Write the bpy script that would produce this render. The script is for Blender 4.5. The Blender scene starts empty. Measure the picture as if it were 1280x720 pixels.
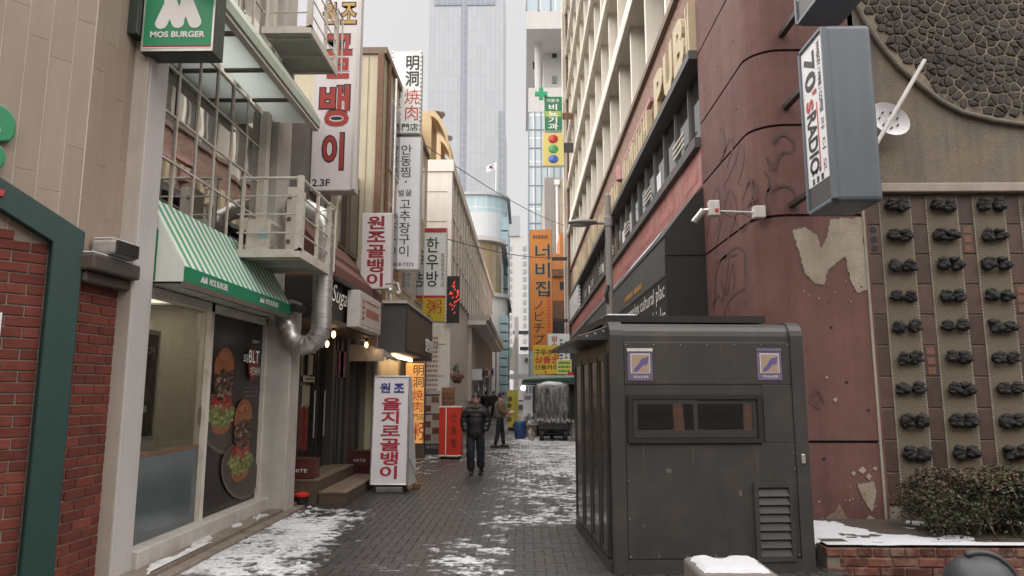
import bpy, bmesh, math, random
import numpy as np
from mathutils import Vector, Matrix, noise
R = math.radians
rnd = random.Random(7)
sc = bpy.context.scene
C = sc.collection

# ---------------------------------------------------------------- camera, sky, sun, exposure
FPX = 870.0                              # focal length in pixels of the 1280 px wide photograph
PIT = math.atan(128 / FPX)
YAW = math.atan(15 / math.hypot(FPX, 128))
EYE = 1.7
cam = bpy.data.cameras.new('camera')
cam.sensor_width = 36.0
cam.lens = FPX / 1280 * 36
cam.clip_start = 0.05
cam.clip_end = 2000
cam_o = bpy.data.objects.new('camera', cam)
C.objects.link(cam_o)
cam_o.location = (0, 0, EYE)
cam_o.rotation_euler = (math.pi / 2 + PIT, 0, YAW)
sc.camera = cam_o

SUN_EL, SUN_AZ = 75.0, -135.0            # soft winter daylight from high on the left, behind the viewer
w = bpy.data.worlds.new('World')
sc.world = w
w.use_nodes = True
wn = w.node_tree
wn.nodes.clear()
sky = wn.nodes.new('ShaderNodeTexSky')
sky.sky_type = 'NISHITA'
sky.sun_disc = False
sky.sun_elevation = R(SUN_EL)
sky.sun_rotation = R(SUN_AZ)
sky.air_density = 1.0
sky.dust_density = 4.0
hs = wn.nodes.new('ShaderNodeHueSaturation')
hs.inputs['Saturation'].default_value = 0.10
sc_ = wn.nodes.new('ShaderNodeVectorMath'); sc_.operation = 'SCALE'; sc_.inputs['Scale'].default_value = 0.06
mx = wn.nodes.new('ShaderNodeMixRGB')
mx.inputs['Fac'].default_value = 0.9     # a closed, even cloud layer
mx.inputs['Color2'].default_value = (0.470, 0.463, 0.468, 1)
bg = wn.nodes.new('ShaderNodeBackground'); bg.inputs['Strength'].default_value = 1.0
wo = wn.nodes.new('ShaderNodeOutputWorld')
wn.links.new(sky.outputs[0], hs.inputs['Color'])
wn.links.new(hs.outputs[0], sc_.inputs[0])
wn.links.new(sc_.outputs[0], mx.inputs['Color1'])
tcw = wn.nodes.new('ShaderNodeTexCoord'); nzw = wn.nodes.new('ShaderNodeTexNoise'); nzw.inputs['Scale'].default_value = 2.2; nzw.inputs['Detail'].default_value = 4
mrw = wn.nodes.new('ShaderNodeMapRange'); mrw.inputs[1].default_value = 0.3; mrw.inputs[2].default_value = 0.7; mrw.inputs[3].default_value = 0.965; mrw.inputs[4].default_value = 1.035   # faint cloud tone
scw = wn.nodes.new('ShaderNodeVectorMath'); scw.operation = 'SCALE'
wn.links.new(tcw.outputs['Generated'], nzw.inputs['Vector']); wn.links.new(nzw.outputs['Fac'], mrw.inputs[0]); wn.links.new(mx.outputs[0], scw.inputs[0]); wn.links.new(mrw.outputs[0], scw.inputs['Scale'])
wn.links.new(scw.outputs[0], bg.inputs['Color'])
wn.links.new(bg.outputs[0], wo.inputs['Surface'])

sl = bpy.data.lights.new('sun', 'SUN')
sl.energy = 4.4
sl.angle = R(140)
sl.color = (1.0, 0.945, 0.885)
so = bpy.data.objects.new('sun', sl)
C.objects.link(so)
_d = Vector((math.sin(R(SUN_AZ)) * math.cos(R(SUN_EL)), math.cos(R(SUN_AZ)) * math.cos(R(SUN_EL)), math.sin(R(SUN_EL))))
so.rotation_euler = (-_d).to_track_quat('-Z', 'Y').to_euler()
so.location = (0, 20, 40)

sc.view_settings.view_transform = 'Standard'
sc.view_settings.look = 'None'
sc.view_settings.exposure = 0.8
sc.view_settings.gamma = 1.0
sc.cycles.max_bounces = 7
sc.cycles.diffuse_bounces = 4
sc.cycles.glossy_bounces = 3
sc.cycles.transparent_max_bounces = 12
sc.cycles.volume_bounces = 0
sc.cycles.sample_clamp_indirect = 4.0
sc.cycles.use_denoising = True

# ---------------------------------------------------------------- layout helpers (photo pixel -> point on a real plane)
def ray(px, py):
    x, z, y = (px - 640) / FPX, -(py - 360) / FPX, 1.0
    c, s = math.cos(PIT), math.sin(PIT)
    y, z = y * c - z * s, y * s + z * c
    c, s = math.cos(YAW), math.sin(YAW)
    return Vector((x * c - y * s, x * s + y * c, z))
def onY(px, py, y):
    r = ray(px, py); return Vector((0, 0, EYE)) + r * (y / r.y)
def onX(px, py, x):
    r = ray(px, py); return Vector((0, 0, EYE)) + r * (x / r.x)
def onZ(px, py, z=0):
    r = ray(px, py); return Vector((0, 0, EYE)) + r * ((z - EYE) / r.z)

# ---------------------------------------------------------------- materials
MATS = {}
def pm(name, col=None, rough=0.7, var=0.12, scale=3.0, bump=0.0, bscale=60.0, metal=0.0, streak=0.0, dirt=None, damt=0.0,
       dscale=1.2, rnd_=0.0, spec=0.5, emit=None, estr=0.0, alpha=1.0):
    """procedural material: base colour with noise variation, optional rain streaks, dirt patches, per-object variation and fine relief"""
    if name in MATS: return MATS[name]
    m = bpy.data.materials.new(name); m.use_nodes = True
    nt = m.node_tree; N = nt.nodes.new; L = nt.links.new
    b = nt.nodes['Principled BSDF']
    b.inputs['Roughness'].default_value = rough
    b.inputs['Metallic'].default_value = metal
    b.inputs['Specular IOR Level'].default_value = spec
    geo = N('ShaderNodeNewGeometry')
    col4 = (col[0], col[1], col[2], 1)
    n1 = N('ShaderNodeTexNoise'); n1.inputs['Scale'].default_value = scale; n1.inputs['Detail'].default_value = 6; n1.inputs['Roughness'].default_value = 0.65
    L(geo.outputs['Position'], n1.inputs['Vector'])
    mr = N('ShaderNodeMapRange'); mr.inputs[1].default_value = 0.25; mr.inputs[2].default_value = 0.75
    mr.inputs[3].default_value = 1 - var; mr.inputs[4].default_value = 1 + var
    L(n1.outputs['Fac'], mr.inputs[0])
    cur = mr.outputs[0]
    if streak:
        mp = N('ShaderNodeMapping'); mp.inputs['Scale'].default_value = (6, 6, 0.35)
        L(geo.outputs['Position'], mp.inputs['Vector'])
        n2 = N('ShaderNodeTexNoise'); n2.inputs['Scale'].default_value = 1.6; n2.inputs['Detail'].default_value = 4
        L(mp.outputs[0], n2.inputs['Vector'])
        m2 = N('ShaderNodeMapRange'); m2.inputs[1].default_value = 0.3; m2.inputs[2].default_value = 0.62
        m2.inputs[3].default_value = 1 - streak; m2.inputs[4].default_value = 1.0
        L(n2.outputs['Fac'], m2.inputs[0])
        mu = N('ShaderNodeMath'); mu.operation = 'MULTIPLY'; L(cur, mu.inputs[0]); L(m2.outputs[0], mu.inputs[1]); cur = mu.outputs[0]
    if rnd_:
        oi = N('ShaderNodeObjectInfo')
        m3 = N('ShaderNodeMapRange'); m3.inputs[3].default_value = 1 - rnd_; m3.inputs[4].default_value = 1 + rnd_
        L(oi.outputs['Random'], m3.inputs[0])
        mu = N('ShaderNodeMath'); mu.operation = 'MULTIPLY'; L(cur, mu.inputs[0]); L(m3.outputs[0], mu.inputs[1]); cur = mu.outputs[0]
    sc1 = N('ShaderNodeVectorMath'); sc1.operation = 'SCALE'; sc1.inputs[0].default_value = col
    L(cur, sc1.inputs['Scale'])
    out = sc1.outputs[0]
    if dirt:
        n3 = N('ShaderNodeTexNoise'); n3.inputs['Scale'].default_value = dscale; n3.inputs['Detail'].default_value = 8; n3.inputs['Roughness'].default_value = 0.7
        L(geo.outputs['Position'], n3.inputs['Vector'])
        m4 = N('ShaderNodeMapRange'); m4.inputs[1].default_value = 0.48; m4.inputs[2].default_value = 0.68
        m4.inputs[3].default_value = 0; m4.inputs[4].default_value = damt
        L(n3.outputs['Fac'], m4.inputs[0])
        mix = N('ShaderNodeMixRGB'); mix.inputs['Color2'].default_value = (*dirt, 1)
        L(m4.outputs[0], mix.inputs['Fac']); L(out, mix.inputs['Color1']); out = mix.outputs[0]
    L(out, b.inputs['Base Color'])
    if bump:
        n4 = N('ShaderNodeTexNoise'); n4.inputs['Scale'].default_value = bscale; n4.inputs['Detail'].default_value = 5
        L(geo.outputs['Position'], n4.inputs['Vector'])
        bp = N('ShaderNodeBump'); bp.inputs['Strength'].default_value = bump; bp.inputs['Distance'].default_value = 0.01
        L(n4.outputs['Fac'], bp.inputs['Height']); L(bp.outputs[0], b.inputs['Normal'])
    if emit:
        b.inputs['Emission Color'].default_value = (*emit, 1); b.inputs['Emission Strength'].default_value = estr
    MATS[name] = m
    return m

def glass(name, tint=(0.8, 0.85, 0.85), refl=0.12, rough=0.03, clear=0.8, top=0.85):
    """window glass: mirror reflection by Fresnel over a tinted see-through film"""
    if name in MATS: return MATS[name]
    m = bpy.data.materials.new(name); m.use_nodes = True
    nt = m.node_tree; nt.nodes.clear(); N = nt.nodes.new; L = nt.links.new
    t = N('ShaderNodeBsdfTransparent'); t.inputs[0].default_value = (*[c * clear for c in tint], 1)
    g = N('ShaderNodeBsdfGlossy'); g.inputs['Roughness'].default_value = rough; g.inputs['Color'].default_value = (0.9, 0.9, 0.9, 1)
    lw = N('ShaderNodeLayerWeight'); lw.inputs['Blend'].default_value = 0.22
    mr = N('ShaderNodeMapRange'); mr.inputs[3].default_value = refl; mr.inputs[4].default_value = top
    L(lw.outputs['Fresnel'], mr.inputs[0])
    mix = N('ShaderNodeMixShader'); L(mr.outputs[0], mix.inputs[0]); L(t.outputs[0], mix.inputs[1]); L(g.outputs[0], mix.inputs[2])
    geo = N('ShaderNodeNewGeometry')
    n = N('ShaderNodeTexNoise'); n.inputs['Scale'].default_value = 1.3
    L(geo.outputs['Position'], n.inputs['Vector'])
    bp = N('ShaderNodeBump'); bp.inputs['Strength'].default_value = 0.035; bp.inputs['Distance'].default_value = 0.05
    L(n.outputs['Fac'], bp.inputs['Height']); L(bp.outputs[0], g.inputs['Normal'])
    o = N('ShaderNodeOutputMaterial'); L(mix.outputs[0], o.inputs['Surface'])
    MATS[name] = m
    return m

# ---------------------------------------------------------------- mesh builder
class MB:
    def __init__(s): s.v = []; s.f = []; s.smooth = False
    def add(s, vs, fs):
        k = len(s.v); s.v += [tuple(v) for v in vs]; s.f += [tuple(i + k for i in f) for f in fs]; return s
    def box(s, x0, x1, y0, y1, z0, z1):
        x0, x1 = sorted((x0, x1)); y0, y1 = sorted((y0, y1)); z0, z1 = sorted((z0, z1))
        return s.add([(x0,y0,z0),(x1,y0,z0),(x1,y1,z0),(x0,y1,z0),(x0,y0,z1),(x1,y0,z1),(x1,y1,z1),(x0,y1,z1)],
                     [(0,3,2,1),(4,5,6,7),(0,1,5,4),(1,2,6,5),(2,3,7,6),(3,0,4,7)])
    def quad(s, a, b, c, d): return s.add([a, b, c, d], [(0, 1, 2, 3)])
    def poly(s, pts): return s.add(pts, [tuple(range(len(pts)))])
    def prism(s, prof, ax, a0, a1):
        """profile (list of 2D points) extruded along axis ax ('x','y','z') from a0 to a1"""
        def p(u, v, a): return {'x': (a, u, v), 'y': (u, a, v), 'z': (u, v, a)}[ax]
        n = len(prof)
        vs = [p(u, v, a0) for u, v in prof] + [p(u, v, a1) for u, v in prof]
        fs = [(i, (i + 1) % n, n + (i + 1) % n, n + i) for i in range(n)] + [tuple(range(n))[::-1], tuple(range(n, 2 * n))]
        return s.add(vs, fs)
    def tube(s, pts, r, n=8, caps=True):
        pts = [Vector(p) for p in pts]; rs = r if isinstance(r, (list, tuple)) else [r] * len(pts)
        vs = []; fs = []; up = None
        for i, p in enumerate(pts):
            d = (pts[min(i + 1, len(pts) - 1)] - pts[max(i - 1, 0)]).normalized()
            if up is None:
                up = Vector((0, 0, 1)) if abs(d.z) < 0.9 else Vector((1, 0, 0))
            a = d.cross(up).normalized(); bb = a.cross(d).normalized(); up = bb
            for k in range(n):
                t = 2 * math.pi * k / n
                vs.append(p + (a * math.cos(t) + bb * math.sin(t)) * rs[i])
        for i in range(len(pts) - 1):
            for k in range(n):
                fs.append((i*n + k, i*n + (k+1) % n, (i+1)*n + (k+1) % n, (i+1)*n + k))
        if caps: fs += [tuple(range(n))[::-1], tuple(range((len(pts)-1)*n, len(pts)*n))]
        return s.add(vs, fs)
    def lathe(s, prof, cx, cy, n=16):
        vs = []; fs = []
        for r, z in prof:
            for k in range(n):
                t = 2 * math.pi * k / n; vs.append((cx + r * math.cos(t), cy + r * math.sin(t), z))
        for i in range(len(prof) - 1):
            for k in range(n): fs.append((i*n+k, i*n+(k+1) % n, (i+1)*n+(k+1) % n, (i+1)*n+k))
        fs += [tuple(range(n))[::-1], tuple(range((len(prof)-1)*n, len(prof)*n))]
        return s.add(vs, fs)
    def blob(s, c, r, seg=10, ring=7, amp=0.0, seed=0):
        c = Vector(c); vs = []; fs = []
        rx, ry, rz = r if isinstance(r, (tuple, list)) else (r, r, r)
        for i in range(1, ring):
            th = math.pi * i / ring
            for k in range(seg):
                ph = 2 * math.pi * k / seg
                d = Vector((math.sin(th) * math.cos(ph), math.sin(th) * math.sin(ph), math.cos(th)))
                q = 1 + amp * noise.noise(d * 2.1 + Vector((seed * 3.7, seed, -seed)))
                vs.append(c + Vector((d.x * rx * q, d.y * ry * q, d.z * rz * q)))
        t = len(vs); vs += [c + Vector((0, 0, rz)), c - Vector((0, 0, rz))]
        for i in range(ring - 2):
            for k in range(seg): fs.append((i*seg+k, (i+1)*seg+k, (i+1)*seg+(k+1) % seg, i*seg+(k+1) % seg))
        for k in range(seg):
            fs.append((t, k, (k+1) % seg)); j = (ring-2)*seg; fs.append((t+1, j+(k+1) % seg, j+k))
        return s.add(vs, fs)
    def xf(s, M):
        s.v = [tuple(M @ Vector(v)) for v in s.v]; return s
    def mesh(s, name, mat, bev=0.0, smooth=False, seg=2, off=(0, 0, 0)):
        me = bpy.data.meshes.new(name)
        me.from_pydata([(v[0]-off[0], v[1]-off[1], v[2]-off[2]) for v in s.v], [], s.f)
        if bev:
            bm = bmesh.new(); bm.from_mesh(me)
            bmesh.ops.bevel(bm, geom=list(bm.edges), offset=bev, segments=seg, affect='EDGES', profile=0.5, clamp_overlap=True)
            bm.to_mesh(me); bm.free()
        for m in (mat if isinstance(mat, (list, tuple)) else [mat]): me.materials.append(m)
        if smooth:
            for p in me.polygons: p.use_smooth = True
        me.update()
        return me
    def build(s, name, mat, parent=None, bev=0.0, smooth=False, seg=2, label=None):
        if parent is None:
            a = np.array(s.v); off = ((a[:,0].min()+a[:,0].max())/2, (a[:,1].min()+a[:,1].max())/2, a[:,2].min())
        else:
            off = (0, 0, 0) if parent.get('_loc') else base(parent)
        o = bpy.data.objects.new(name, s.mesh(name, mat, bev, smooth, seg, off)); C.objects.link(o)
        if parent is None: o.location = off
        else: o.parent = parent
        if label: o['label'] = label
        return o
BASE = {}
def base(p):
    """world position of an object's origin (parents here are never rotated unless they are marked local)"""
    x, y, z = 0, 0, 0
    while p:
        x += p.location.x; y += p.location.y; z += p.location.z; p = p.parent
    return (x, y, z)
LOCAL = set()
def thing(name, label, cat, loc, group=None, rz=0.0, local=False):
    o = bpy.data.objects.new(name, None); C.objects.link(o); o.empty_display_size = 0.2
    o.location = loc; o.rotation_euler.z = rz; o['label'] = label; o['category'] = cat
    if group: o['group'] = group
    if local: LOCAL.add(o.name)
    return o
_mb_build = MB.build
def _build(s, name, mat, parent=None, bev=0.0, smooth=False, seg=2, label=None):
    """as above; parts of a local thing are given in that thing's own coordinates"""
    p = parent
    while p and p.parent: p = p.parent
    if p is not None and p.name in LOCAL:
        x = y = z = 0; q = parent
        while q is not p: x += q.location.x; y += q.location.y; z += q.location.z; q = q.parent
        o = bpy.data.objects.new(name, s.mesh(name, mat, bev, smooth, seg, (x, y, z))); C.objects.link(o); o.parent = parent
        if label: o['label'] = label
        return o
    return _mb_build(s, name, mat, parent, bev, smooth, seg, label)
MB.build = _build
def tag(o, label, cat, group=None):
    o['label'] = label; o['category'] = cat
    if group: o['group'] = group
    return o
def struct(o): o['kind'] = 'structure'; return o
def piece(me, name, loc, parent, rot=(0, 0, 0), scl=(1, 1, 1)):
    o = bpy.data.objects.new(name, me); C.objects.link(o); o.parent = parent
    b = base(parent)
    o.location = (loc[0]-b[0], loc[1]-b[1], loc[2]-b[2]); o.rotation_euler = rot; o.scale = scl
    return o
def dup(o, loc, label=None, rz=None, parent=None):
    c = o.copy(); C.objects.link(c); c.parent = parent
    if parent is None: c.location = loc
    if label: c['label'] = label
    if rz is not None: c.rotation_euler.z = rz
    for ch in list(o.children): dup(ch, None, parent=c)
    return c
def B(*a): return MB().box(*a)

# ---------------------------------------------------------------- lettering
def text(s, mat, parent, o, right, up, w, h, bold=0.0, depth=0.004, name='lettering', stack=False, shear=0.0, spacing=1.0, keep=False, lines=1.0):
    """lettering filled into a w x h rectangle whose lower left corner is o, on the plane spanned by right and up"""
    cu = bpy.data.curves.new('lettering', 'FONT')
    cu.body = '\n'.join(s) if stack else s
    cu.align_x = 'CENTER'; cu.size = 1; cu.offset = bold; cu.shear = shear; cu.space_character = spacing; cu.space_line = lines
    cu.resolution_u = 3; cu.extrude = 0.0
    t = bpy.data.objects.new('t', cu); C.objects.link(t)
    me0 = bpy.data.meshes.new_from_object(t)
    vs = np.array([v.co[:] for v in me0.vertices]); fs = [tuple(p.vertices) for p in me0.polygons]
    bpy.data.objects.remove(t); bpy.data.curves.remove(cu); bpy.data.meshes.remove(me0)
    if len(vs) == 0: return None
    lo, hi = vs.min(0), vs.max(0)
    sx, sy = w / max(hi[0]-lo[0], 1e-6), h / max(hi[1]-lo[1], 1e-6)
    ox = oy = 0.0
    if keep:
        k = min(sx, sy); ox = (w - k*(hi[0]-lo[0]))/2; oy = (h - k*(hi[1]-lo[1]))/2; sx = sy = k
    o = Vector(o); right = Vector(right).normalized(); up = Vector(up).normalized(); nrm = right.cross(up)
    m = MB()
    flat = [o + right*((v[0]-lo[0])*sx + ox) + up*((v[1]-lo[1])*sy + oy) for v in vs]
    n = len(flat)
    m.v = [tuple(p + nrm*depth) for p in flat]
    m.f = [f for f in fs]
    if depth > 0.012:                     # raised letters get sides
        m.v += [tuple(p) for p in flat]
        from collections import Counter
        ed = Counter(); 
        for f in fs:
            for i in range(len(f)): ed[tuple(sorted((f[i], f[(i+1) % len(f)])))] += 1
        for (a, b_), c in ed.items():
            if c == 1: m.f.append((a, b_, b_+n, a+n))
    return m.build(name, mat, parent)
def marks(parent, mat, o, right, up, w, h, n, seed=0, name='small_print', depth=0.004):
    """rows of short dashes for print too small to read"""
    r = random.Random(seed); m = MB(); o = Vector(o); right = Vector(right).normalized(); up = Vector(up).normalized(); nn = right.cross(up)*depth
    for i in range(n):
        z0 = h*(i+0.2)/n; z1 = h*(i+0.75)/n; x = 0
        while x < w:
            l = min(w*r.uniform(0.05, 0.2), w-x)
            m.quad(*[o+right*a+up*c+nn for a, c in ((x, z0), (x+l, z0), (x+l, z1), (x, z1))]); x += l + w*0.035
    ob = m.build(name, mat, parent); ob['kind'] = 'stuff'; return ob

# ---------------------------------------------------------------- palette
snow = pm('snow', (0.47, 0.48, 0.51), 0.85, 0.06, 8, bump=0.5, bscale=50)
white_paint = pm('white_paint', (0.62, 0.60, 0.58), 0.55, 0.08, 3, streak=0.15, dirt=(0.30, 0.25, 0.20), damt=0.35)
beige_paint = pm('beige_paint', (0.47, 0.42, 0.37), 0.6, 0.08, 3, streak=0.12)
cream_metal = pm('cream_metal', (0.58, 0.54, 0.48), 0.5, 0.1, 4, dirt=(0.25, 0.16, 0.10), damt=0.5, dscale=4)
dark_steel = pm('dark_steel', (0.035, 0.033, 0.031), 0.45, 0.2, 5)
black = pm('black', (0.018, 0.017, 0.017), 0.5, 0.2, 5)
red_print = pm('red_print', (0.42, 0.03, 0.03), 0.5, 0.1, 5)
dark_print = pm('dark_print', (0.02, 0.02, 0.022), 0.5, 0.1, 5)
blue_print = pm('blue_print', (0.03, 0.05, 0.25), 0.5, 0.1, 5)
white_print = pm('white_print', (0.75, 0.74, 0.72), 0.5, 0.05, 5)
sign_white = pm('sign_white', (0.76, 0.75, 0.78), 0.45, 0.05, 1.5, streak=0.06)
galv = pm('galvanised', (0.58, 0.56, 0.54), 0.36, 0.25, 9, metal=0.75)
rust = pm('rusty_brown', (0.16, 0.085, 0.05), 0.7, 0.25, 8)
dk_glass = pm('dark_window_glass', (0.03, 0.028, 0.026), 0.06, 0.1, 2, spec=0.7)
grey_concrete = pm('grey_concrete', (0.30, 0.28, 0.26), 0.85, 0.15, 4, bump=0.4, bscale=30, streak=0.15)
wood_dark = pm('dark_wood', (0.085, 0.062, 0.045), 0.65, 0.25, 12, bump=0.2, bscale=40)
# ================================================================ GROUND, PAVING, SNOW
def sstep(a, b, t):
    t = np.clip((np.asarray(t, float) - a) / (b - a), 0, 1); return t*t*(3-2*t)
def gz(x, y):
    """street level; it falls away towards the cross street in front and beside the planter"""
    x = np.asarray(x, float); y = np.asarray(y, float)
    return -0.36 * np.maximum(sstep(6.7, 5.0, y), sstep(2.86, 3.05, x) * sstep(9.3, 9.1, y))
def vnoise(x, y, seed):
    xi = np.floor(x).astype(np.int64); yi = np.floor(y).astype(np.int64); fx = x-xi; fy = y-yi
    fx = fx*fx*(3-2*fx); fy = fy*fy*(3-2*fy)
    def h(a, b):
        n = (a*374761393 + b*668265263 + seed*974634777) & 0x7fffffff
        n = ((n ^ (n >> 13))*1274126177) & 0x7fffffff
        return ((n ^ (n >> 16)) & 0xffff)/65535.0
    return (h(xi, yi)*(1-fx)+h(xi+1, yi)*fx)*(1-fy) + (h(xi, yi+1)*(1-fx)+h(xi+1, yi+1)*fx)*fy
def fbm(x, y, seed, o=5):
    t = 0; a = 0.5; s = 0
    for i in range(o):
        t = t + a*vnoise(x*2**i, y*2**i, seed+i); s += a; a *= 0.55
    return t/s
def grid_mesh(name, xs, ys, zf, mat, cull=None, attr=None):
    X, Y = np.meshgrid(xs, ys); Z = zf(X, Y)
    nx = len(xs); ny = len(ys)
    idx = np.arange(nx*ny).reshape(ny, nx)
    q = np.stack([idx[:-1, :-1], idx[:-1, 1:], idx[1:, 1:], idx[1:, :-1]], -1).reshape(-1, 4)
    if cull is not None:
        zz = Z.ravel()[q].max(1); q = q[zz > cull]
    me = bpy.data.meshes.new(name)
    V = np.stack([X.ravel(), Y.ravel(), Z.ravel()], -1)
    used = np.unique(q); mp = np.zeros(len(V), int); mp[used] = np.arange(len(used))
    me.from_pydata(V[used].tolist(), [], mp[q].tolist()); me.materials.append(mat); me.update()
    if attr:
        at = me.attributes.new('thickness', 'FLOAT', 'POINT'); at.data.foreach_set('value', attr(V[used][:, 0], V[used][:, 1]).astype(np.float32))
    o = bpy.data.objects.new(name, me); C.objects.link(o); return o

paver_m = pm('wet_paver', (0.038, 0.034, 0.032), 0.42, 0.3, 5, bump=0.35, bscale=45, rnd_=0.22, dirt=(0.035, 0.032, 0.03), damt=0.8, dscale=0.9)
joint_m = pm('sandy_joint', (0.052, 0.048, 0.046), 0.7, 0.3, 12, bump=0.3)
xs = sorted(set([-160, -80, -40, -20, -10, -6] + [round(-4 + 0.1*i, 3) for i in range(111)] + [9, 14, 25, 45, 90, 160]))
ys = sorted(set([-30, -10, 0, 3] + [round(4.5 + 0.1*i, 3) for i in range(56)] + [12, 16, 24, 40, 70, 120, 240, 600]))
ground = struct(grid_mesh('ground', xs, ys, lambda x, y: gz(x, y) - 0.010, joint_m))

# herringbone pavers: the nearest three hundred are pieces of their own, the rest one joined sheet
u = 0.102; g_ = 0.004
def paver_top(hor):
    a, b_ = (2*u-g_, u-g_) if hor else (u-g_, 2*u-g_)
    m = MB(); c = 0.005
    vs = [(g_, g_, -0.012), (a, g_, -0.012), (a, b_, -0.012), (g_, b_, -0.012), (g_+c, g_+c, 0), (a-c, g_+c, 0), (a-c, b_-c, 0), (g_+c, b_-c, 0)]
    return m.add(vs, [(4,5,6,7),(0,1,5,4),(1,2,6,5),(2,3,7,6),(3,0,4,7)])
pme = {h: paver_top(h).mesh('paver', paver_m) for h in (True, False)}
cells = []
for j in range(int(6.5/u), int(34/u)):
    for i in range(int(-3.25/u)-1, int(3.6/u)):
        t = (i - j) % 4
        x, y = i*u, j*u
        if t == 0: cells.append((y, x, True))
        elif t == 3: cells.append((y, x, False))
far = MB(); k = 0
ht, vt = paver_top(True), paver_top(False)
for y, x, hor in sorted(cells):
    if x < -3.2: continue
    if y > 9 and x > 2.9: continue
    tx, ty, tz = rnd.uniform(-0.012, 0.012), rnd.uniform(-0.012, 0.012), rnd.uniform(-0.0025, 0.0015)
    if k < 300 and y > 6.75 and -2.95 < x < 1.0:
        o = piece(pme[hor], 'paver', (x, y, float(gz(x, y)) + tz), ground, (ty*0.5, tx*0.5, 0)); k += 1
    else:
        z0 = float(gz(x, y))
        src = ht if hor else vt
        far.add([(vx+x, vy+y, vz+z0+tz+(vx*tx+vy*ty)*0.5) for vx, vy, vz in src.v], src.f)
o = far.build('paving', paver_m, ground); o['kind'] = 'stuff'

def cov(x, y):
    c = 0.29 + 0*x
    c = c + 0.27*sstep(-1.7, -2.5, x)*sstep(11.0, 9.0, y)                           # drift along the left kerb
    c = c - 0.03*sstep(-2.6, -2.2, x)*sstep(-0.2, -1.0, x)*sstep(13, 9, y)          # worn, wet lane
    c = c + 0.19*sstep(-1.8, -0.6, x)*sstep(10.4, 7.0, y)
    c = c + 0.17*sstep(-1.2, 0.35, x)*sstep(7.6, 10.5, y)                            # right-hand side towards the cart
    c = c + 0.08*sstep(12.0, 19.0, y)
    c = c - 0.5*sstep(-0.25, 0.22, x)*sstep(9.2, 9.0, y)*sstep(6.0, 6.4, y)          # swept before the kiosk door
    c = c - 0.12*sstep(-1.6, -2.4, x)*sstep(10.2, 10.8, y)*sstep(14.5, 13.5, y)
    c = c + 0.10*sstep(-1.9, -2.5, x)*sstep(14.0, 15.0, y)*sstep(24, 20, y)
    return c
def snow_d(x, y):
    n = fbm(x*1.5, y*1.35, 11, 6)
    n2 = vnoise(np.floor(x/0.102)*7.7, np.floor(y/0.102)*5.3, 3)
    n3 = 0.5*vnoise(x*9, y*13, 21)+0.5*vnoise(x*24, y*30, 22)
    jx = np.abs((x/u) % 1 - 0.5)*2; jy = np.abs((y/u) % 1 - 0.5)*2
    joint = np.maximum(sstep(0.80, 0.95, jx), sstep(0.80, 0.95, jy))
    n4 = fbm(x*5.5, y*5.5, 41, 4)
    d = cov(x, y) - (0.27*n + 0.23*n4 + 0.14*n2 + 0.32*n3) + 0.07*joint*(n4 < 0.6)
    return d
def snow_z(x, y):
    d = snow_d(x, y)
    return gz(x, y) + np.where(d > -0.035, np.clip(0.0030 + d*0.05, 0.0022, 0.014), -0.014 + np.maximum(d, -0.3)*0.02)
trod = pm('trodden_snow', (0.58, 0.58, 0.60), 0.8, 0.25, 6, bump=0.6, bscale=70, dirt=(0.26, 0.24, 0.23), damt=0.8, dscale=3.5)
def thin_snow():
    m = bpy.data.materials.new('thin_snow'); m.use_nodes = True; nt = m.node_tree; N = nt.nodes.new; L = nt.links.new; b = nt.nodes['Principled BSDF']
    b.inputs['Roughness'].default_value = 0.75
    at = N('ShaderNodeAttribute'); at.attribute_name = 'thickness'; geo = N('ShaderNodeNewGeometry'); n = N('ShaderNodeTexNoise'); n.inputs['Scale'].default_value = 26; n.inputs['Detail'].default_value = 6
    L(geo.outputs['Position'], n.inputs['Vector'])
    a = N('ShaderNodeMath'); a.operation = 'MULTIPLY_ADD'; a.inputs[1].default_value = 0.7; a.inputs[2].default_value = -0.35; L(n.outputs['Fac'], a.inputs[0])
    c = N('ShaderNodeMath'); c.operation = 'ADD'; c.use_clamp = True; L(a.outputs[0], c.inputs[0]); L(at.outputs['Fac'], c.inputs[1])
    r = N('ShaderNodeValToRGB'); r.color_ramp.elements[0].color = (0.075, 0.070, 0.068, 1); r.color_ramp.elements[1].color = (0.56, 0.57, 0.60, 1)
    e = r.color_ramp.elements.new(0.45); e.color = (0.24, 0.235, 0.24, 1)
    L(c.outputs[0], r.inputs[0]); L(r.outputs[0], b.inputs['Base Color'])
    bp = N('ShaderNodeBump'); bp.inputs['Strength'].default_value = 0.5; bp.inputs['Distance'].default_value = 0.01; L(n.outputs['Fac'], bp.inputs['Height']); L(bp.outputs[0], b.inputs['Normal'])
    return m
trod_thin = thin_snow()
for nm, x0, x1, dx, y0, y1, dy in (('n', -3.22, 2.95, 0.017, 6.5, 12.0, 0.02), ('m', -3.2, 3.0, 0.034, 12.0, 25.0, 0.05), ('f', -3.2, 3.0, 0.07, 25.0, 60.0, 0.12)):
    o = grid_mesh('snow', np.arange(x0, x1, dx), np.arange(y0, y1 + dy*0.5, dy), snow_z, trod_thin, cull=-0.0001, attr=lambda x, y: np.asarray(sstep(-0.035, 0.10, snow_d(x, y)))*(0.72+0.28*sstep(0.35, 0.6, fbm(x*2.2, y*2.2, 77))))
    o['kind'] = 'stuff'; tag(o, 'thin trodden snow lying in patches over the paving', 'snow')

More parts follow.
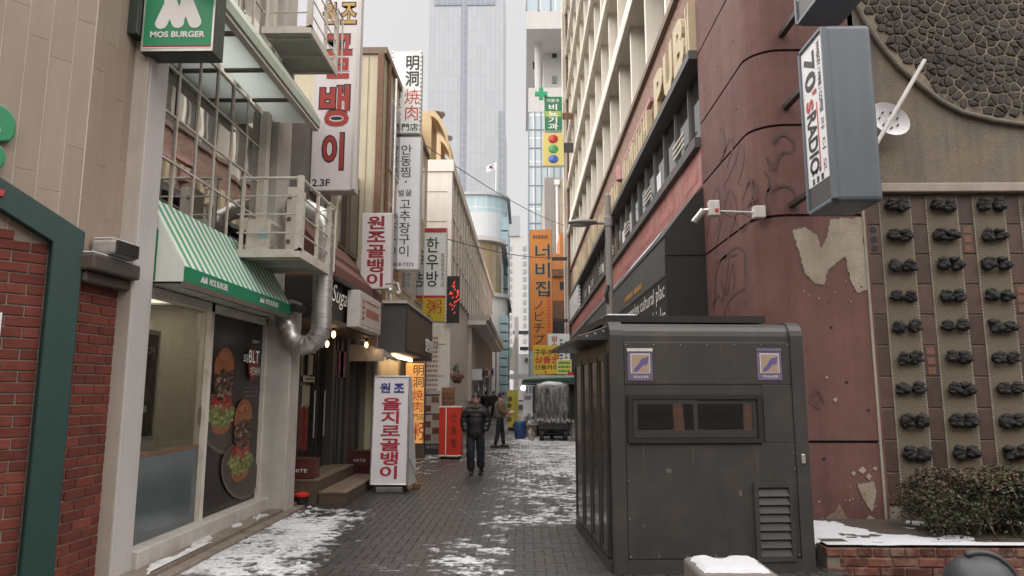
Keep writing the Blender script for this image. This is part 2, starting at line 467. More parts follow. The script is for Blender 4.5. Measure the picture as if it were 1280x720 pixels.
# loose clots of snow on the patches and along the shop edge
r_s = random.Random(23); m = MB(); cnt = 0
for i in range(9000):
    x, y = r_s.uniform(-3.18, 2.6), 6.8+6.5*r_s.random()**1.6
    edge = x < -3.0 and r_s.random() < 0.25
    d_ = float(snow_d(np.array(x), np.array(y)))
    if (d_ < 0.09 and not edge) or (x > 0.6 and y < 9.3): continue
    q = r_s.uniform(0.008, 0.026)*(1.3 if edge else 1)
    m.blob((x, y, float(gz(x, y))+0.006), (q*r_s.uniform(.8, 1.6), q*r_s.uniform(.8, 1.6), q*0.55), 7, 5, 0.7, i % 50); cnt += 1
    if cnt > 900: break
o = m.build('snow_clots', pm('grey_snow_clot', (0.50, 0.505, 0.53), 0.85, 0.2, 20, bump=0.4, bscale=60), None); o['kind'] = 'stuff'; tag(o, 'loose clots of snow scattered over the paving', 'snow')
# kerb strip in front of the burger shop
kerb_m = pm('kerb_stone', (0.20, 0.165, 0.135), 0.7, 0.25, 9, bump=0.3, bscale=40, dirt=(0.08, 0.065, 0.05), damt=0.6, dscale=3)
kr = struct(MB().box(-3.62, -3.34, 6.0, 10.6, -0.05, 0.075).build('kerb', kerb_m))
y = 6.0; 
kb = MB().box(-3.34, -3.21, 0, 0.896, -0.05, 0.04).mesh('kerb_stone', kerb_m, bev=0.008)
while y < 10.5:
    piece(kb, 'kerb_stone', (0, y, 0), kr); y += 0.9
def sn2(x, y):
    return 0.083 + np.where(fbm(x*3, y*1.6, 5) < 0.40, 0.006, -0.02)
o = grid_mesh('snow', np.arange(-3.60, -3.35, 0.02), np.arange(6.2, 9.5, 0.03), sn2, trod, cull=0.08)
o['kind'] = 'stuff'; tag(o, 'scraps of snow on the stone ledge under the shop window', 'snow')

# ================================================================ RED CORNER BUILDING (right)
XR = 3.1
red_m = pm('faded_red_paint', (0.160, 0.081, 0.073), 0.7, 0.18, 2.2, bump=0.12, bscale=18, streak=0.16, dirt=(0.085, 0.038, 0.034), damt=0.5, dscale=0.9, spec=0.25)
plaster_m = pm('bare_plaster', (0.36, 0.315, 0.25), 0.9, 0.22, 6, bump=0.6, bscale=30, streak=0.2, dirt=(0.20, 0.145, 0.11), damt=0.75, dscale=3)
groove_m = pm('dark_groove', (0.03, 0.022, 0.02), 0.9, 0.1, 5)
rb = thing('red_building', 'faded red painted corner building with rounded edge, dark joints and peeling paint', 'building', (3.8, 10.3, 0))
rad = 0.42
def red_profile(inset):
    p = []
    for i in range(9):
        t = i/8*math.pi/2
        p.append((XR+rad - (rad-inset)*math.cos(t), 9.0+rad - (rad-inset)*math.sin(t)))
    return [(XR+inset, 11.72)] + p + [(4.52, 9.0+inset), (4.52, 11.72)]
joints = [-0.4, 0.95, 1.62, 2.6, 3.985, 5.2, 6.3, 7.6, 9.6]
joints = [-0.4, 1.06, 3.985, 5.23, 6.30, 7.6, 9.0, 10.4, 12]
for a, b_ in zip(joints[:-1], joints[1:]):
    MB().prism(red_profile(0), 'z', a+0.018, b_-0.018).build('wall_panel', red_m, rb)
MB().prism(red_profile(0.03), 'z', -0.4, 12.0).build('wall_core', groove_m, rb)
# form-tie holes
th = MB()
for z in (1.75, 2.9, 4.6, 5.75, 6.8):
    for yy in (9.7, 10.5, 11.3):
        MB().tube([(XR-0.004, yy, z), (XR+0.01, yy, z)], 0.018, 8).build('tie_hole', groove_m, rb)
for xx, z in ((3.75, 0.85), (4.1, 1.8), (4.35, 1.45), (3.95, 2.5)):
    MB().tube([(xx, 8.996, z), (xx, 9.01, z)], 0.022, 8).build('tie_hole', groove_m, rb)
# peeled patches: thin flakes of exposed plaster with torn outlines (traced on the wall at its real place)
from mathutils.geometry import tessellate_polygon
def torn(pts, name, mat, y=None, amp=0.022, seed=0, fine=9):
    y = 8.993-0.0004*(seed % 13) if y is None else y
    r = random.Random(seed); P = [onY(px, py, y) for px, py in pts]; out = []
    for i in range(len(P)):
        a, b_ = P[i], P[(i+1) % len(P)]
        for k in range(fine):
            q = a.lerp(b_, k/fine); am = min(amp, 0.38*(b_-a).length/fine); out.append((q.x + (r.uniform(-am, am) if k else 0), y, q.z + (r.uniform(-am, am) if k else 0)))
    m = MB(); n = len(out)
    m.v = out + [(a, y+0.004, c) for a, _, c in out]
    tri = tessellate_polygon([[Vector((a, c, 0)) for a, _, c in out]])
    m.f = [tuple(t_) for t_ in tri] + [(i, i+n, (i+1) % n+n, (i+1) % n) for i in range(n)]
    return m.build(name, mat, rb)
torn([(991,288),(1006,284),(1022,294),(1026,312),(1034,296),(1038,274),(1078,272),(1085,362),(1072,366),(1064,352),(1057,320),(1044,330),(1036,336),(1030,356),(1018,354),(1006,340),(1000,318)], 'peeled_patch', plaster_m, seed=1)
undercoat = pm('old_undercoat', (0.125, 0.085, 0.075), 0.9, 0.3, 9, bump=0.5, bscale=40)
def grow(pts, k):
    cx_ = sum(p[0] for p in pts)/len(pts); cy_ = sum(p[1] for p in pts)/len(pts); out = []
    for i, (a, b_) in enumerate(pts):
        L_ = math.hypot(a-cx_, b_-cy_); out.append((a+(a-cx_)/L_*k, b_+(b_-cy_)/L_*k))
    return out
BIGP = [(991,288),(1006,284),(1022,294),(1026,312),(1034,296),(1038,274),(1076,274),(1080,362),(1072,366),(1064,352),(1057,320),(1044,330),(1036,336),(1030,356),(1018,354),(1006,340),(1000,318)]
torn(grow(BIGP, 2.2), 'undercoat_edge', undercoat, y=8.9965, seed=71, amp=0.03); torn(grow([(1072,606),(1092,602),(1096,614),(1090,640),(1084,632),(1078,622)], 1.6), 'undercoat_edge', undercoat, y=8.9965, seed=72, amp=0.02)
rr_ = random.Random(17)
for i in range(34):                       # stray flakes round the torn edges
    a, b_ = (rr_.uniform(985, 1082), rr_.uniform(340, 385)) if i < 20 else (rr_.uniform(1022, 1100), rr_.uniform(596, 662))
    q = rr_.uniform(0.5, 1.6); torn([(a-q, b_), (a, b_-q*rr_.uniform(.6, 1.3)), (a+q*rr_.uniform(.6, 1.4), b_), (a+q*.2, b_+q)], 'paint_flake', plaster_m if i % 3 else undercoat, seed=100+i, amp=0.004, fine=3)
torn([(1072,606),(1092,602),(1096,614),(1090,640),(1084,632),(1078,622)], 'peeled_patch', plaster_m, seed=2, amp=0.012)
for i, (px, py, r_) in enumerate(((1078,588,5),(1086,596,4),(1067,592,3),(1094,586,3),(1044,500,3),(1033,472,2),(1088,650,6),(1040,648,7),(1028,652,5),(1060,652,5))):
    torn([(px-r_, py), (px, py-r_), (px+r_, py-1), (px+1, py+r_)], 'peeled_patch', plaster_m, seed=10+i, amp=0.008, fine=5)
# weathered skirt at the foot of the wall
torn([(1020,666),(1022,656),(1032,650),(1042,641),(1049,630),(1058,646),(1070,655),(1084,660),(1098,666)], 'peeled_patch', pm('grey_scuff', (0.20,0.15,0.12), 0.9, 0.35, 14), seed=38, amp=0.02)
# spray-paint graffiti: thin ribbons lying on the wall
spray = pm('grey_spray_paint', (0.075, 0.042, 0.039), 0.7, 0.3, 20)
def ribbon(pts, wdt, plane, name='graffiti_stroke'):
    P = []
    pts = [Vector((*p, 0)) for p in pts]; n = len(pts)
    for i in range(n-1):                  # Catmull-Rom through the traced points
        p0, p1, p2, p3 = pts[max(i-1, 0)], pts[i], pts[i+1], pts[min(i+2, n-1)]
        for k in range(6):
            t = k/6; P.append(0.5*((2*p1)+(-p0+p2)*t+(2*p0-5*p1+4*p2-p3)*t*t+(-p0+3*p1-3*p2+p3)*t**3))
    P.append(pts[-1])
    m = MB(); a_ = []
    for i, p in enumerate(P):
        d = (P[min(i+1, len(P)-1)]-P[max(i-1, 0)]).normalized(); nn = Vector((-d.y, d.x, 0))*wdt*(0.6+0.5*math.sin(i*0.7)**2)/2
        a_ += [p+nn, p-nn]
    m.v = [((XR-0.004, q.x, q.y) if plane == 'x' else (q.x, 8.994, q.y)) for q in a_]
    m.f = [(2*i, 2*i+1, 2*i+3, 2*i+2) for i in range(len(P)-1)]
    return m.build(name, spray, rb)
def gx(pts, wdt=0.05):
    ribbon([(onX(px, py, XR).y, onX(px, py, XR).z) for px, py in pts], wdt, 'x')
def gy(pts, wdt=0.04):
    ribbon([(onY(px, py, 9.0).x, onY(px, py, 9.0).z) for px, py in pts], wdt, 'y')
gx([(903,160),(907,185),(900,205),(912,175),(916,185),(908,210)]); gx([(884,300),(888,262),(896,235),(900,262),(896,290)])
gx([(896,306),(903,270),(912,238),(921,262),(910,300)]); gx([(905,232),(918,205),(926,180),(930,200),(922,230)])
gx([(928,250),(938,225),(940,268),(926,290),(918,270)]); gx([(893,390),(895,345),(902,325),(910,320),(922,318)])
gx([(900,350),(908,368),(916,330),(918,360)]); gx([(905,395),(914,372),(932,360)]); gx([(893,330),(905,322),(918,310),(930,316),(932,345)])
gx([(890,385),(897,370),(904,374),(908,350),(912,322)]); gx([(935,258),(944,240),(946,225)])
gy([(965,178),(978,168),(992,178),(990,190),(976,192),(966,210),(958,196)], 0.045); gy([(958,240),(974,232),(990,236),(998,255),(992,268)], 0.045)
gy([(956,215),(962,230),(957,250),(963,268)], 0.04); gy([(1012,495),(1020,488),(1028,498),(1016,506),(1026,512)], 0.02)
gy([(1010,505),(1022,492),(1030,506)], 0.02)

# ================================================================ TILE-AND-PEBBLE WALL with stucco and rubble above
tw = thing('decorated_wall', 'wall of brown tiles and pebble strips studded with black cast lumps, rubble stone above', 'wall', (6.6, 9.3, -0.36))
peb = pm('pebble_dash', (0.165, 0.137, 0.098), 0.9, 0.75, 75, bump=1.0, bscale=90, dirt=(0.12, 0.10, 0.08), damt=0.5, dscale=3)
mort = pm('pale_mortar', (0.30, 0.27, 0.225), 0.9, 0.15, 10)
tile_m = pm('brown_tile', (0.085, 0.052, 0.040), 0.5, 0.22, 7, rnd_=0.28, bump=0.12, bscale=40, dirt=(0.05, 0.035, 0.03), damt=0.5, dscale=4)
cast_m = pm('black_casting', (0.014, 0.0135, 0.014), 0.75, 0.25, 10, bump=0.4, bscale=40)
XT = 4.47; ZT = 4.25; PITCH = 0.61; ROW = 0.396
MB().box(XT, 10.5, 9.03, 9.5, -0.4, ZT).build('backing', mort, tw)
tile_me = B(0, 0.196, -0.02, 0.0, 0.008, ROW-0.010).mesh('tile', tile_m, bev=0.006, seg=1)
def lump_mesh(i):
    m = MB(); r = random.Random(i)
    q = lambda a: r.uniform(-a, a)
    m.blob((q(.01), -0.045, -0.005), (0.082, 0.075, 0.070+q(.012)), 16, 12, 0.45, i); m.blob((q(.02), -0.055+q(.01), 0.052+q(.01)), (0.062, 0.062, 0.042), 14, 10, 0.6, i+5)
    m.blob((0.03+q(.03), -0.085, -0.035+q(.01)), (0.048, 0.05, 0.032), 12, 8, 0.6, i+9); m.blob((-0.035+q(.02), -0.075, -0.05+q(.01)), (0.045, 0.045, 0.03), 12, 8, 0.6, i+12)
    m.v = [tuple(Vector(v)+0.010*noise.noise_vector(Vector(v)*38+Vector((i, 0, 0)))) for v in m.v]
    return m.mesh('cast_lump', cast_m, smooth=True)
lumps = [lump_mesh(i) for i in range(12)]
bead_me = MB().box(-0.013, 0.013, -0.02, 0.0, 0.0, 0.034).mesh('edging_bead', mort, bev=0.006, seg=1)
hole_me = MB().tube([(0, -0.024, 0), (0, -0.005, 0)], 0.045, 14).mesh('tile_hole', black)
sq_me = B(-0.05, 0.05, -0.025, -0.021, -0.045, 0.045).mesh('tile_square', pm('red_brown_tile', (0.17, 0.08, 0.055), 0.6, 0.2, 8))
beads = MB()
for c in range(9):
    x = XT + 0.015 + c*PITCH
    for r_ in range(11):
        z = ZT - (r_+1)*ROW
        if z < 0.0: continue
        piece(tile_me, 'tile', (x, 9.03, z), tw)
        if (c, r_) == (0, 1):
            for q in range(3): piece(hole_me, 'tile_hole', (x+0.105, 9.03, z+0.075+q*0.125), tw)
        if (c, r_) in ((2, 1), (1, 5), (3, 3)):
            for q in range(3): piece(sq_me, 'tile_square', (x+0.10, 9.03, z+0.075+q*0.125), tw)
        if (c*5+r_*3) % 7 == 2:
            MB().prism([(x+0.02, z+0.2), (x+0.17, z+0.33), (x+0.155, z+0.345), (x+0.02, z+0.225)], 'y', 9.005, 9.012).build('tile_relief', tile_m, tw)
        for q in range(2):
            xx = x + 0.212 + 0.115 + q*0.175 + rnd.uniform(-.008, .008)
            if xx < 8.3: piece(lumps[rnd.randrange(12)], 'cast_lump', (xx, 8.995, z+0.24+rnd.uniform(-.012, .012)), tw, (rnd.uniform(-.2,.2), rnd.uniform(-.2,.2), rnd.uniform(-.3,.3)), (rnd.uniform(.92, 1.1), rnd.uniform(.6, .9), rnd.uniform(.85, 1.05)))
    MB().box(x+0.212, x+PITCH-0.012, 9.0, 9.034, -0.2, ZT).build('pebble_strip', peb, tw)
    for side in (x+0.205, x+PITCH-0.006):
        for q in range(110):
            z = 0.1+q*0.038
            if z < ZT-0.04: beads.add([(vx+side, vy+9.022, vz+z) for vx, vy, vz in B(-0.011, 0.011, -0.02, 0.012, 0, 0.030).v], B(0,1,0,1,0,1).f)
o = beads.build('edging_beads', mort, tw); o['kind'] = 'stuff'
MB().box(XT-0.02, XT+0.012, 8.985, 9.03, 0, ZT).build('edge_strip', mort, tw)
ledge_m = pm('stone_ledge', (0.34, 0.29, 0.245), 0.8, 0.12, 6, streak=0.1)
MB().box(XT-0.02, 10.5, 8.90, 9.5, ZT+0.02, ZT+0.14).build('ledge', ledge_m, tw, bev=0.012)
stucco = pm('rough_stucco', (0.175, 0.150, 0.125), 0.95, 0.75, 55, bump=1.0, bscale=55, streak=0.2, dirt=(0.30, 0.22, 0.12), damt=0.35, dscale=1.4)
MB().box(XT-0.02, 10.5, 9.0, 9.5, ZT+0.14, 9.5).build('stucco', stucco, tw)
# rubble stones inside the big arc at the top
arc = [onY(px, py, 9.0) for px, py in ((1052,-40),(1065,0),(1080,30),(1100,60),(1122,86),(1150,110),(1175,129),(1200,142),(1240,152),(1290,159),(1360,158))]
pts = [(p.x, p.z) for p in arc] + [(8.6, 8.6), (4.3, 8.6)]
MB().prism(pts, 'y', 8.96, 9.0).build('rubble_bed', pm('rubble_mortar', (0.22, 0.18, 0.135), 0.95, 0.4, 20, bump=0.6, dirt=(0.05, 0.042, 0.035), damt=0.95, dscale=2.2), tw)
MB().tube([(p.x, 8.95, p.z) for p in arc], 0.03, 8).build('arc_rim', pm('arc_rim', (0.16, 0.14, 0.115), 0.9, 0.25, 12), tw)
def inside(x, z, off=0.0):
    c = False
    for i in range(len(pts)):
        (x0, z0), (x1, z1) = pts[i], pts[(i+1) % len(pts)]
        if (z0 > z) != (z1 > z) and x < (x1-x0)*(z-z0)/(z1-z0)+x0: c = not c
    return c
st_m = pm('rubble_stone', (0.042, 0.034, 0.028), 0.8, 0.4, 14, bump=0.8, bscale=35, rnd_=0.4)
S = 0.118; seeds = []; row = 0; z = 4.95
while z < 7.5:
    x = 4.2 + (S*0.5 if row % 2 else 0)
    while x < 7.7: seeds.append((x+rnd.uniform(-.06, .06), z+rnd.uniform(-.05, .05))); x += S
    z += S*0.9; row += 1
def cell(c, others, gap):
    """the ground nearest to one seed, cut out of a square by its neighbours and shrunk by the joint"""
    P = [(c[0]-.15, c[1]-.15), (c[0]+.15, c[1]-.15), (c[0]+.15, c[1]+.15), (c[0]-.15, c[1]+.15)]
    for o_ in others:
        dx, dz = o_[0]-c[0], o_[1]-c[1]; L_ = math.hypot(dx, dz); nx, nz = dx/L_, dz/L_; lim = L_/2-gap
        Q = []
        for k in range(len(P)):
            a, b_ = P[k], P[(k+1) % len(P)]; da = (a[0]-c[0])*nx+(a[1]-c[1])*nz-lim; db = (b_[0]-c[0])*nx+(b_[1]-c[1])*nz-lim
            if da <= 0: Q.append(a)
            if da*db < 0: t = da/(da-db); Q.append((a[0]+(b_[0]-a[0])*t, a[1]+(b_[1]-a[1])*t))
        P = Q
        if len(P) < 3: return None
    return P
ns = 0; more = MB()
for c_ in seeds:
    if not all(inside(c_[0]+dx, c_[1]+dz) for dx, dz in ((0,0),(-.07,-.07),(.05,-.08),(-.08,0))): continue
    P = cell(c_, [o_ for o_ in seeds if o_ != c_ and abs(o_[0]-c_[0]) < .4 and abs(o_[1]-c_[1]) < .4], rnd.uniform(0.003, 0.009))
    if not P: continue
    d_ = rnd.uniform(0.012, 0.035); n = len(P)
    P2 = [(c_[0]+(a-c_[0])*0.80, c_[1]+(b_-c_[1])*0.80) for a, b_ in P]
    m = MB(); m.v = [(a, 8.965, b_) for a, b_ in P]+[(a, 8.96-d_*0.75, b_) for a, b_ in P2]+[(c_[0], 8.96-d_, c_[1])]
    m.f = [(k, (k+1) % n, n+(k+1) % n, n+k) for k in range(n)]+[(n+k, n+(k+1) % n, 2*n) for k in range(n)]
    if ns < 300 and c_[0] < 6.9: m.build('rubble_stone', st_m, tw); ns += 1
    else: more.add(m.v, m.f)
o = more.build('rubble_stones', st_m, tw); o['kind'] = 'stuff'
# ================================================================ PUB BUILDING (right, down the street)
YB0, YB1 = 11.75, 45.5
def brick_mat(name, c1, c2, mo, sx=5.0, axis='yz', rough=0.85):
    m = bpy.data.materials.new(name); m.use_nodes = True; nt = m.node_tree; N = nt.nodes.new; L = nt.links.new
    b = nt.nodes['Principled BSDF']; b.inputs['Roughness'].default_value = rough
    geo = N('ShaderNodeNewGeometry'); sp = N('ShaderNodeSeparateXYZ'); cb = N('ShaderNodeCombineXYZ')
    L(geo.outputs['Position'], sp.inputs[0]); L(sp.outputs['Y' if axis == 'yz' else 'X'], cb.inputs[0]); L(sp.outputs['Z'], cb.inputs[1])
    br = N('ShaderNodeTexBrick'); br.inputs['Scale'].default_value = sx; br.inputs['Color1'].default_value = (*c1, 1); br.inputs['Color2'].default_value = (*c2, 1)
    br.inputs['Mortar'].default_value = (*mo, 1); br.inputs['Mortar Size'].default_value = 0.025; br.inputs['Brick Width'].default_value = 1.05; br.inputs['Row Height'].default_value = 0.36
    L(cb.outputs[0], br.inputs['Vector']); L(br.outputs['Color'], b.inputs['Base Color'])
    bp = N('ShaderNodeBump'); bp.inputs['Strength'].default_value = 0.6; bp.inputs['Distance'].default_value = 0.01; bp.invert = True
    L(br.outputs['Fac'], bp.inputs['Height']); L(bp.outputs[0], b.inputs['Normal'])
    return m
pub = thing('pub_building', 'cream gridded building with brick band, dark windows and pink sign strip', 'building', (6.5, 28, 0))
cream_wall = pm('cream_render', (0.80, 0.75, 0.66), 0.75, 0.05, 1.5, streak=0.06)
cream_dark = pm('recess_render', (0.64, 0.57, 0.47), 0.8, 0.08, 2)
ledge_d = pm('grey_ledge', (0.085, 0.082, 0.08), 0.6, 0.15, 4)
pink = pm('faded_pink_sign', (0.34, 0.125, 0.112), 0.6, 0.28, 1.8, streak=0.25, dirt=(0.42, 0.26, 0.235), damt=0.6, dscale=1.0)
pub_brick = brick_mat('small_brick', (0.20, 0.095, 0.07), (0.30, 0.19, 0.15), (0.36, 0.31, 0.26))
MB().box(XR+0.5, 10, YB0, YB1, -0.2, 30).build('wall_core', cream_dark, pub)
MB().box(XR+0.04, XR+0.5, YB0, YB1, 7.72, 9.5).build('brick_band', pub_brick, pub)
MB().box(XR-0.06, XR+0.5, YB0, YB1, 9.5, 9.66).build('band_course', pm('brown_course', (0.20, 0.15, 0.12), 0.8, 0.15, 5), pub)
MB().box(XR-0.15, XR+0.5, YB0, YB1, 7.56, 7.72).build('ledge', ledge_d, pub)
MB().box(XR-0.10, XR+0.5, YB0, YB1, 5.92, 6.10).build('ledge', ledge_d, pub)
MB().box(XR+0.0, XR+0.5, YB0, YB1, 5.0, 5.92).build('sign_strip', pink, pub)
marks(pub, pm('faint_pale_print', (0.36, 0.145, 0.13), 0.6, 0.3, 4), (XR, 40, 5.3), (0, -1, 0), (0, 0, 1), 28, 0.4, 1, 3, depth=0.006)
MB().box(XR+0.0, XR+0.5, YB0, YB1, -0.2, 5.0).build('lower_wall', pm('dark_shop_wall', (0.07, 0.06, 0.055), 0.7, 0.2, 3), pub)
# first-floor windows behind the two ledges
y = YB0
mull_me = B(XR+0.10, XR+0.2, -0.025, 0.025, 6.1, 7.5).mesh('mullion', pm('grey_mullion', (0.16, 0.15, 0.14), 0.5, 0.1, 4))
pane_me = B(XR+0.16, XR+0.19, 0.03, 1.17, 6.1, 7.5).mesh('window_pane', dk_glass)
bar_me = MB().box(XR+0.02, XR+0.05, 0.1, 1.1, 6.42, 6.46).mesh('guard_bar', cream_metal)
i = 0
while y < YB1-0.6:
    piece(mull_me, 'mullion', (0, y, 0), pub); piece(pane_me, 'window_pane', (0, y, 0), pub)
    if i % 3 == 1:
        for dz in (0, 0.12, 0.24): piece(bar_me, 'guard_bar', (0, y, dz), pub)
    if i % 5 == 3: B(XR+0.145, XR+0.158, y+0.6, y+1.1, 6.15, 6.85).build('window_poster', sign_white, pub)
    y += 1.2; i += 1
# upper grid: piers, spandrels and deep window cells
bay = 2.35; nb = int((YB1-YB0)/bay)+1
pier_me = B(XR-0.02, XR+0.5, -0.09, 0.09, 9.66, 29).mesh('pier', cream_wall)
cell_me = B(XR+0.43, XR+0.47, 0.12, bay-0.12, 0.75, 2.75).mesh('window_pane', pm('upper_window', (0.10, 0.10, 0.09), 0.15, 0.2, 3))
fr_me = MB().box(XR+0.38, XR+0.44, bay/2-0.03, bay/2+0.03, 0.75, 2.75).mesh('window_frame', cream_metal)
for i in range(nb): piece(pier_me, 'pier', (0, YB0+i*bay, 0), pub)
for f in range(6):
    z0 = 9.66+f*3.15
    MB().box(XR-0.10, XR+0.46, YB0, YB1, z0+2.35, z0+3.15).build('spandrel', cream_wall, pub)
    MB().box(XR-0.22, XR-0.10, YB0, YB1, z0+2.22, z0+2.42).build('sill_course', cream_metal, pub)
    for i in range(nb-1):
        piece(cell_me, 'window_pane', (0, YB0+i*bay, z0-0.45), pub); piece(fr_me, 'window_frame', (0, YB0+i*bay, z0-0.45), pub)
# far corner pier with drainpipes and cables
MB().box(XR-0.32, XR+0.6, YB1, YB1+0.9, -0.2, 30).build('corner_pier', pm('white_corner', (0.70, 0.68, 0.64), 0.7, 0.06, 2, streak=0.1), pub)
for dx in (-0.38, -0.10):
    MB().tube([(XR+dx, YB1-0.12, 2.5), (XR+dx, YB1-0.12, 29)], 0.07, 8).build('drainpipe', cream_metal if dx < -.2 else rust, pub)
# raised block letters standing on the ledge
let_m = pm('cream_letter', (0.50, 0.42, 0.28), 0.6, 0.1, 3, dirt=(0.35, 0.25, 0.14), damt=0.4)
def pub_letter(s, yfar, ynear, z0=7.74, z1=9.05):
    if s in 'PUB':
        text(s, let_m, pub, (XR+0.03, yfar, z0), (0, -1, 0), (0, 0, 1), yfar-ynear, z1-z0, bold=0.05, depth=0.14, name='letter')
    else:                                  # narrow slab strokes of letters too oblique to read
        m = MB(); n = 2; d = (yfar-ynear)
        for k in range(n): m.box(XR-0.11, XR+0.03, ynear+d*k/n+d*0.08, ynear+d*(k+1)/n-d*0.08, z0, z1)
        m.box(XR-0.11, XR+0.03, ynear+d*0.3, yfar-d*0.3, z0 if s == 'u' else z1-0.25, z0+0.25 if s == 'u' else z1)
        m.build('letter', let_m, pub)
pub_letter('P', 15.2, 14.25, 7.74, 8.75); pub_letter('U', 14.1, 13.25, 7.74, 8.75); pub_letter('B', 13.1, 12.25, 7.74, 8.8)
pub_letter('n', 12.1, 11.8, 7.74, 8.7)
yy = 16.1
for k, s in enumerate('unnunu'):
    pub_letter(s, yy+0.62, yy, 7.74, 8.45); yy += 0.74
MB().tube([(XR-0.02, yy+0.4, 7.75+0.4), (XR-0.02, yy+0.4, 7.75+0.85)], 0.2, 12).build('pink_rose_ornament', pm('pink_ornament', (0.42, 0.22, 0.22), 0.6, 0.2, 6), pub)
MB().box(XR-0.05, XR+0.03, 16.0, yy+0.3, 8.60, 8.70).build('pink_rail', pm('pink_ornament', (0.42, 0.22, 0.22)), pub)
yy += 0.9
for k, s in enumerate('nunnu'): pub_letter(s, yy+1.0, yy, 7.74, 8.5); yy += 1.25
yy += 1.0
for k, s in enumerate('un'): pub_letter(s, yy+1.5, yy, 7.74, 8.9); yy += 1.9
yy += 1.2
for k, s in enumerate('nunu'): pub_letter(s, yy+1.6, yy, 7.74, 8.9); yy += 2.0
# far white lattice panel at the end of the window row
m = MB()
for k in range(7): m.box(XR-0.12, XR+0.02, 38, 45.2, 6.15+k*0.2, 6.27+k*0.2)
o = m.build('louvre_panel', sign_white, pub); o['kind'] = 'stuff'

# long dark awning over the shopfronts
aw = thing('shop_awning', 'long charcoal shop awning with white lettering on its fascia', 'awning', (2.75, 20, 2.7))
aw_m = pm('charcoal_cladding', (0.020, 0.019, 0.018), 0.55, 0.15, 4, streak=0.1)
aw_top = pm('grey_canvas', (0.062, 0.059, 0.056), 0.8, 0.15, 6, bump=0.15)
XA = 2.42; ZA0, ZA1, ZA2 = 2.72, 4.33, 5.18
def awning(y0, y1):
    MB().prism([(XA, ZA0), (XA, ZA1), (XR-0.004, ZA2), (XR-0.004, ZA0)], 'y', y0, y1).build('casing', aw_m, aw)
    MB().prism([(XA-0.02, ZA1-0.02), (XR-0.02, ZA2+0.0), (XR-0.02, ZA2+0.03), (XA-0.02, ZA1+0.012)], 'y', y0+0.02, y1).build('canvas_top', aw_top, aw)
    MB().prism([(XA-0.02, 3.64), (XA-0.005, ZA1-0.03), (XA-0.005, 3.60)], 'y', y0+0.01, y1).build('valance', aw_top, aw)
awning(11.70, 19.4); awning(19.9, 27.0); awning(27.5, 44.5)
B(XA-0.01, XR-0.02, 11.685, 11.70, 3.98, 4.02).build('seam', black, aw)
text('1,000 is a complex cultural plac', white_print, aw, (XA-0.006, 18.3, 3.20), (0, -1, 0), (0, 0, 1), 6.45, 0.36, depth=0.004)
text('various drinks', white_print, aw, (XA-0.006, 14.9, 2.80), (0, -1, 0), (0, 0, 1), 3.05, 0.34, depth=0.004)
gold = pm('gold_print', (0.42, 0.22, 0.06), 0.5, 0.2, 6)
for a, b_ in ((16.4, 15.2), (15.0, 14.0), (24.5, 23.2), (23.0, 22.0)):
    marks(aw, gold, (XA-0.022, a, 3.70), (0, -1, 0), (0, 0, 1), a-b_, 0.22, 1, int(a*10), name='gold_lettering', depth=0.005)
def torn_sheet(y0, y1):
    m = MB(); n = 20
    f = lambda t, c: (XA+(XR-XA)*c-0.03, y0+(y1-y0)*t, ZA1+(ZA2-ZA1)*c+0.035)
    a = [f(i/n, 0.16+0.05*math.sin(i*1.9)+0.03*math.sin(i*5)) for i in range(n+1)]; b_ = [f(i/n, 0.72+0.06*math.sin(i*1.3+1)-0.5*max(0, i/n-0.8)) for i in range(n+1)]
    m.v = a+b_; m.f = [(i, i+1, n+2+i, n+1+i) for i in range(n)]
    m.build('snow_sheet', snow, aw)
torn_sheet(13.6, 17.6); torn_sheet(19.95, 21.5)
for i, (px, py) in enumerate(((830, 240), (790, 300))): pass
# shop strip below the awning
sh = thing('storefront', 'dark glazed shopfront row under the charcoal awning', 'shopfront', (2.95, 28, 0))
yy = 12.0
while yy < 44:
    B(2.98, 3.06, yy, yy+1.5, 0.12, 2.7).build('glass_panel', dk_glass, sh); B(2.94, 3.08, yy+1.5, yy+1.62, 0, 2.72).build('frame_post', dark_steel, sh); yy += 1.62
B(2.93, 3.09, 12, yy, -0.02, 0.12).build('plinth', dark_steel, sh)

# ================================================================ CCTV, LIGHT-BOX SIGNS, DISH ON THE RED BUILDING
cc = thing('security_camera', 'grey bullet security camera on a long white arm, fixed to red wall', 'camera', (2.7, 9.06, 4.0))
B(XR-0.05, XR+0.10, 9.00, 9.12, 3.96, 4.12).build('wall_plate', white_paint, cc, bev=0.01)
MB().tube([(XR-0.03, 9.06, 4.04), (2.60, 9.06, 4.06)], 0.014, 8).build('arm', white_paint, cc)
bx = B(2.46, 2.60, 9.0, 9.12, 3.99, 4.20).build('junction_box', white_paint, cc, bev=0.015)
B(2.53, 2.58, 8.994, 8.999, 4.03, 4.08).build('red_sticker', red_print, bx)
MB().tube([(2.47, 9.06, 4.08), (2.41, 9.07, 4.08), (2.37, 9.09, 4.05)], 0.02, 8).build('swivel', galv, cc)
MB().tube([(2.40, 9.06, 4.08), (2.28, 9.13, 3.93)], 0.042, 14).build('camera_body', galv, cc)
MB().tube([(2.283, 9.128, 3.934), (2.272, 9.135, 3.92)], 0.034, 12).build('lens', black, cc)
MB().tube([(2.62, 9.06, 4.05), (2.75, 9.06, 3.98), (2.9, 9.06, 4.03), (3.0, 9.05, 3.97)], 0.006, 6).build('cable', dark_steel, cc)

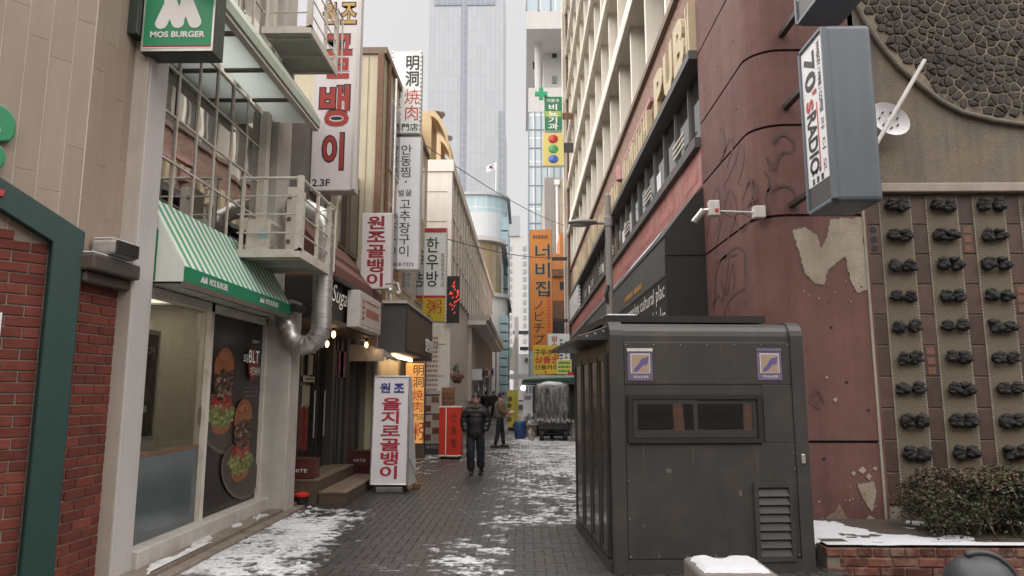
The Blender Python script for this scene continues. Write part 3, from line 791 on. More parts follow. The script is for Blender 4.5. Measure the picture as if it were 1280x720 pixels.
def radio_sign(z0, z1, label, full=True):
    x0, x1, y0, y1 = 3.40, 3.93, 7.42, 8.12
    t = thing('light_box_sign', label, 'sign', (3.66, 7.8, z0))
    cas = pm('blue_grey_casing', (0.105, 0.128, 0.150), 0.4, 0.08, 2, streak=0.08)
    m = B(x0+0.012, x1, y0, y1, z0, z1); m.build('casing', cas, t, bev=0.055, seg=3)
    rim = MB()
    for a in ((y0, y0+0.05, z0+.03, z1-.03), (y1-0.05, y1, z0+.03, z1-.03), (y0+.05, y1-.05, z0, z0+0.05), (y0+.05, y1-.05, z1-0.05, z1)): rim.box(x0-0.03, x0+0.04, *a)
    rim.build('rim', cas, t, bev=0.012)
    B(x0-0.005, x0+0.02, y0+0.05, y1-0.05, z0+0.32, z1-0.05).build('face', sign_white, t)
    B(x0-0.004, x0+0.02, y0+0.05, y1-0.05, z0+0.05, z0+0.318).build('face_base', pm('grey_face', (0.07, 0.068, 0.068), 0.5, 0.1, 3), t)
    # lettering turned a quarter: reading direction runs down, tops of the letters towards the near edge
    rt, up = (0, 0, -1), (0, -1, 0)
    X0 = x0-0.005
    if full:
        text('70', dark_print, t, (X0, 8.0, z1-0.15), rt, up, 0.46, 0.30, bold=0.03)
        text("'s", red_print, t, (X0, 8.0, z1-0.63), rt, up, 0.22, 0.30, bold=0.02)
        text('RADIO', dark_print, t, (X0, 8.0, z1-0.87), rt, up, 0.74, 0.26, bold=0.03)
        B(X0-0.004, X0, 7.705, 7.725, z1-1.60, z1-0.80).build('red_rule', red_print, t)
        text('WHISKEY / WINE / COFFEE', dark_print, t, (X0, 7.64, z1-0.10), rt, up, 0.86, 0.085, bold=0.02)
        text('라디오', dark_print, t, (X0, 7.64, z1-1.03), rt, up, 0.62, 0.09, spacing=1.8)
        marks(t, dark_print, (X0, 7.98, z1-1.66), rt, up, 0.07, 0.36, 3, 4); marks(t, dark_print, (X0, 7.98, z1-1.57), rt, up, 0.05, 0.30, 3, 8)
    else:
        text('70', dark_print, t, (X0, 8.0, z0+0.83), rt, up, 0.40, 0.30, bold=0.03)
    for zz in (z0+0.35, z1-0.35):
        B(x0+0.1, x0+0.18, y1-0.02, 9.02, zz, zz+0.06).build('bracket', dark_steel, t)
    return t
radio_sign(3.74, 5.80, 'grey light box sign lettered seventies radio, hanging beside red wall')
radio_sign(6.14, 8.2, 'grey light box sign hanging above the radio sign')
ds = thing('dish_antenna', 'small white perforated dish antenna on a slanted pole against stucco', 'antenna', (4.85, 8.8, 4.5))
a, b_ = onY(1156, 75, 8.72), onY(1092, 186, 8.72)
MB().tube([b_, a], 0.028, 8).build('pole', white_paint, ds)
c_ = onY(1112, 149, 8.78)
m = MB(); n = 20
nrm = Vector((-0.15, -1, 0.1)).normalized(); ux = Vector((0.83, 0, -0.55)).normalized(); uy = nrm.cross(ux)
for rr, dd in ((0.0, 0.05), (0.12, 0.035), (0.20, 0.012), (0.255, -0.02)):
    for k in range(n):
        t = 2*math.pi*k/n; m.v.append(tuple(c_ + (ux*math.cos(t)*rr*1.08+uy*math.sin(t)*rr*0.8) - nrm*dd))
for i in range(3):
    for k in range(n): m.f.append((i*n+k, i*n+(k+1) % n, (i+1)*n+(k+1) % n, (i+1)*n+k))
m.build('dish', sign_white, ds, smooth=True)
for k in range(7):
    t = k*0.9; q = c_+ux*math.cos(t)*0.13+uy*math.sin(t)*0.10+nrm*0.0
    MB().tube([q+nrm*0.0, q-nrm*0.03], 0.012, 6).build('dish_hole', black, ds)
MB().tube([c_, Vector((c_.x, 9.0, c_.z-0.1))], 0.03, 8).build('wall_mount', galv, ds)

# ================================================================ STREET LAMP
lp = thing('street_lamp', 'grey steel street lamp with flat oval head beside the pub', 'lamp', (1.49, 12, 0))
pole_m = pm('grey_pole', (0.27, 0.26, 0.25), 0.5, 0.12, 4, streak=0.1)
MB().lathe([(0.085, -0.02), (0.085, 0.9), (0.066, 1.0), (0.058, 4.55), (0.075, 4.56), (0.075, 4.72), (0.05, 4.74), (0.05, 5.12), (0.03, 5.14)], 1.49, 12, 14).build('pole', pole_m, lp, smooth=False)
MB().tube([(1.49, 12, 4.62), (1.25, 12, 4.62)], 0.03, 8).build('arm', pole_m, lp)
m = MB().blob((1.04, 12, 4.63), (0.27, 0.15, 0.055), 18, 8); m.build('lamp_head', pole_m, lp, smooth=True)
MB().blob((0.99, 12, 4.585), (0.17, 0.10, 0.035), 14, 6).build('lamp_lens', pm('lamp_lens', (0.35, 0.33, 0.32), 0.2, 0.1, 4), lp, smooth=True)
MB().tube([(1.44, 11.94, 3.2), (1.42, 11.92, 3.35), (1.46, 11.93, 3.5)], 0.035, 6).build('cable_clamp', dark_steel, lp)

# ================================================================ KIOSK
kx, ky = 0.84, 6.84
ko = thing('kiosk', 'dark grey steel shoe repair kiosk with sliding window, louvre and canopy', 'kiosk', (kx, ky, 0), rz=R(4.2), local=True)
KW, KD, KH = 1.93, 2.25, 2.36
k_m = pm('kiosk_grey', (0.046, 0.0425, 0.0395), 0.45, 0.12, 1.5, streak=0.14, dirt=(0.075, 0.066, 0.057), damt=0.55, dscale=2.6, bump=0.05, bscale=110)
k_d = pm('kiosk_dark', (0.025, 0.023, 0.022), 0.4, 0.1, 3)
# body with a rounded top edge and slightly splayed foot
prof = [(0.0, 0.0)]
rr = 0.13
body = MB()
pr = [(0, 0.02), (0, KH-rr)] + [(rr-rr*math.cos(t), KH-rr+rr*math.sin(t)) for t in [R(a) for a in (22, 45, 68, 90)]] + [(KD-rr, KH), (KD, KH-rr), (KD, 0.02)]
body.prism(pr, 'x', 0.03, KW-0.03); body.build('body', k_m, ko)
for a, b_ in ((0.0, 0.13), (KW-0.13, KW)):
    MB().prism([(-0.02, 0.0), (-0.02, KH-rr+0.005)] + [(rr-(rr+0.02)*math.cos(t), KH-rr+(rr+0.02)*math.sin(t)) for t in [R(q) for q in (22, 45, 68, 90)]] + [(0.35, KH+0.02), (0.35, KH-0.1), (0.06, KH-0.3), (0.06, 0.0)], 'x', a, b_).build('corner_post', k_m, ko)
MB().box(0.13, KW-0.13, -0.025, 0.02, 0.0, 0.12).build('base_rail', k_m, ko)
MB().box(0.02, KW-0.25, 0.25, KD, KH+0.03, KH+0.10).build('roof_slab', k_d, ko)
# front panels with fine joints
for (a, b_, c, d) in ((0.135, 1.80, 1.76, 2.17), (0.135, 1.80, 0.13, 1.19)):
    MB().box(a, b_, -0.008, 0.01, c, d).build('panel', k_m, ko, bev=0.004, seg=1)
MB().box(1.50, 1.80, -0.008, 0.01, 1.195, 1.755).build('panel', k_m, ko, bev=0.004, seg=1)
# sliding window
wf = MB()
wx0, wx1, wz0, wz1 = 0.16, 1.48, 1.20, 1.66
for a in ((wx0, wx1, wz0, wz0+0.045), (wx0, wx1, wz1-0.045, wz1), (wx0, wx0+0.045, wz0+0.045, wz1-0.045), (wx1-0.045, wx1, wz0+0.045, wz1-0.045)):
    wf.box(a[0], a[1], -0.035, 0.02, a[2], a[3])
wfo = wf.build('window_frame', k_d, ko)
xm = 0.82
for a, b_, yy in ((wx0+0.05, xm+0.02, -0.018), (xm-0.02, wx1-0.05, -0.006)):
    m = MB()
    for q in ((a, b_, wz0+.05, wz0+.12), (a, b_, wz1-.09, wz1-.05), (a, a+.04, wz0+.12, wz1-.09), (b_-.04, b_, wz0+.12, wz1-.09)): m.box(q[0], q[1], yy-0.012, yy+0.010, q[2], q[3])
    m.build('sash', dark_steel, wfo)
    MB().box(a+0.04, b_-0.04, yy-0.002, yy+0.002, wz0+.12, wz1-.09).build('pane', glass('kiosk_pane', (0.5, 0.42, 0.32), 0.45, 0.01, 0.5), wfo)
# louvre
lv = MB()
lx0, lx1, lz0, lz1 = 1.36, 1.74, 0.10, 0.82
for q in ((lx0, lx1, lz0, lz0+.04), (lx0, lx1, lz1-.04, lz1), (lx0, lx0+.04, lz0+.04, lz1-.04), (lx1-.04, lx1, lz0+.04, lz1-.04)): lv.box(q[0], q[1], -0.04, 0.0, q[2], q[3])
lvo = lv.build('louvre', k_m, ko)
MB().box(lx0+.04, lx1-.04, -0.006, 0.0, lz0+.04, lz1-.04).build('louvre_back', black, lvo)
for i in range(8):
    z = lz0+0.045+i*0.079
    MB().prism([(-0.042, z), (-0.036, z-0.004), (-0.010, z+0.066), (-0.014, z+0.072)], 'x', lx0+0.042, lx1-0.042).build('slat', pm('louvre_grey', (0.036, 0.035, 0.036), 0.5, 0.08, 3), lvo)
# little posters with a shoe
lav = pm('lavender_print', (0.135, 0.115, 0.19), 0.5, 0.08, 6); tan = pm('tan_print', (0.34, 0.25, 0.19), 0.5, 0.08, 6); pur = pm('purple_print', (0.11, 0.09, 0.24), 0.5, 0.1, 6)
def poster(x, z, tilt):
    w_, h_ = 0.245, 0.295
    p = MB().box(x, x+w_, -0.014, -0.0085, z, z+h_).build('shoe_poster', lav, ko)
    B(x+0.03, x+w_-0.025, -0.016, -0.0142, z+0.07, z+h_-0.035).build('poster_field', white_print, p, bev=0)
    B(x+0.036, x+w_-0.031, -0.018, -0.0162, z+0.076, z+h_-0.041).build('poster_ground', tan, p)
    sp_ = [(0.06, 0.085), (0.085, 0.085), (0.12, 0.115), (0.15, 0.15), (0.165, 0.16), (0.17, 0.145), (0.195, 0.165), (0.21, 0.225), (0.195, 0.235), (0.175, 0.215), (0.15, 0.22), (0.13, 0.20), (0.10, 0.15), (0.065, 0.115), (0.055, 0.10)]
    m = MB(); m.v = [(x+a, -0.0195, z+c) for a, c in sp_]; m.f = [tuple(range(len(sp_)))]
    m.build('shoe_picture', pur, p)
    text('구두수선·광택', white_print, p, (x+0.05, -0.0145, z+0.02), (1, 0, 0), (0, 0, 1), 0.15, 0.028, depth=0.001)
    B(x-0.004, x+w_+0.004, -0.02, -0.0085, z+h_-0.012, z+h_+0.018).build('clip_strip', white_paint if not tilt else lav, p)
poster(0.17, 1.795, 0); poster(1.46, 1.80, 1)
rd = pm('kiosk_drip', (0.085, 0.070, 0.056), 0.7, 0.3, 12)
for i, (x, z0, L_) in enumerate(((0.30, 1.18, 0.34), (0.78, 1.18, 0.22), (1.41, 1.18, 0.42), (1.45, 0.09, 0.05), (0.55, 2.16, 0.12), (1.10, 2.16, 0.18))):
    MB().add([(x, -0.0092, z0), (x+0.012, -0.0092, z0), (x+0.009, -0.0092, z0-L_*0.6), (x+0.005, -0.0092, z0-L_), (x+0.002, -0.0092, z0-L_*0.7)], [(0, 1, 2, 3, 4)]).build('rust_drip', rd, ko)
for (x, z) in [(0.16+0.27*k, 2.145) for k in range(7)]+[(0.16+0.27*k, 0.155) for k in range(7)]+[(0.155, 0.5), (0.155, 0.85), (1.78, 0.95), (1.78, 1.1)]:
    MB().blob((x, -0.009, z), (0.006, 0.004, 0.006), 8, 5).build('screw', pole_m, ko)
for (x, z, w_, h_) in ((0.52, 0.92, 0.05, 0.035), (1.22, 0.70, 0.03, 0.05), (0.28, 0.42, 0.018, 0.018)):
    B(x, x+w_, -0.0093, -0.0083, z, z+h_).build('sticker_residue', pm('sticker_residue', (0.12, 0.11, 0.10), 0.8, 0.3, 40), ko)
B(1.845, 1.885, -0.032, -0.02, 1.0, 1.09).build('lock', galv, ko, bev=0.006)
# left side: sliding glass doors and wall panels, canopy above
ds_ = MB().box(-0.002, 0.028, 0.10, KD-0.02, 0.10, 2.08).build('door_surround', k_d, ko)
dg_ = pm('kiosk_door_glass', (0.045, 0.040, 0.036), 0.12, 0.15, 2, spec=0.8)
for i, (a, b_) in enumerate(((0.14, 0.50), (0.56, 1.02), (1.08, 1.58), (1.64, 2.2))):
    d_ = MB()
    for q in ((a, b_, .12, .17), (a, b_, 2.0, 2.06), (a, a+.045, .17, 2.0), (b_-.045, b_, .17, 2.0)): d_.box(-0.03, -0.003, q[0], q[1], q[2], q[3])
    do = d_.build('sliding_door', k_m, ko)
    MB().box(-0.018, -0.012, a+.045, b_-.045, .17, 2.0).build('pane', dg_, do)
MB().box(-0.03, 0.03, 0.05, KD, 0.0, 0.10).build('sill', k_m, ko)
# canopy: thin sloping sheet out over the doors
can = MB().prism([(0.05, KH-0.005), (-0.29, KH-0.12), (-0.29, KH-0.165), (0.05, KH-0.165)], 'y', 0.12, KD+0.35)
cano = can.build('canopy', k_m, ko, bev=0.006, seg=1)
for i in range(3):
    yy = 0.16; t = 0.25+0.25*i
    MB().blob((0.05-0.34*t, 0.118, KH-0.05-0.10*t), (0.012, 0.006, 0.012), 8, 5).build('rivet', pole_m, cano)
B(1.1, 1.45, 0.6, 0.9, KH+0.10, KH+0.135).build('roof_snow', snow, ko, bev=0.015)
B(0.05, 0.35, 0.35, 0.8, KH+0.10, KH+0.125).build('roof_snow', snow, ko, bev=0.012)

# ================================================================ GRANITE BLOCK, BOLLARD, PLANTER, HEDGE
gran = pm('granite', (0.14, 0.122, 0.11), 0.8, 0.5, 110, bump=0.5, bscale=100, dirt=(0.16, 0.14, 0.13), damt=0.4, dscale=3)
gb = thing('granite_block', 'square granite block with snow on top, in front of the kiosk', 'stone block', (1.6, 5.7, -0.30))
B(1.30, 1.89, 5.4, 6.0, -0.34, 0.352).build('stone', gran, gb, bev=0.035, seg=3)
m = MB(); n = 16
for j in range(n+1):
    for i in range(n+1):
        a, c = i/n, j/n
        e = min(a, 1-a, c, 1-c); notch = max(0, 1-((a-0.45)**2*30+(c-1.0)**2*9))
        wob = 0.06*noise.noise(Vector((a*5, c*5, 3)))
        m.v.append((1.34+0.51*a+0.02*noise.noise(Vector((c*6, 1, 2)))*(a*2-1), 5.47+0.5*c+0.02*noise.noise(Vector((a*6, 5, 2))), 0.352+(0.028*sstep(0.0, 0.10, e+wob*0.4)-0.034*notch)*1.0+0.004*noise.noise(Vector((a*9, c*9, 0)))))
for j in range(n):
    for i in range(n): m.f.append((j*(n+1)+i, j*(n+1)+i+1, (j+1)*(n+1)+i+1, (j+1)*(n+1)+i))
m.build('snow_cap', snow, gb, smooth=True)
bo = thing('bollard', 'dark rounded cast bollard in front of the brick planter', 'bollard', (3.45, 5.5, -0.36))
bm_ = pm('bollard_grey', (0.032, 0.034, 0.04), 0.45, 0.2, 6, bump=0.2, bscale=40)
pf = [(0.25, -0.36), (0.25, 0.10), (0.25, 0.21)] + [(0.25*math.cos(R(a)), 0.22+0.25*math.sin(R(a))) for a in (12, 26, 42, 58, 74, 86)]
MB().lathe(pf, 3.45, 5.6, 28).build('post', bm_, bo, smooth=True)
MB().tube([(3.45+0.265*math.cos(R(a)), 5.6-0.02, 0.22+0.26*math.sin(R(a))) for a in range(0, 115, 8)], 0.028, 8).build('ridge_band', bm_, bo, smooth=True)

pl = thing('brick_planter', 'old brick planter wall topped with snow below the hedge', 'planter', (5.0, 7.6, -0.36))
br_m = pm('old_brick', (0.125, 0.050, 0.036), 0.9, 0.35, 10, bump=0.6, bscale=35, rnd_=0.45, dirt=(0.25, 0.20, 0.16), damt=0.6, dscale=5, spec=0.2)
mo_m = pm('old_mortar', (0.20, 0.17, 0.14), 0.95, 0.2, 15, bump=0.5)
PY = 7.08; PZ = 0.20
B(2.93, 8.0, PY+0.02, PY+0.26, -0.4, PZ-0.012).build('mortar_core', mo_m, pl)
bl = [B(0, l, 0, 0.11, 0, 0.078).mesh('brick', br_m, bev=0.008, seg=1) for l in (0.235, 0.115, 0.16)]
for r_ in range(6):
    z = PZ-0.09*(r_+1); x = 2.925 - (0.12 if r_ % 2 else 0)
    while x < 6.4:
        if r_ == 0: k_ = 1; l = 0.115+0.02
        else: k_ = 0; l = 0.235
        if x > 2.9: piece(bl[k_], 'brick', (x, PY+rnd.uniform(-.008, .008), z+rnd.uniform(-.003,.003)), pl, (rnd.uniform(-.02,.02), 0, rnd.uniform(-.02,.02)), (1.17 if r_ == 0 else 1, 1, 1))
        x += l+0.016
B(2.95, 8.0, PY+0.26, 8.99, -0.4, 0.13).build('soil', pm('dark_soil', (0.06, 0.045, 0.035), 0.95, 0.4, 20, bump=0.8, bscale=30), pl)
def psn(x, y):
    n = fbm(x*1.7, y*2.2, 31, 5)
    rim = sstep(PY+0.22, PY+0.14, y)*(0.14+0.26*sstep(6.2, 4.4, x))
    back = sstep(7.5, 7.9, y)*0.13+sstep(4.9, 3.4, x)*0.18
    d = 0.24+rim+back-n*0.9
    return np.where(d > 0, np.where(y < PY+0.25, PZ-0.008, 0.13)+np.minimum(d*0.10, 0.028), 0.06)
o = grid_mesh('snow', np.arange(2.94, 7.4, 0.035), np.arange(PY+0.01, 8.99, 0.035), psn, snow, cull=0.132)
tag(o, 'snow lying along the planter edge and soil under the hedge', 'snow'); o['kind'] = 'stuff'
hd = thing('hedge', 'clipped evergreen hedge growing in the brick planter', 'hedge', (5.8, 8.35, 0.06))
lf = [pm('hedge_leaf_%s' % n_, c_, 0.55, 0.3, 8) for n_, c_ in (('green', (0.030, 0.042, 0.017)), ('olive', (0.047, 0.045, 0.020)), ('russet', (0.075, 0.038, 0.020)))]
leafv = []; leaff = []; leafm = []
r = random.Random(5)
for i in range(48000):
    x = r.uniform(4.36, 8.2); y = 8.15+r.gauss(0, 0.24)
    top = 0.80+0.09*noise.noise(Vector((x*2.3, 1, 0)))+0.05*noise.noise(Vector((x*6, 4, 0)))-0.28*max(0, 4.62-x)/0.26
    if abs(y-8.15) > 0.58: continue
    z = 0.14+(top-0.14)*(1-r.random()**1.7*0.95); z -= 0.35*max(0, abs(y-8.15)-0.28)
    dens = noise.noise(Vector((x*3.1, y*3, z*4)))
    if dens < -0.22 - 0.2*(z > top-0.1) or (z < 0.3 and r.random() < 0.5): continue
    d = Vector((r.gauss(0, 1), r.gauss(0, 1)-0.5, r.gauss(0, 1)+0.7)).normalized(); t = d.orthogonal().normalized(); t.rotate(Matrix.Rotation(r.uniform(0, 6.28), 3, d)); s_ = t.cross(d)
    L_ = r.uniform(0.028, 0.055); k0 = len(leafv); c_ = Vector((x, y, z))
    leafv += [c_-t*L_*0.5, c_+s_*L_*0.28+d*0.004, c_+t*L_*0.5, c_-s_*L_*0.28+d*0.004]
    leaff.append((k0, k0+1, k0+2, k0+3)); leafm.append(2 if (z > top-0.16 and r.random() < 0.45) or r.random() < 0.1 else (1 if r.random() < 0.35 else 0))
m = MB(); m.v = [tuple(v) for v in leafv]; m.f = leaff
o = m.build('leaves', lf, hd); o['kind'] = 'stuff'
for p, k_ in zip(o.data.polygons, leafm): p.material_index = k_
tw_m = pm('twig', (0.06, 0.042, 0.03), 0.85, 0.2, 10)
m = MB()
for i in range(46):
    x = r.uniform(4.4, 8.1); y = 8.1+r.uniform(-0.35, 0.25); p = Vector((x, y, 0.05)); P = [p]
    for k in range(4): p = p+Vector((r.gauss(0, 0.045), r.gauss(0, 0.03), 0.15)); P.append(p)
    m.tube(P, [0.011, 0.009, 0.007, 0.005, 0.003], 5)
o = m.build('stems', tw_m, hd); o['kind'] = 'stuff'
# ================================================================ LEFT: CORNER OF THE BURGER BUILDING (beige panels, brick, green portal)
XC, YC = -3.79, 5.72                      # corner where the chamfer meets the street side
cb = thing('corner_facade', 'corner facade of beige stone panels over red brick with a green gabled portal', 'building', (-4.2, 5.6, -0.36))
bpan = pm('beige_panel', (0.31, 0.24, 0.19), 0.6, 0.07, 1.3, streak=0.10, rnd_=0.05, bump=0.04, bscale=60)
bjoint = pm('pale_joint', (0.56, 0.51, 0.46), 0.8, 0.1, 4)
brick_m = pm('red_brick', (0.150, 0.043, 0.032), 0.85, 0.22, 9, rnd_=0.22, spec=0.2, bump=0.35, bscale=45, dirt=(0.07, 0.027, 0.023), damt=0.5, dscale=3)
bmort = pm('brick_mortar', (0.25, 0.21, 0.18), 0.9, 0.15, 12)
ch = R(40)                                # heading of the chamfer wall
def wall_pieces(origin, ang, length, z0, z1):
    """returns functions placing boxes in a wall frame: u along the wall (towards the camera), n outwards"""
    du = Vector((-math.sin(ang), -math.cos(ang), 0)); dn = Vector((math.cos(ang), -math.sin(ang), 0))
    return du, dn
def wbox(o, du, dn, u0, u1, n0, n1, z0, z1):
    o = Vector(o); m = MB(); vs = []
    for z in (z0, z1):
        for u_, n_ in ((u0, n0), (u1, n0), (u1, n1), (u0, n1)):
            p = o+du*u_+dn*n_; vs.append((p.x, p.y, z))
    return m.add(vs, [(0,3,2,1),(4,5,6,7),(0,1,5,4),(1,2,6,5),(2,3,7,6),(3,0,4,7)])
O2 = (XC, YC, 0)
d1, n1 = wall_pieces(O2, ch, 0, 0, 0)
a4 = R(4); d0 = Vector((-math.sin(a4), -math.cos(a4), 0)); n0_ = Vector((math.cos(a4), -math.sin(a4), 0))
Ltop = 0.60                               # street-side strip runs from the corner to the white pillar
# backing
wbox(O2, d1, n1, 0.0, 3.2, -0.3, -0.004, -0.4, 9).build('backing', bjoint, cb)
wbox(O2, d0, n0_, -0.75, 0.0, -0.3, -0.004, -0.4, 9).build('backing', bjoint, cb)
# tall narrow stone panels
def panels(o, du, dn, u0, u1, wd, zlo, seed):
    r = random.Random(seed); u_ = u0
    while u_ < u1-0.02:
        w_ = min(wd*r.uniform(0.9, 1.1), u1-u_); z = zlo+r.uniform(0, 0.7)-0.7
        while z < 8.5:
            h = 1.15; za, zb = max(z, zlo), z+h-0.008
            if zb > zlo+0.05: wbox(o, du, dn, u_+0.004, u_+w_-0.004, -0.012, 0.0, za, zb).build('stone_panel', bpan, cb)
            z += h
        u_ += w_
panels(O2, d1, n1, 0.004, 3.0, 0.165, 2.72, 1); panels(O2, d0, n0_, -0.62, -0.004, 0.155, 2.72, 2)
# brick: street-side strip and the wall inside the portal
ang1 = math.atan2(d1.y, d1.x); ang0 = math.atan2(d0.y, d0.x)
bw, bh = 0.236, 0.0745
def bricks(o, du, dn, u0, u1, z0, z1, depth, cap):
    k = 0; ang = math.atan2(du.y, du.x); z = z0; row = 0
    cache = {}
    while z < z1:
        u_ = u0 - (bw+0.012)/2*(row % 2)
        while u_ < u1:
            a, b_ = max(u_, u0), min(u_+bw, u1)
            if b_-a > 0.03:
                L_ = round(b_-a, 3)
                if L_ not in cache: cache[L_] = B(0, L_, -0.04, 0.0, 0, bh).mesh('brick', brick_m, bev=0.004, seg=1)
                p = Vector(o)+du*a+dn*(depth+rnd.uniform(-.002, .003))
                piece(cache[L_], 'brick', (p.x, p.y, z), cb, (0, 0, ang))
            u_ += bw+0.012
        z += bh+0.012; row += 1
wbox(O2, d0, n0_, -0.60, 0.0, -0.012, 0.010, -0.4, 2.62).build('mortar_bed', bmort, cb)
bricks(O2, d0, n0_, -0.585, 0.0, -0.06, 2.56, 0.022, 300)
wbox(O2, d1, n1, 0.1, 1.7, -0.012, 0.010, -0.4, 2.95).build('mortar_bed', bmort, cb)
bricks(O2, d1, n1, 0.21, 0.80, 0.3, 2.86, 0.022, 300); bricks(O2, d1, n1, 0.45, 0.80, 2.89, 2.97, 0.022, 300)
# cornice on the brick strip
con_m = pm('brown_cornice', (0.068, 0.052, 0.043), 0.6, 0.15, 4)
wbox(O2, d0, n0_, -0.585, 0.02, 0.0, 0.13, 2.60, 2.70).build('cornice', con_m, cb, bev=0.02, seg=2)
wbox(O2, d0, n0_, -0.585, 0.05, 0.0, 0.21, 2.70, 2.84).build('cornice', con_m, cb, bev=0.02, seg=2)
m = wbox(O2, d0, n0_, -0.4, 0.04, 0.05, 0.19, 2.842, 2.86); m.build('cornice_snow', snow, cb, bev=0.008)
# green gabled portal frame, proud of the chamfer wall
gr_m = pm('dark_green_paint', (0.014, 0.046, 0.040), 0.45, 0.08, 2, streak=0.05)
def wprof(prof, n_a, n_b):
    m = MB(); k = len(prof); vs = []
    for nn in (n_a, n_b):
        for u_, z in prof:
            p = Vector(O2)+d1*u_+n1*nn; vs.append((p.x, p.y, z))
    return m.add(vs, [tuple(range(k)), tuple(range(k, 2*k))[::-1]] + [(i, i+k, (i+1) % k+k, (i+1) % k) for i in range(k)])
wprof([(-0.03, -0.36), (-0.03, 3.02), (0.9, 3.52), (1.83, 3.02), (1.83, -0.36), (1.62, -0.36), (1.62, 2.90), (0.9, 3.28), (0.20, 2.90), (0.20, -0.36)], 0.0, 0.10).build('portal_frame', gr_m, cb, bev=0.008, seg=1)
emo = [(0.14+0.12*math.cos(R(t)), 3.52+0.12*math.sin(R(t))) for t in range(-80, -269, -20)] + [(0.13+0.17*math.cos(R(t)), 3.78+0.17*math.sin(R(t))) for t in range(-140, -281, -20)] + [(0.6, 3.95), (0.6, 3.40)]
em = wprof([(0.55+q[0]*0.8, q[1]) for q in emo], 0.012, 0.06).build('green_emblem', pm('sign_green', (0.015, 0.235, 0.10), 0.4, 0.05, 3), cb, bev=0.012)
wprof([(0.55+q[0]*0.66+0.10, 3.66+(q[1]-3.66)*0.62) for q in emo], 0.06, 0.066).build('emblem_field', white_print, em)
wprof([(0.57, 3.20), (0.8, 3.22), (0.8, 3.27), (0.56, 3.25)], 0.101, 0.12).build('red_strip', red_print, cb)
wbox(O2, d1, n1, 0.475, 0.9, 0.03, 0.036, 1.95, 2.3).build('white_notice', sign_white, cb)
# floodlight lying on the cornice, dusted with snow
fl = thing('floodlight', 'grey floodlight with black front and snow on the brown cornice', 'floodlight', (-3.62, 5.95, 2.845))
m = wbox((-3.64, 6.02, 0), d0, n0_, -0.17, 0.18, -0.10, 0.12, 2.862, 3.00); m.build('housing', pm('grey_housing', (0.30, 0.28, 0.26), 0.5, 0.2, 10), fl, bev=0.03)
m = wbox((-3.64, 6.02, 0), d0, n0_, -0.15, 0.16, 0.121, 0.135, 2.875, 2.995); m.build('front_glass', black, fl, bev=0.006)
m = wbox((-3.64, 6.02, 0), d0, n0_, -0.14, 0.16, -0.09, 0.09, 3.001, 3.02); m.build('snow_cap', snow, fl, bev=0.008)
wbox((-3.64, 6.02, 0), d0, n0_, 0.02, 0.06, -0.05, 0.05, 2.845, 2.87).build('bracket', dark_steel, fl)

# ================================================================ BURGER SHOP
XG = -3.74                                # glass line
bs = thing('burger_shop', 'burger shop front with white pillars, big window and gridded upper glazing', 'shop', (-4.2, 8.3, 0))
B(-3.80, -3.60, 6.29, 6.62, -0.1, 9).build('pillar', pm('shop_pillar', (0.50, 0.47, 0.46), 0.5, 0.05, 2, streak=0.08), bs, bev=0.006, seg=1)
B(-3.805, -3.607, 6.270, 6.288, -0.1, 9).build('pillar_return', beige_paint, bs)
B(-3.86, -3.81, 6.20, 6.29, -0.1, 9).build('yellow_seam', pm('yellow_seam', (0.33, 0.25, 0.13), 0.7, 0.15, 5), bs)
cp_m = pm('white_pillar', (0.47, 0.445, 0.41), 0.6, 0.06, 3, streak=0.12, dirt=(0.24, 0.21, 0.18), damt=0.45, dscale=2)
B(-3.80, -3.335, 9.93, 10.36, 0.0, 3.0).build('pillar', cp_m, bs, bev=0.008, seg=1)
B(XG-0.1, -3.55, 6.62, 9.93, 0.07, 0.23).build('sill', cp_m, bs, bev=0.006, seg=1)
for y0, y1 in ((6.62, 6.66), (8.11, 8.19), (9.88, 9.93)): B(XG-0.03, XG+0.06, y0, y1, 0.23, 2.72).build('mullion', cream_metal, bs)
B(XG-0.03, XG+0.06, 6.62, 9.93, 2.62, 2.72).build('window_head', cream_metal, bs)
B(XG-0.005, XG+0.0, 6.66, 8.11, 0.23, 2.62).build('window_pane', glass('shop_glass', (0.88, 0.88, 0.84), 0.10, 0.03, 0.9, 0.5), bs)
B(XG+0.001, XG+0.004, 6.66, 8.11, 0.23, 1.05).build('teal_film', pm('teal_film', (0.075, 0.095, 0.097), 0.12, 0.2, 2, spec=0.8), bs)
B(XG+0.001, XG+0.006, 6.66, 8.11, 1.05, 1.09).build('film_edge', rust, bs)
# the room behind the glass
B(-4.6, -4.55, 6.3, 10.2, 0, 2.9).build('room_wall', pm('room_wall', (0.50, 0.46, 0.39), 0.8, 0.1, 2), bs)
B(-5.2, -3.78, 8.2, 8.25, 0, 2.9).build('room_wall', pm('room_wall', (0.36, 0.31, 0.23)), bs)
B(-5.2, -3.76, 6.3, 8.2, -0.02, 0.06).build('room_floor', pm('room_floor', (0.12, 0.10, 0.08), 0.6, 0.2, 3), bs)
rl_ = B(-4.5, -4.0, 6.9, 7.9, 2.70, 2.74).build('room_fill_panel', pm('room_fill_panel', (0.9, 0.85, 0.7), 0.5, emit=(1, 0.9, 0.75), estr=1.2), bs)  # unseen glowing ceiling panel, added to brighten the room behind the glass
li = bpy.data.lights.new('room_fill', 'AREA'); li.energy = 3.5; li.color = (1, 0.92, 0.80); li.shape = 'RECTANGLE'; li.size = 0.5; li.size_y = 1.0  # added fill light under that panel
lo = bpy.data.objects.new('room_fill', li); C.objects.link(lo); lo.parent = bs; lo.location = (-4.25+4.2, 7.4-8.3, 2.68)
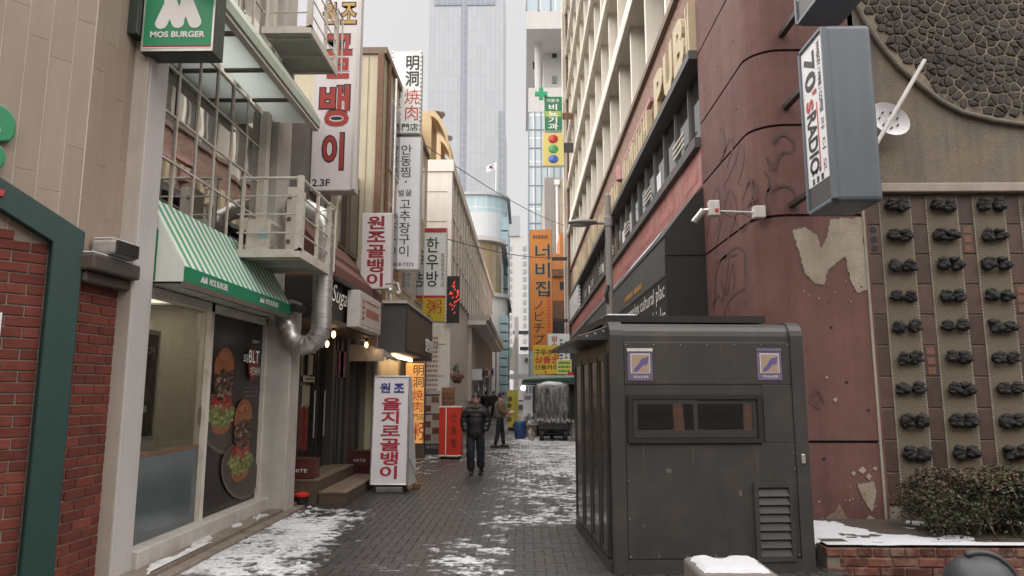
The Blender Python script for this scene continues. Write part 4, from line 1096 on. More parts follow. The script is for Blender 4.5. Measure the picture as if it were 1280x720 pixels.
B(-5.2, -3.76, 6.3, 10.2, 2.75, 2.8).build('room_ceiling', pm('room_ceiling', (0.45, 0.42, 0.36), 0.8, 0.1, 2), bs)
mb_ = B(XG-0.16, XG-0.10, 6.75, 7.30, 1.18, 2.32).build('menu_light_box', cream_metal, bs)
B(XG-0.10, XG-0.094, 6.78, 7.25, 1.24, 2.27).build('menu_print', pm('menu_print', (0.08, 0.055, 0.045), 0.4, 0.6, 6, dirt=(0.30, 0.19, 0.10), damt=0.8, dscale=6), mb_)
text('버거', white_print, mb_, (XG-0.093, 6.93, 2.04), (0, 1, 0), (0, 0, 1), 0.25, 0.11, depth=0.002)
B(XG-0.093, XG-0.090, 6.72, 7.10, 1.48, 1.55).build('price_strip', white_print, mb_)
m = MB(); 
for k in range(3): m.quad(*[(XG-0.092, 6.72+a, 1.9+b_) for a, b_ in ((0.02+k*.1, -0.1*k), (0.16+k*.06, 0.10-0.1*k), (0.17+k*.06, 0.11-0.1*k), (0.03+k*.1, -0.06-0.1*k))])
m.build('light_streak', pm('pale_blue_print', (0.35, 0.48, 0.50), 0.5), mb_)

# poster of two burgers
ps = B(XG-0.004, XG+0.006, 8.19, 9.88, 0.24, 2.62).build('burger_poster', pm('poster_dark', (0.019, 0.014, 0.012), 0.35, 0.35, 3), bs)
bun = pm('bun_print', (0.21, 0.075, 0.028), 0.45, 0.25, 7); pat = pm('patty_print', (0.055, 0.022, 0.015), 0.4, 0.6, 18, dirt=(0.36, 0.25, 0.17), damt=0.7, dscale=16)
tom = pm('tomato_print', (0.22, 0.02, 0.013), 0.4, 0.25, 9); let = pm('lettuce_print', (0.15, 0.165, 0.04), 0.45, 0.4, 22, dirt=(0.27, 0.26, 0.14), damt=0.7, dscale=18)
plate = pm('plate_print', (0.050, 0.040, 0.034), 0.4, 0.2, 4); rim_ = pm('plate_rim_print', (0.11, 0.088, 0.072), 0.4, 0.2, 5)
lay = [0.0075]
def disc(cy, cz, ry, rz, mat, name, rot=0, jag=0, seed=0, a0=0, a1=360):
    r = random.Random(seed); n = 40; ry *= 1.45; m = MB(); x = XG+lay[0]; lay[0] += 0.0006
    for k in range(n+1 if a1-a0 < 360 else n):
        t = R(a0+(a1-a0)*k/n); j = 1+(r.uniform(-jag, jag) if jag else 0)
        a, b_ = ry*math.cos(t)*j, rz*math.sin(t)*j
        m.v.append((x, cy+a*math.cos(rot)-b_*math.sin(rot), cz+a*math.sin(rot)+b_*math.cos(rot)))
    m.f = [tuple(range(len(m.v)))]
    return m.build(name, mat, ps)
def burger(cy, cz, s):
    disc(cy+0.02*s, cz-0.52*s, 0.52*s, 0.40*s, rim_, 'plate_rim', rot=-0.3); disc(cy+0.02*s, cz-0.50*s, 0.49*s, 0.37*s, plate, 'plate', rot=-0.3)
    disc(cy, cz-0.50*s, 0.24*s, 0.16*s, bun, 'lower_bun')
    disc(cy, cz-0.36*s, 0.31*s, 0.20*s, let, 'lettuce', jag=0.16, seed=int(cy*10))
    disc(cy-0.01, cz-0.20*s, 0.24*s, 0.16*s, tom, 'tomato', jag=0.05, seed=3)
    disc(cy, cz+0.06*s, 0.23*s, 0.25*s, pat, 'patty', jag=0.10, seed=int(cy*7))
    disc(cy+0.02, cz+0.16*s, 0.21*s, 0.18*s, pm('sauce_print', (0.10, 0.045, 0.022), 0.3, 0.6, 20), 'sauce', jag=0.2, seed=9)
    disc(cy, cz+0.30*s, 0.24*s, 0.30*s, bun, 'upper_bun', rot=0.12, a0=-10, a1=190)
def bits(cy, cz, ry, rz, mats, n, size, seed, name):
    r = random.Random(seed); ry *= 1.45; ms_ = [MB() for _ in mats]; x0 = XG+lay[0]; lay[0] += 0.003
    for k in range(n):
        a = r.uniform(0, 6.283); q = math.sqrt(r.random()); y0, z0 = cy+ry*q*math.cos(a), cz+rz*q*math.sin(a); s_ = size*r.uniform(0.4, 1.2); t0 = r.uniform(0, 6.28)
        mm = ms_[r.randrange(len(mats))]; nn_ = 7; x = x0+0.00003*k
        mm.poly([(x, y0+1.5*s_*math.cos(t0+6.283*j/nn_)*r.uniform(.5, 1.2), z0+s_*0.7*math.sin(t0+6.283*j/nn_)*r.uniform(.5, 1.2)) for j in range(nn_)])
    for mm, mt in zip(ms_, mats):
        o = mm.build(name, mt, ps); o['kind'] = 'stuff'
def dress(cy, cz, s, sd):
    bits(cy, cz-0.38*s, 0.30*s, 0.16*s, [let, pm('pale_lettuce_print', (0.24, 0.24, 0.11), 0.5, 0.3, 9), pm('deep_lettuce_print', (0.10, 0.14, 0.035), 0.5, 0.3, 9)], 150, 0.045*s, sd, 'lettuce_frill')
    bits(cy-0.01, cz-0.20*s, 0.20*s, 0.12*s, [tom, pm('deep_tomato_print', (0.20, 0.02, 0.015), 0.4, 0.3, 9), pm('light_tomato_print', (0.27, 0.06, 0.036), 0.4, 0.3, 9)], 36, 0.06*s, sd+1, 'tomato_slice')
    bits(cy, cz+0.06*s, 0.22*s, 0.22*s, [pat, pm('sauce_print', (0.10, 0.045, 0.022)), pm('cream_drip_print', (0.25, 0.17, 0.11), 0.4, 0.3, 9), pm('char_print', (0.02, 0.012, 0.01), 0.4, 0.2, 9), pm('char_print', (0.02, 0.012, 0.01))], 130, 0.042*s, sd+2, 'patty_crumb')
    bits(cy-0.06*s, cz+0.47*s, 0.10*s, 0.06*s, [pm('bun_light_print', (0.27, 0.105, 0.042), 0.45, 0.2, 7)], 14, 0.05*s, sd+3, 'bun_sheen')
burger(8.66, 1.72, 0.84); dress(8.66, 1.72, 0.84, 50); burger(9.30, 1.08, 0.84); dress(9.30, 1.08, 0.84, 60)
disc(9.50, 2.05, 0.11, 0.22, pm('dark_red_print', (0.16, 0.02, 0.015), 0.45, 0.3, 6), 'red_label', jag=0.04)
text('BLT', white_print, ps, (XG+0.048, 9.32, 2.07), (0, 1, 0), (0, 0, 1), 0.36, 0.17, bold=0.01, depth=0.002)
text('오감', white_print, ps, (XG+0.048, 9.14, 2.07), (0, 1, 0), (0, 0, 1), 0.16, 0.11, bold=0.01, depth=0.002)
text('치즈버거', white_print, ps, (XG+0.048, 9.38, 1.90), (0, 1, 0), (0, 0, 1), 0.34, 0.12, bold=0.005, depth=0.002)
text('그릴버거', white_print, ps, (XG+0.02, 9.45, 2.34), (0, 1, 0), (0, 0, 1), 0.28, 0.05, depth=0.002)
for k in range(3): B(XG+0.018, XG+0.020, 9.28, 9.78, 1.62+k*0.055, 1.63+k*0.055).build('print_rule', pm('grey_print', (0.15, 0.13, 0.12), 0.5), ps)

# upper gridded glazing
UZ0, UZ1 = 3.0, 9.0
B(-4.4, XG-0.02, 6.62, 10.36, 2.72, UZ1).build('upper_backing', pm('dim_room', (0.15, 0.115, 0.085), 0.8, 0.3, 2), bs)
pn = B(XG-0.006, XG+0.0, 0.013, 0.447, 0.011, 0.489).mesh('window_pane', glass('upper_pane_glass', (0.55, 0.50, 0.42), 0.50, 0.02, 0.8))
vb = B(XG-0.015, XG+0.016, -0.013, 0.013, UZ0, UZ1).mesh('glazing_bar', cream_metal)
hb = B(XG-0.015, XG+0.013, 6.62, 9.85, -0.011, 0.011).mesh('glazing_bar', cream_metal)
for i in range(8): piece(vb, 'glazing_bar', (0, 6.64+i*0.46, 0), bs)
for k in range(12): piece(hb, 'glazing_bar', (0, 0, UZ0+0.1+k*0.50), bs)
for i in range(7):
    for k in range(11): piece(pn, 'window_pane', (0, 6.64+i*0.46, UZ0+0.1+k*0.50), bs, (rnd.uniform(-.006,.006), 0, rnd.uniform(-.012,.012)))
B(XG-0.05, -3.62, 9.80, 10.36, 2.72, UZ1).build('end_pier', cp_m, bs)
B(XG-0.05, XG+0.10, 9.40, 9.55, 2.9, UZ1).build('pier_strip', cream_metal, bs)

# striped awning over the shop window
an = thing('striped_awning', 'green and white striped awning with a green lettered valance over shop window', 'awning', (-3.5, 8.2, 2.69))
grn = pm('awning_green', (0.012, 0.20, 0.095), 0.55, 0.08, 3, bump=0.05); wht = pm('awning_white', (0.62, 0.66, 0.60), 0.6, 0.08, 3, streak=0.05)
YA0, YA1 = 6.64, 9.72; xb, zb_, xf, zf = -3.72, 3.62, -3.30, 2.90
nst = 42
for k in range(nst):
    a, b_ = YA0+(YA1-YA0)*k/nst, YA0+(YA1-YA0)*(k+1)/nst
    MB().prism([(xb, zb_), (xb, zb_-0.02), (xf-0.012, zf), (xf, zf)], 'y', a, b_).build('stripe', wht if k % 2 == 0 else pm('stripe_green', (0.075, 0.30, 0.175), 0.6, 0.08, 3), an)
B(xf-0.012, xf+0.006, YA0, YA1, 2.75, zf).build('valance', grn, an)
B(xf-0.03, xf+0.016, YA0-0.01, YA1+0.01, 2.69, 2.75).build('valance_rail', pm('bronze_rail', (0.12, 0.10, 0.085), 0.45, 0.15, 4), an)
for yy in (YA0, YA1-0.01):
    MB().prism([(xb, zb_-0.01), (xf-0.015, zf), (xf-0.015, 2.75), (xb, 2.75)], 'y', yy-0.006, yy+0.004).build('end_panel', wht, an)
MB().prism([(xb+0.07, 3.36), (xb+0.13, 3.26), (xb+0.13, 2.76), (xb+0.04, 2.76)], 'y', YA0-0.010, YA0-0.0065).build('end_stripe', grn, an)
for k in range(3):
    B(-3.72, -3.34, 6.72+k*1.0, 7.66+k*1.0, 2.735, 2.748).build('soffit_panel', pm('soffit', (0.50, 0.54, 0.50), 0.5, 0.08, 3), an)
for yy in (6.95, 8.55):
    m = MB(); x = xf+0.009
    for c_ in (0, 0.075):
        m.quad((x, yy+c_+0.0, 2.79), (x, yy+c_+0.03, 2.79), (x, yy+c_+0.075, 2.87), (x, yy+c_+0.045, 2.87)); m.quad((x, yy+c_+0.05, 2.79), (x, yy+c_+0.08, 2.79), (x, yy+c_+0.075, 2.87), (x, yy+c_+0.045, 2.87))
    m.build('emblem', white_print, an)
    text('MOS BURGER', white_print, an, (xf+0.007, yy+0.20, 2.79), (0, 1, 0), (0, 0, 1), 0.46, 0.07, bold=0.03, depth=0.003)

# upper canopy with translucent panels
uc = thing('glass_canopy', 'green edged canopy with translucent white panels above the shop', 'canopy', (-3.4, 8.1, 5.5))
ct = pm('translucent_panel', (0.62, 0.67, 0.66), 0.5, 0.05, 3, emit=None)
def translucent(name, col):
    m = bpy.data.materials.new(name); m.use_nodes = True; nt = m.node_tree; nt.nodes.clear(); N = nt.nodes.new
    d = N('ShaderNodeBsdfDiffuse'); d.inputs[0].default_value = (*col, 1); t = N('ShaderNodeBsdfTranslucent'); t.inputs[0].default_value = (*col, 1)
    mx_ = N('ShaderNodeMixShader'); mx_.inputs[0].default_value = 0.75; o = N('ShaderNodeOutputMaterial')
    nt.links.new(d.outputs[0], mx_.inputs[1]); nt.links.new(t.outputs[0], mx_.inputs[2]); nt.links.new(mx_.outputs[0], o.inputs[0]); return m
ct = translucent('canopy_sheet', (0.88, 0.93, 0.91))
y = 6.3
while y < 9.8:
    B(-3.70, -3.13, y+0.04, y+0.86, 5.64, 5.65).build('panel', ct, uc); B(-3.70, -3.13, y-0.03, y+0.03, 5.61, 5.67).build('rafter', pm('bronze_rail', (0.12, 0.10, 0.085)), uc); y += 0.895
MB().prism([(-3.12, 5.56), (-3.04, 5.58), (-3.04, 5.70), (-3.20, 5.98), (-3.24, 5.98), (-3.12, 5.72)], 'y', 5.9, 9.9).build('green_fascia', pm('pale_green_metal', (0.36, 0.44, 0.37), 0.45, 0.12, 4, streak=0.15, dirt=(0.42, 0.36, 0.25), damt=0.5), uc)
B(-3.14, -3.06, 5.9, 9.9, 5.53, 5.56).build('edge_rail', cream_metal, uc)

# hanging box sign with the three-lobed emblem
ms = thing('hanging_sign', 'green box sign with white rounded emblem hanging above the white pillar', 'sign', (-3.3, 6.3, 4.79))
fg = pm('sign_green', (0.015, 0.235, 0.10), 0.4, 0.05, 3)
B(-3.66, -2.96, 6.20, 6.42, 4.89, 5.71).build('casing', pm('sign_casing', (0.028, 0.040, 0.033), 0.4, 0.1, 3), ms, bev=0.012)
B(-3.64, -2.98, 6.190, 6.20, 4.93, 5.69).build('face', fg, ms)
for a in ((-3.655, -2.965, 4.905, 4.93), (-3.655, -3.64, 4.93, 5.70), (-2.98, -2.965, 4.93, 5.70)): B(a[0], a[1], 6.185, 6.20, a[2], a[3]).build('rim', galv, ms)
B(-3.64, -2.98, 6.185, 6.189, 4.935, 4.945).build('white_rule', white_print, ms); B(-3.64, -2.98, 6.184, 6.189, 4.947, 4.962).build('red_rule', pm('maroon_print', (0.25, 0.02, 0.04), 0.5), ms)
text('MOS BURGER', white_print, ms, (-3.575, 6.189, 5.045), (1, 0, 0), (0, 0, 1), 0.53, 0.062, bold=0.035, depth=0.003)
m = MB()
def capsule(x0, z0, x1, z1, r_, yy):
    d = Vector((x1-x0, 0, z1-z0)); a = math.atan2(d.z, d.x); P = []
    for k in range(13): t = a+math.pi/2+math.pi*k/12; P.append((x0+r_*math.cos(t), yy, z0+r_*math.sin(t)))
    for k in range(13): t = a-math.pi/2+math.pi*k/12; P.append((x1+r_*math.cos(t), yy, z1+r_*math.sin(t)))
    return MB().poly(P)
for i, (x0, z0, x1, z1, r_) in enumerate(((-3.475, 5.10, -3.40, 5.30, 0.060), (-3.40, 5.32, -3.315, 5.11, 0.062), (-3.24, 5.32, -3.15, 5.11, 0.062), (-3.315, 5.11, -3.25, 5.30, 0.05))):
    capsule(x0, z0+0.09, x1, z1+0.09, r_, 6.186-0.0004*i).build('emblem', white_print, ms)
B(-3.93, -3.665, 6.12, 6.275, 5.05, 5.6).build('mounting_box', pm('sign_casing', (0.028, 0.040, 0.033)), ms, bev=0.01)

# ================================================================ BALCONIES, AIR CONDITIONER, DUCT
def balcony(y0, y1, z, label, x0=-3.62, x1=-2.80, h=0.95):
    t = thing('balcony', label, 'balcony', (-3.2, (y0+y1)/2, z))
    MB().box(x0, x1-0.031, y0+0.031, y1-0.002, z, z+0.05).build('floor', pm('pale_green_soffit', (0.38, 0.42, 0.36), 0.6, 0.1, 3, dirt=(0.30, 0.22, 0.14), damt=0.4, dscale=2), t)
    for yy in np.linspace(y0+0.2, y1-0.1, 3): B(x0, x1-0.032, yy-0.02, yy+0.02, z-0.028, z-0.001).build('joist', cream_metal, t)
    B(x1-0.03, x1, y0, y1, z-0.03, z+0.09).build('edge_beam', cream_metal, t); B(x0, x1-0.03, y0, y0+0.03, z-0.03, z+0.07).build('edge_beam', cream_metal, t)
    for (px, py, s_) in ((x1-0.035, y0+0.035, 0.035), (x1-0.03, y1-0.03, 0.028), (x0+0.06, y0+0.03, 0.018), (x1-0.03, (y0+y1)/2+0.1, 0.02)):
        B(px-s_, px+s_, py-s_, py+s_, z+0.05, z+h+0.08).build('post', cream_metal, t)
    for k in range(1, 5):
        zz = z+0.05+h*k/4; rr = 0.02 if k == 4 else 0.011
        MB().tube([(x0, y0+0.03, zz), (x1-0.03, y0+0.03, zz)], rr, 6).build('rail', cream_metal, t)
        MB().tube([(x1-0.03, y0+0.03, zz), (x1-0.03, y1-0.03, zz)], rr, 6).build('rail', cream_metal, t)
    return t
b1 = balcony(8.5, 9.85, 3.38, 'white steel balcony with rails holding an air conditioner, by metal duct')
b2 = balcony(8.95, 10.3, 6.62, 'white steel balcony above the translucent canopy beside big red lettered sign', -3.62, -2.93)
for bb_, (ya, xa, za) in ((b1, (9.86, -2.80, 3.40)), (b2, (10.32, -2.93, 6.64))):
    for dx, hh in ((0.0, 0.95), (0.07, 0.92)):
        MB().tube([(xa-0.02+dx, ya+0.02, za), (xa-0.02+dx, ya+0.02, za+hh)], 0.014, 6).build('conduit', cream_metal, bb_)
    MB().tube([(xa-0.02, ya+0.02, za+0.93), (xa+0.05, ya+0.02, za+0.93), (xa+0.05, ya-0.3, za+0.93)], 0.014, 6).build('conduit', cream_metal, bb_)
ac = thing('air_conditioner', 'cream air conditioner outdoor unit standing on the lower balcony', 'air conditioner', (-3.3, 8.75, 3.44))
B(-3.52, -3.22, 8.56, 9.0, 3.44, 3.86).build('casing', cream_metal, ac, bev=0.015)
B(-3.24, -3.19, 8.60, 8.96, 3.50, 3.80).build('grille', galv, ac); B(-3.36, -3.25, 8.555, 8.56, 3.60, 3.72).build('rating_label', pm('pale_blue_print', (0.35, 0.48, 0.50)), ac)
lk = thing('steel_locker', 'tall white steel cabinet with hinges on the lower balcony', 'cabinet', (-3.0, 9.0, 3.44))
B(-3.12, -2.96, 8.85, 9.15, 3.44, 4.36).build('casing', cream_metal, lk, bev=0.01)
for zz in (3.6, 3.9, 4.2): B(-3.10, -3.05, 8.838, 8.85, zz, zz+0.05).build('hinge', rust, lk)
dc = thing('exhaust_duct', 'shiny spiral metal exhaust duct bending under the balcony', 'duct', (-2.95, 9.95, 2.2))
path = [(-3.45, 9.93, 2.74), (-3.42, 9.93, 2.60)]
for k in range(9): t = math.pi+math.pi*k/8; path.append((-3.16+0.24*math.cos(t), 9.95, 2.60+0.24*math.sin(t)*1.1))
path += [(-2.92, 9.95, 2.75+0.4*k) for k in range(4)] + [(-2.93, 9.96, 4.05), (-3.0, 9.98, 4.25), (-3.2, 10.0, 4.36), (-3.5, 10.0, 4.4)]
MB().tube(path, 0.138, 24).build('pipe', galv, dc, smooth=True)
def ring_at(p, d, rr):
    p = Vector(p); d = Vector(d).normalized(); MB().tube([p-d*0.012, p+d*0.012], rr, 24).build('seam_ring', galv, dc)
for k in range(2, len(path)-1):
    ring_at(path[k], Vector(path[k+1])-Vector(path[k-1]), 0.147)
for k in range(10): ring_at((-2.92, 9.95, 2.8+k*0.12), (0, 0, 1), 0.146)
MB().tube([(-3.26, 9.70, 2.86), (-3.20, 9.98, 2.86)], 0.06, 12).build('side_spout', dark_steel, dc)

# ================================================================ BIG VERTICAL SIGN
def vsign(name, label, x0, x1, y, z0, z1, th, face, casing, trim=0.03):
    t = thing(name, label, 'sign', ((x0+x1)/2, y, z0))
    B(x0, x1, y, y+th, z0, z1).build('casing', casing, t, bev=0.008, seg=1)
    B(x0+trim, x1-trim, y-0.006, y, z0+trim, z1-trim).build('face', face, t)
    return t
RT, UP = (1, 0, 0), (0, 0, 1)
grey_face = pm('grey_white_face', (0.68, 0.64, 0.65), 0.5, 0.05, 1.5, streak=0.08)
bsn = vsign('vertical_sign', 'tall grey sign with fat red outlined Korean letters and 2.3F', -3.67, -2.90, 11.5, 5.08, 9.3, 0.28, grey_face, white_paint, 0.02)
def outlined(s, x0, x1, z0, z1, mat, y=11.494):
    text(s, dark_print, bsn, (x0-0.012, y, z0-0.012), RT, UP, x1-x0+0.024, z1-z0+0.024, bold=0.055, depth=0.003)
    text(s, mat, bsn, (x0+0.012, y, z0+0.012), RT, UP, x1-x0-0.024, z1-z0-0.024, bold=0.022, depth=0.006)
fat_red = pm('fat_red_print', (0.34, 0.035, 0.03), 0.5, 0.1, 4)
outlined('원', -3.56, -3.32, 8.13, 8.55, pm('gold_sign_print', (0.45, 0.27, 0.07), 0.5, 0.12, 5)); outlined('조', -3.24, -2.96, 8.13, 8.55, pm('gold_sign_print', (0.45, 0.27, 0.07)))
outlined('골', -3.52, -3.0, 7.1, 7.95, fat_red); outlined('뱅', -3.56, -3.02, 6.22, 7.0, fat_red); outlined('이', -3.48, -3.10, 5.45, 6.12, fat_red)
text('2.3F', dark_print, bsn, (-3.63, 11.494, 5.16), RT, UP, 0.31, 0.13, bold=0.02, depth=0.003)
for zz in (5.6, 7.4): B(-3.9, -3.67, 11.55, 11.62, zz, zz+0.08).build('bracket', dark_steel, bsn)
B(-2.93, -2.87, 11.46, 11.5, 5.1, 9.3).build('edge_tube', white_paint, bsn)
# ================================================================ LEFT: SHOPS FURTHER UP THE STREET
def lamp_bulb(x, y, z, label):
    t = thing('hanging_bulb', label, 'lamp', (x, y, z), group='bulbs over the dark shop door')
    MB().blob((x, y, z), (0.035, 0.035, 0.06), 10, 8).build('glass_bulb', pm('warm_bulb', (0.9, 0.7, 0.45), 0.4, emit=(1.0, 0.62, 0.28), estr=3), t, smooth=True)
    MB().tube([(x, y, z+0.055), (x, y, z+0.13)], 0.025, 8).build('socket', dark_steel, t)
    MB().tube([(x, y, z+0.13), (x, y, z+0.35)], 0.006, 5).build('cord', black, t)
    li = bpy.data.lights.new('bulb_light', 'POINT'); li.energy = 0.25; li.color = (1, 0.6, 0.3); li.shadow_soft_size = 0.05
    lo = bpy.data.objects.new('bulb_light', li); C.objects.link(lo); lo.parent = t; lo.location = (0.0, 0, -0.09)
dks = thing('dark_shop', 'dark shopfront with glass doors, script sign and sloping rust red fascia', 'shop', (-4, 12.3, 0))
dwall = pm('charcoal_wall', (0.03, 0.027, 0.025), 0.6, 0.15, 3)
B(-4.3, -3.70, 10.38, 14.2, 0, 2.75).build('wall', dwall, dks)
B(-3.70, -3.66, 10.4, 14.2, 0.0, 0.30).build('threshold', wood_dark, dks)
B(-4.3, -2.96, 10.38, 13.6, 2.78, 3.42).build('fascia', dwall, dks)
B(-4.3, -2.90, 10.36, 13.7, 2.70, 2.78).build('soffit', pm('brown_soffit', (0.10, 0.07, 0.05), 0.6, 0.15, 4), dks)
rustred = pm('rust_red_canvas', (0.155, 0.066, 0.055), 0.75, 0.12, 3, streak=0.12)
MB().prism([(-2.86, 3.42), (-2.86, 3.60), (-3.62, 4.46), (-3.66, 4.40), (-3.62, 3.42)], 'y', 10.40, 13.9).build('sloping_fascia', rustred, dks)
m = MB()
for k in range(12): m.quad(*[(-2.86-(0.76)*c-0.0+0.006, 10.9+k*0.22+a, 3.60+0.86*c+0.006) for a, c in ((0, .25), (0.13, .25), (0.13, .45), (0, .45))])
o = m.build('faded_lettering', pm('darker_red', (0.085, 0.035, 0.03), 0.75), dks); o['kind'] = 'stuff'
B(-2.88, -2.82, 10.38, 13.9, 3.36, 3.42).build('gutter', dark_steel, dks)
for k in range(9): B(-2.955, -2.92, 12.05, 13.55, 2.80+k*0.068, 2.84+k*0.068).build('fascia_slat', dark_steel, dks)
text('Sugar', pm('pale_script', (0.62, 0.56, 0.50), 0.5, emit=(1, .9, .8), estr=0.15), dks, (-2.955, 10.55, 2.98), (0, 1, 0), UP, 1.15, 0.36, shear=0.35, bold=-0.004, depth=0.011, name='script_sign')
# glazed doors and columns
doorg = pm('door_glass', (0.028, 0.024, 0.021), 0.07, 0.25, 2, spec=0.8)
for i, (a, b_) in enumerate(((10.5, 11.2), (11.3, 12.15), (12.25, 12.75))):
    m = MB()
    for q in ((a, b_, .32, .44), (a, b_, 2.45, 2.58), (a, a+.06, .44, 2.45), (b_-.06, b_, .44, 2.45)): m.box(-3.70, -3.63, q[0], q[1], q[2], q[3])
    d_ = m.build('door', black, dks); B(-3.68, -3.67, a+.06, b_-.06, .44, 2.45).build('pane', doorg, d_)
    MB().tube([(-3.58, b_-0.15, 0.9), (-3.58, b_-0.15, 1.7)], 0.013, 6).build('handle', galv, d_)
B(-3.664, -3.655, 11.55, 11.95, 1.45, 1.78).build('paper_notice', pm('aged_paper', (0.30, 0.27, 0.20), 0.7, 0.1, 4), dks)
nb_ = B(-3.64, -3.61, 11.50, 12.05, 1.84, 1.93).build('name_board', pm('pale_board', (0.42, 0.36, 0.28), 0.7, 0.1, 4), dks)
marks(nb_, dark_print, (-3.61, 11.53, 1.865), (0, 1, 0), UP, 0.48, 0.05, 1, 5)
B(-3.64, -3.61, 11.75, 11.92, 1.96, 2.30).build('paper_notice', pm('aged_paper', (0.30, 0.27, 0.20)), dks)
for yy, w_ in ((12.78, .16), (13.05, .10), (13.3, .22), (13.75, .3)): B(-3.70, -3.50, yy, yy+w_, 0, 2.72).build('column', pm('grey_steel_column', (0.055, 0.053, 0.051), 0.45, 0.15, 4), dks)
B(-3.52, -3.50, 13.0, 13.7, 1.95, 2.45).build('patterned_panel', pm('red_blue_pattern', (0.25, 0.09, 0.10), 0.6, 0.5, 25, dirt=(0.10, 0.12, 0.25), damt=0.9, dscale=25), dks)
for i, (px, py, yy) in enumerate(((417, 418, 11.2), (458, 431, 13.4), (369, 446, 10.9), (409, 430, 12.2))):
    p = onY(px, py, yy); lamp_bulb(p.x, yy, p.z, ['glowing bulb hanging just under the script sign', 'glowing bulb hanging below the light box sign', 'glowing bulb hanging beside the white pillar and duct elbow', 'glowing bulb hanging above the paper notices on glass door'][i])
# light box sign on the fascia
lb = thing('light_box', 'old white light box sign with faded red marks on dark shop fascia', 'sign', (-2.78, 12.2, 2.72))
B(-2.90, -2.70, 11.30, 13.05, 2.73, 3.34).build('casing', white_paint, lb, bev=0.01)
B(-2.70, -2.694, 11.36, 13.0, 2.79, 3.28).build('face', pm('aged_white_face', (0.55, 0.50, 0.45), 0.5, 0.08, 3, streak=0.1), lb)
fr_ = pm('faded_red_print', (0.40, 0.12, 0.10), 0.5, 0.3, 8)
marks(lb, fr_, (-2.693, 11.5, 2.85), (0, 1, 0), UP, 0.16, 0.38, 4, 2); marks(lb, fr_, (-2.693, 11.8, 2.90), (0, 1, 0), UP, 1.0, 0.26, 1, 3); marks(lb, fr_, (-2.693, 11.8, 3.18), (0, 1, 0), UP, 1.0, 0.06, 1, 5)
# small vertical sign
ss = vsign('vertical_sign', 'small vertical sign with dark red Korean letters above the light box', -3.11, -2.52, 13.0, 3.60, 5.08, 0.20, grey_face, white_paint, 0.02)
text('원조골뱅이', pm('dark_red_sign_print', (0.26, 0.03, 0.035), 0.5, 0.1, 4), ss, (-3.00, 12.994, 3.64), RT, UP, 0.36, 1.38, stack=True, bold=0.03, depth=0.003)
MB().tube([(-2.6, 12.9, 3.68), (-2.35, 12.8, 3.68), (-2.3, 12.8, 3.5)], 0.02, 6).build('bracket', galv, ss)
for dx in (0, 0.16): MB().blob((-2.5+dx, 12.85, 3.55-dx*0.4), 0.06, 10, 7).build('spot_lamp', galv, ss, smooth=True)

# building behind: cream end wall and its lower floors
cbld = thing('cream_building', 'cream panelled building rising behind the dark shop', 'building', (-5, 16, 0))
crm = pm('cream_panel', (0.52, 0.46, 0.33), 0.65, 0.08, 2, streak=0.15)
B(-8, -3.20, 15.0, 22.4, 0, 9.35).build('wall', crm, cbld)
B(-8.0, -3.12, 14.95, 22.4, 9.35, 9.5).build('coping', pm('brown_course', (0.20, 0.15, 0.12)), cbld)
B(-3.32, -3.18, 14.93, 15.0, 2.5, 9.35).build('edge_trim', rust, cbld)
for yy in (15.4, 16.2): MB().tube([(-3.14, yy, 2.4), (-3.14, yy, 9.3)], 0.045, 8).build('drainpipe', rust if yy < 16 else galv, cbld)
for xx in (-3.78, -3.55): B(xx, xx+0.02, 14.99, 15.0, 2.5, 9.3).build('panel_joint', pm('tan_joint', (0.30, 0.26, 0.19), 0.8), cbld)  # darker tan strips marking the panel joints
for i in range(3):
    for k in range(2):
        f_ = B(-3.22, -3.16, 15.9+i*2.1, 17.3+i*2.1, 4.3+k*2.6, 6.1+k*2.6).build('window', galv, cbld)
        B(-3.16, -3.15, 15.98+i*2.1, 17.22+i*2.1, 4.38+k*2.6, 6.02+k*2.6).build('pane', dk_glass, f_)
mid = thing('low_shop_building', 'narrow dark shop building with brown window recess behind the big sign', 'building', (-4, 13, 2.75))
B(-8, -3.68, 10.38, 15.0, 2.76, 6.4).build('wall', pm('dark_tile_wall', (0.13, 0.115, 0.10), 0.6, 0.2, 5), mid)
for yy in (11.9, 13.0, 14.0):
    f_ = B(-3.70, -3.62, yy, yy+0.85, 4.5, 6.1).build('window', pm('brown_frame', (0.17, 0.13, 0.10), 0.5, 0.1, 4), mid); B(-3.62, -3.61, yy+0.06, yy+0.79, 4.56, 6.04).build('pane', dk_glass, f_)
B(-3.69, -3.50, 12.6, 12.75, 4.2, 6.4).build('downpipe_box', crm, mid)

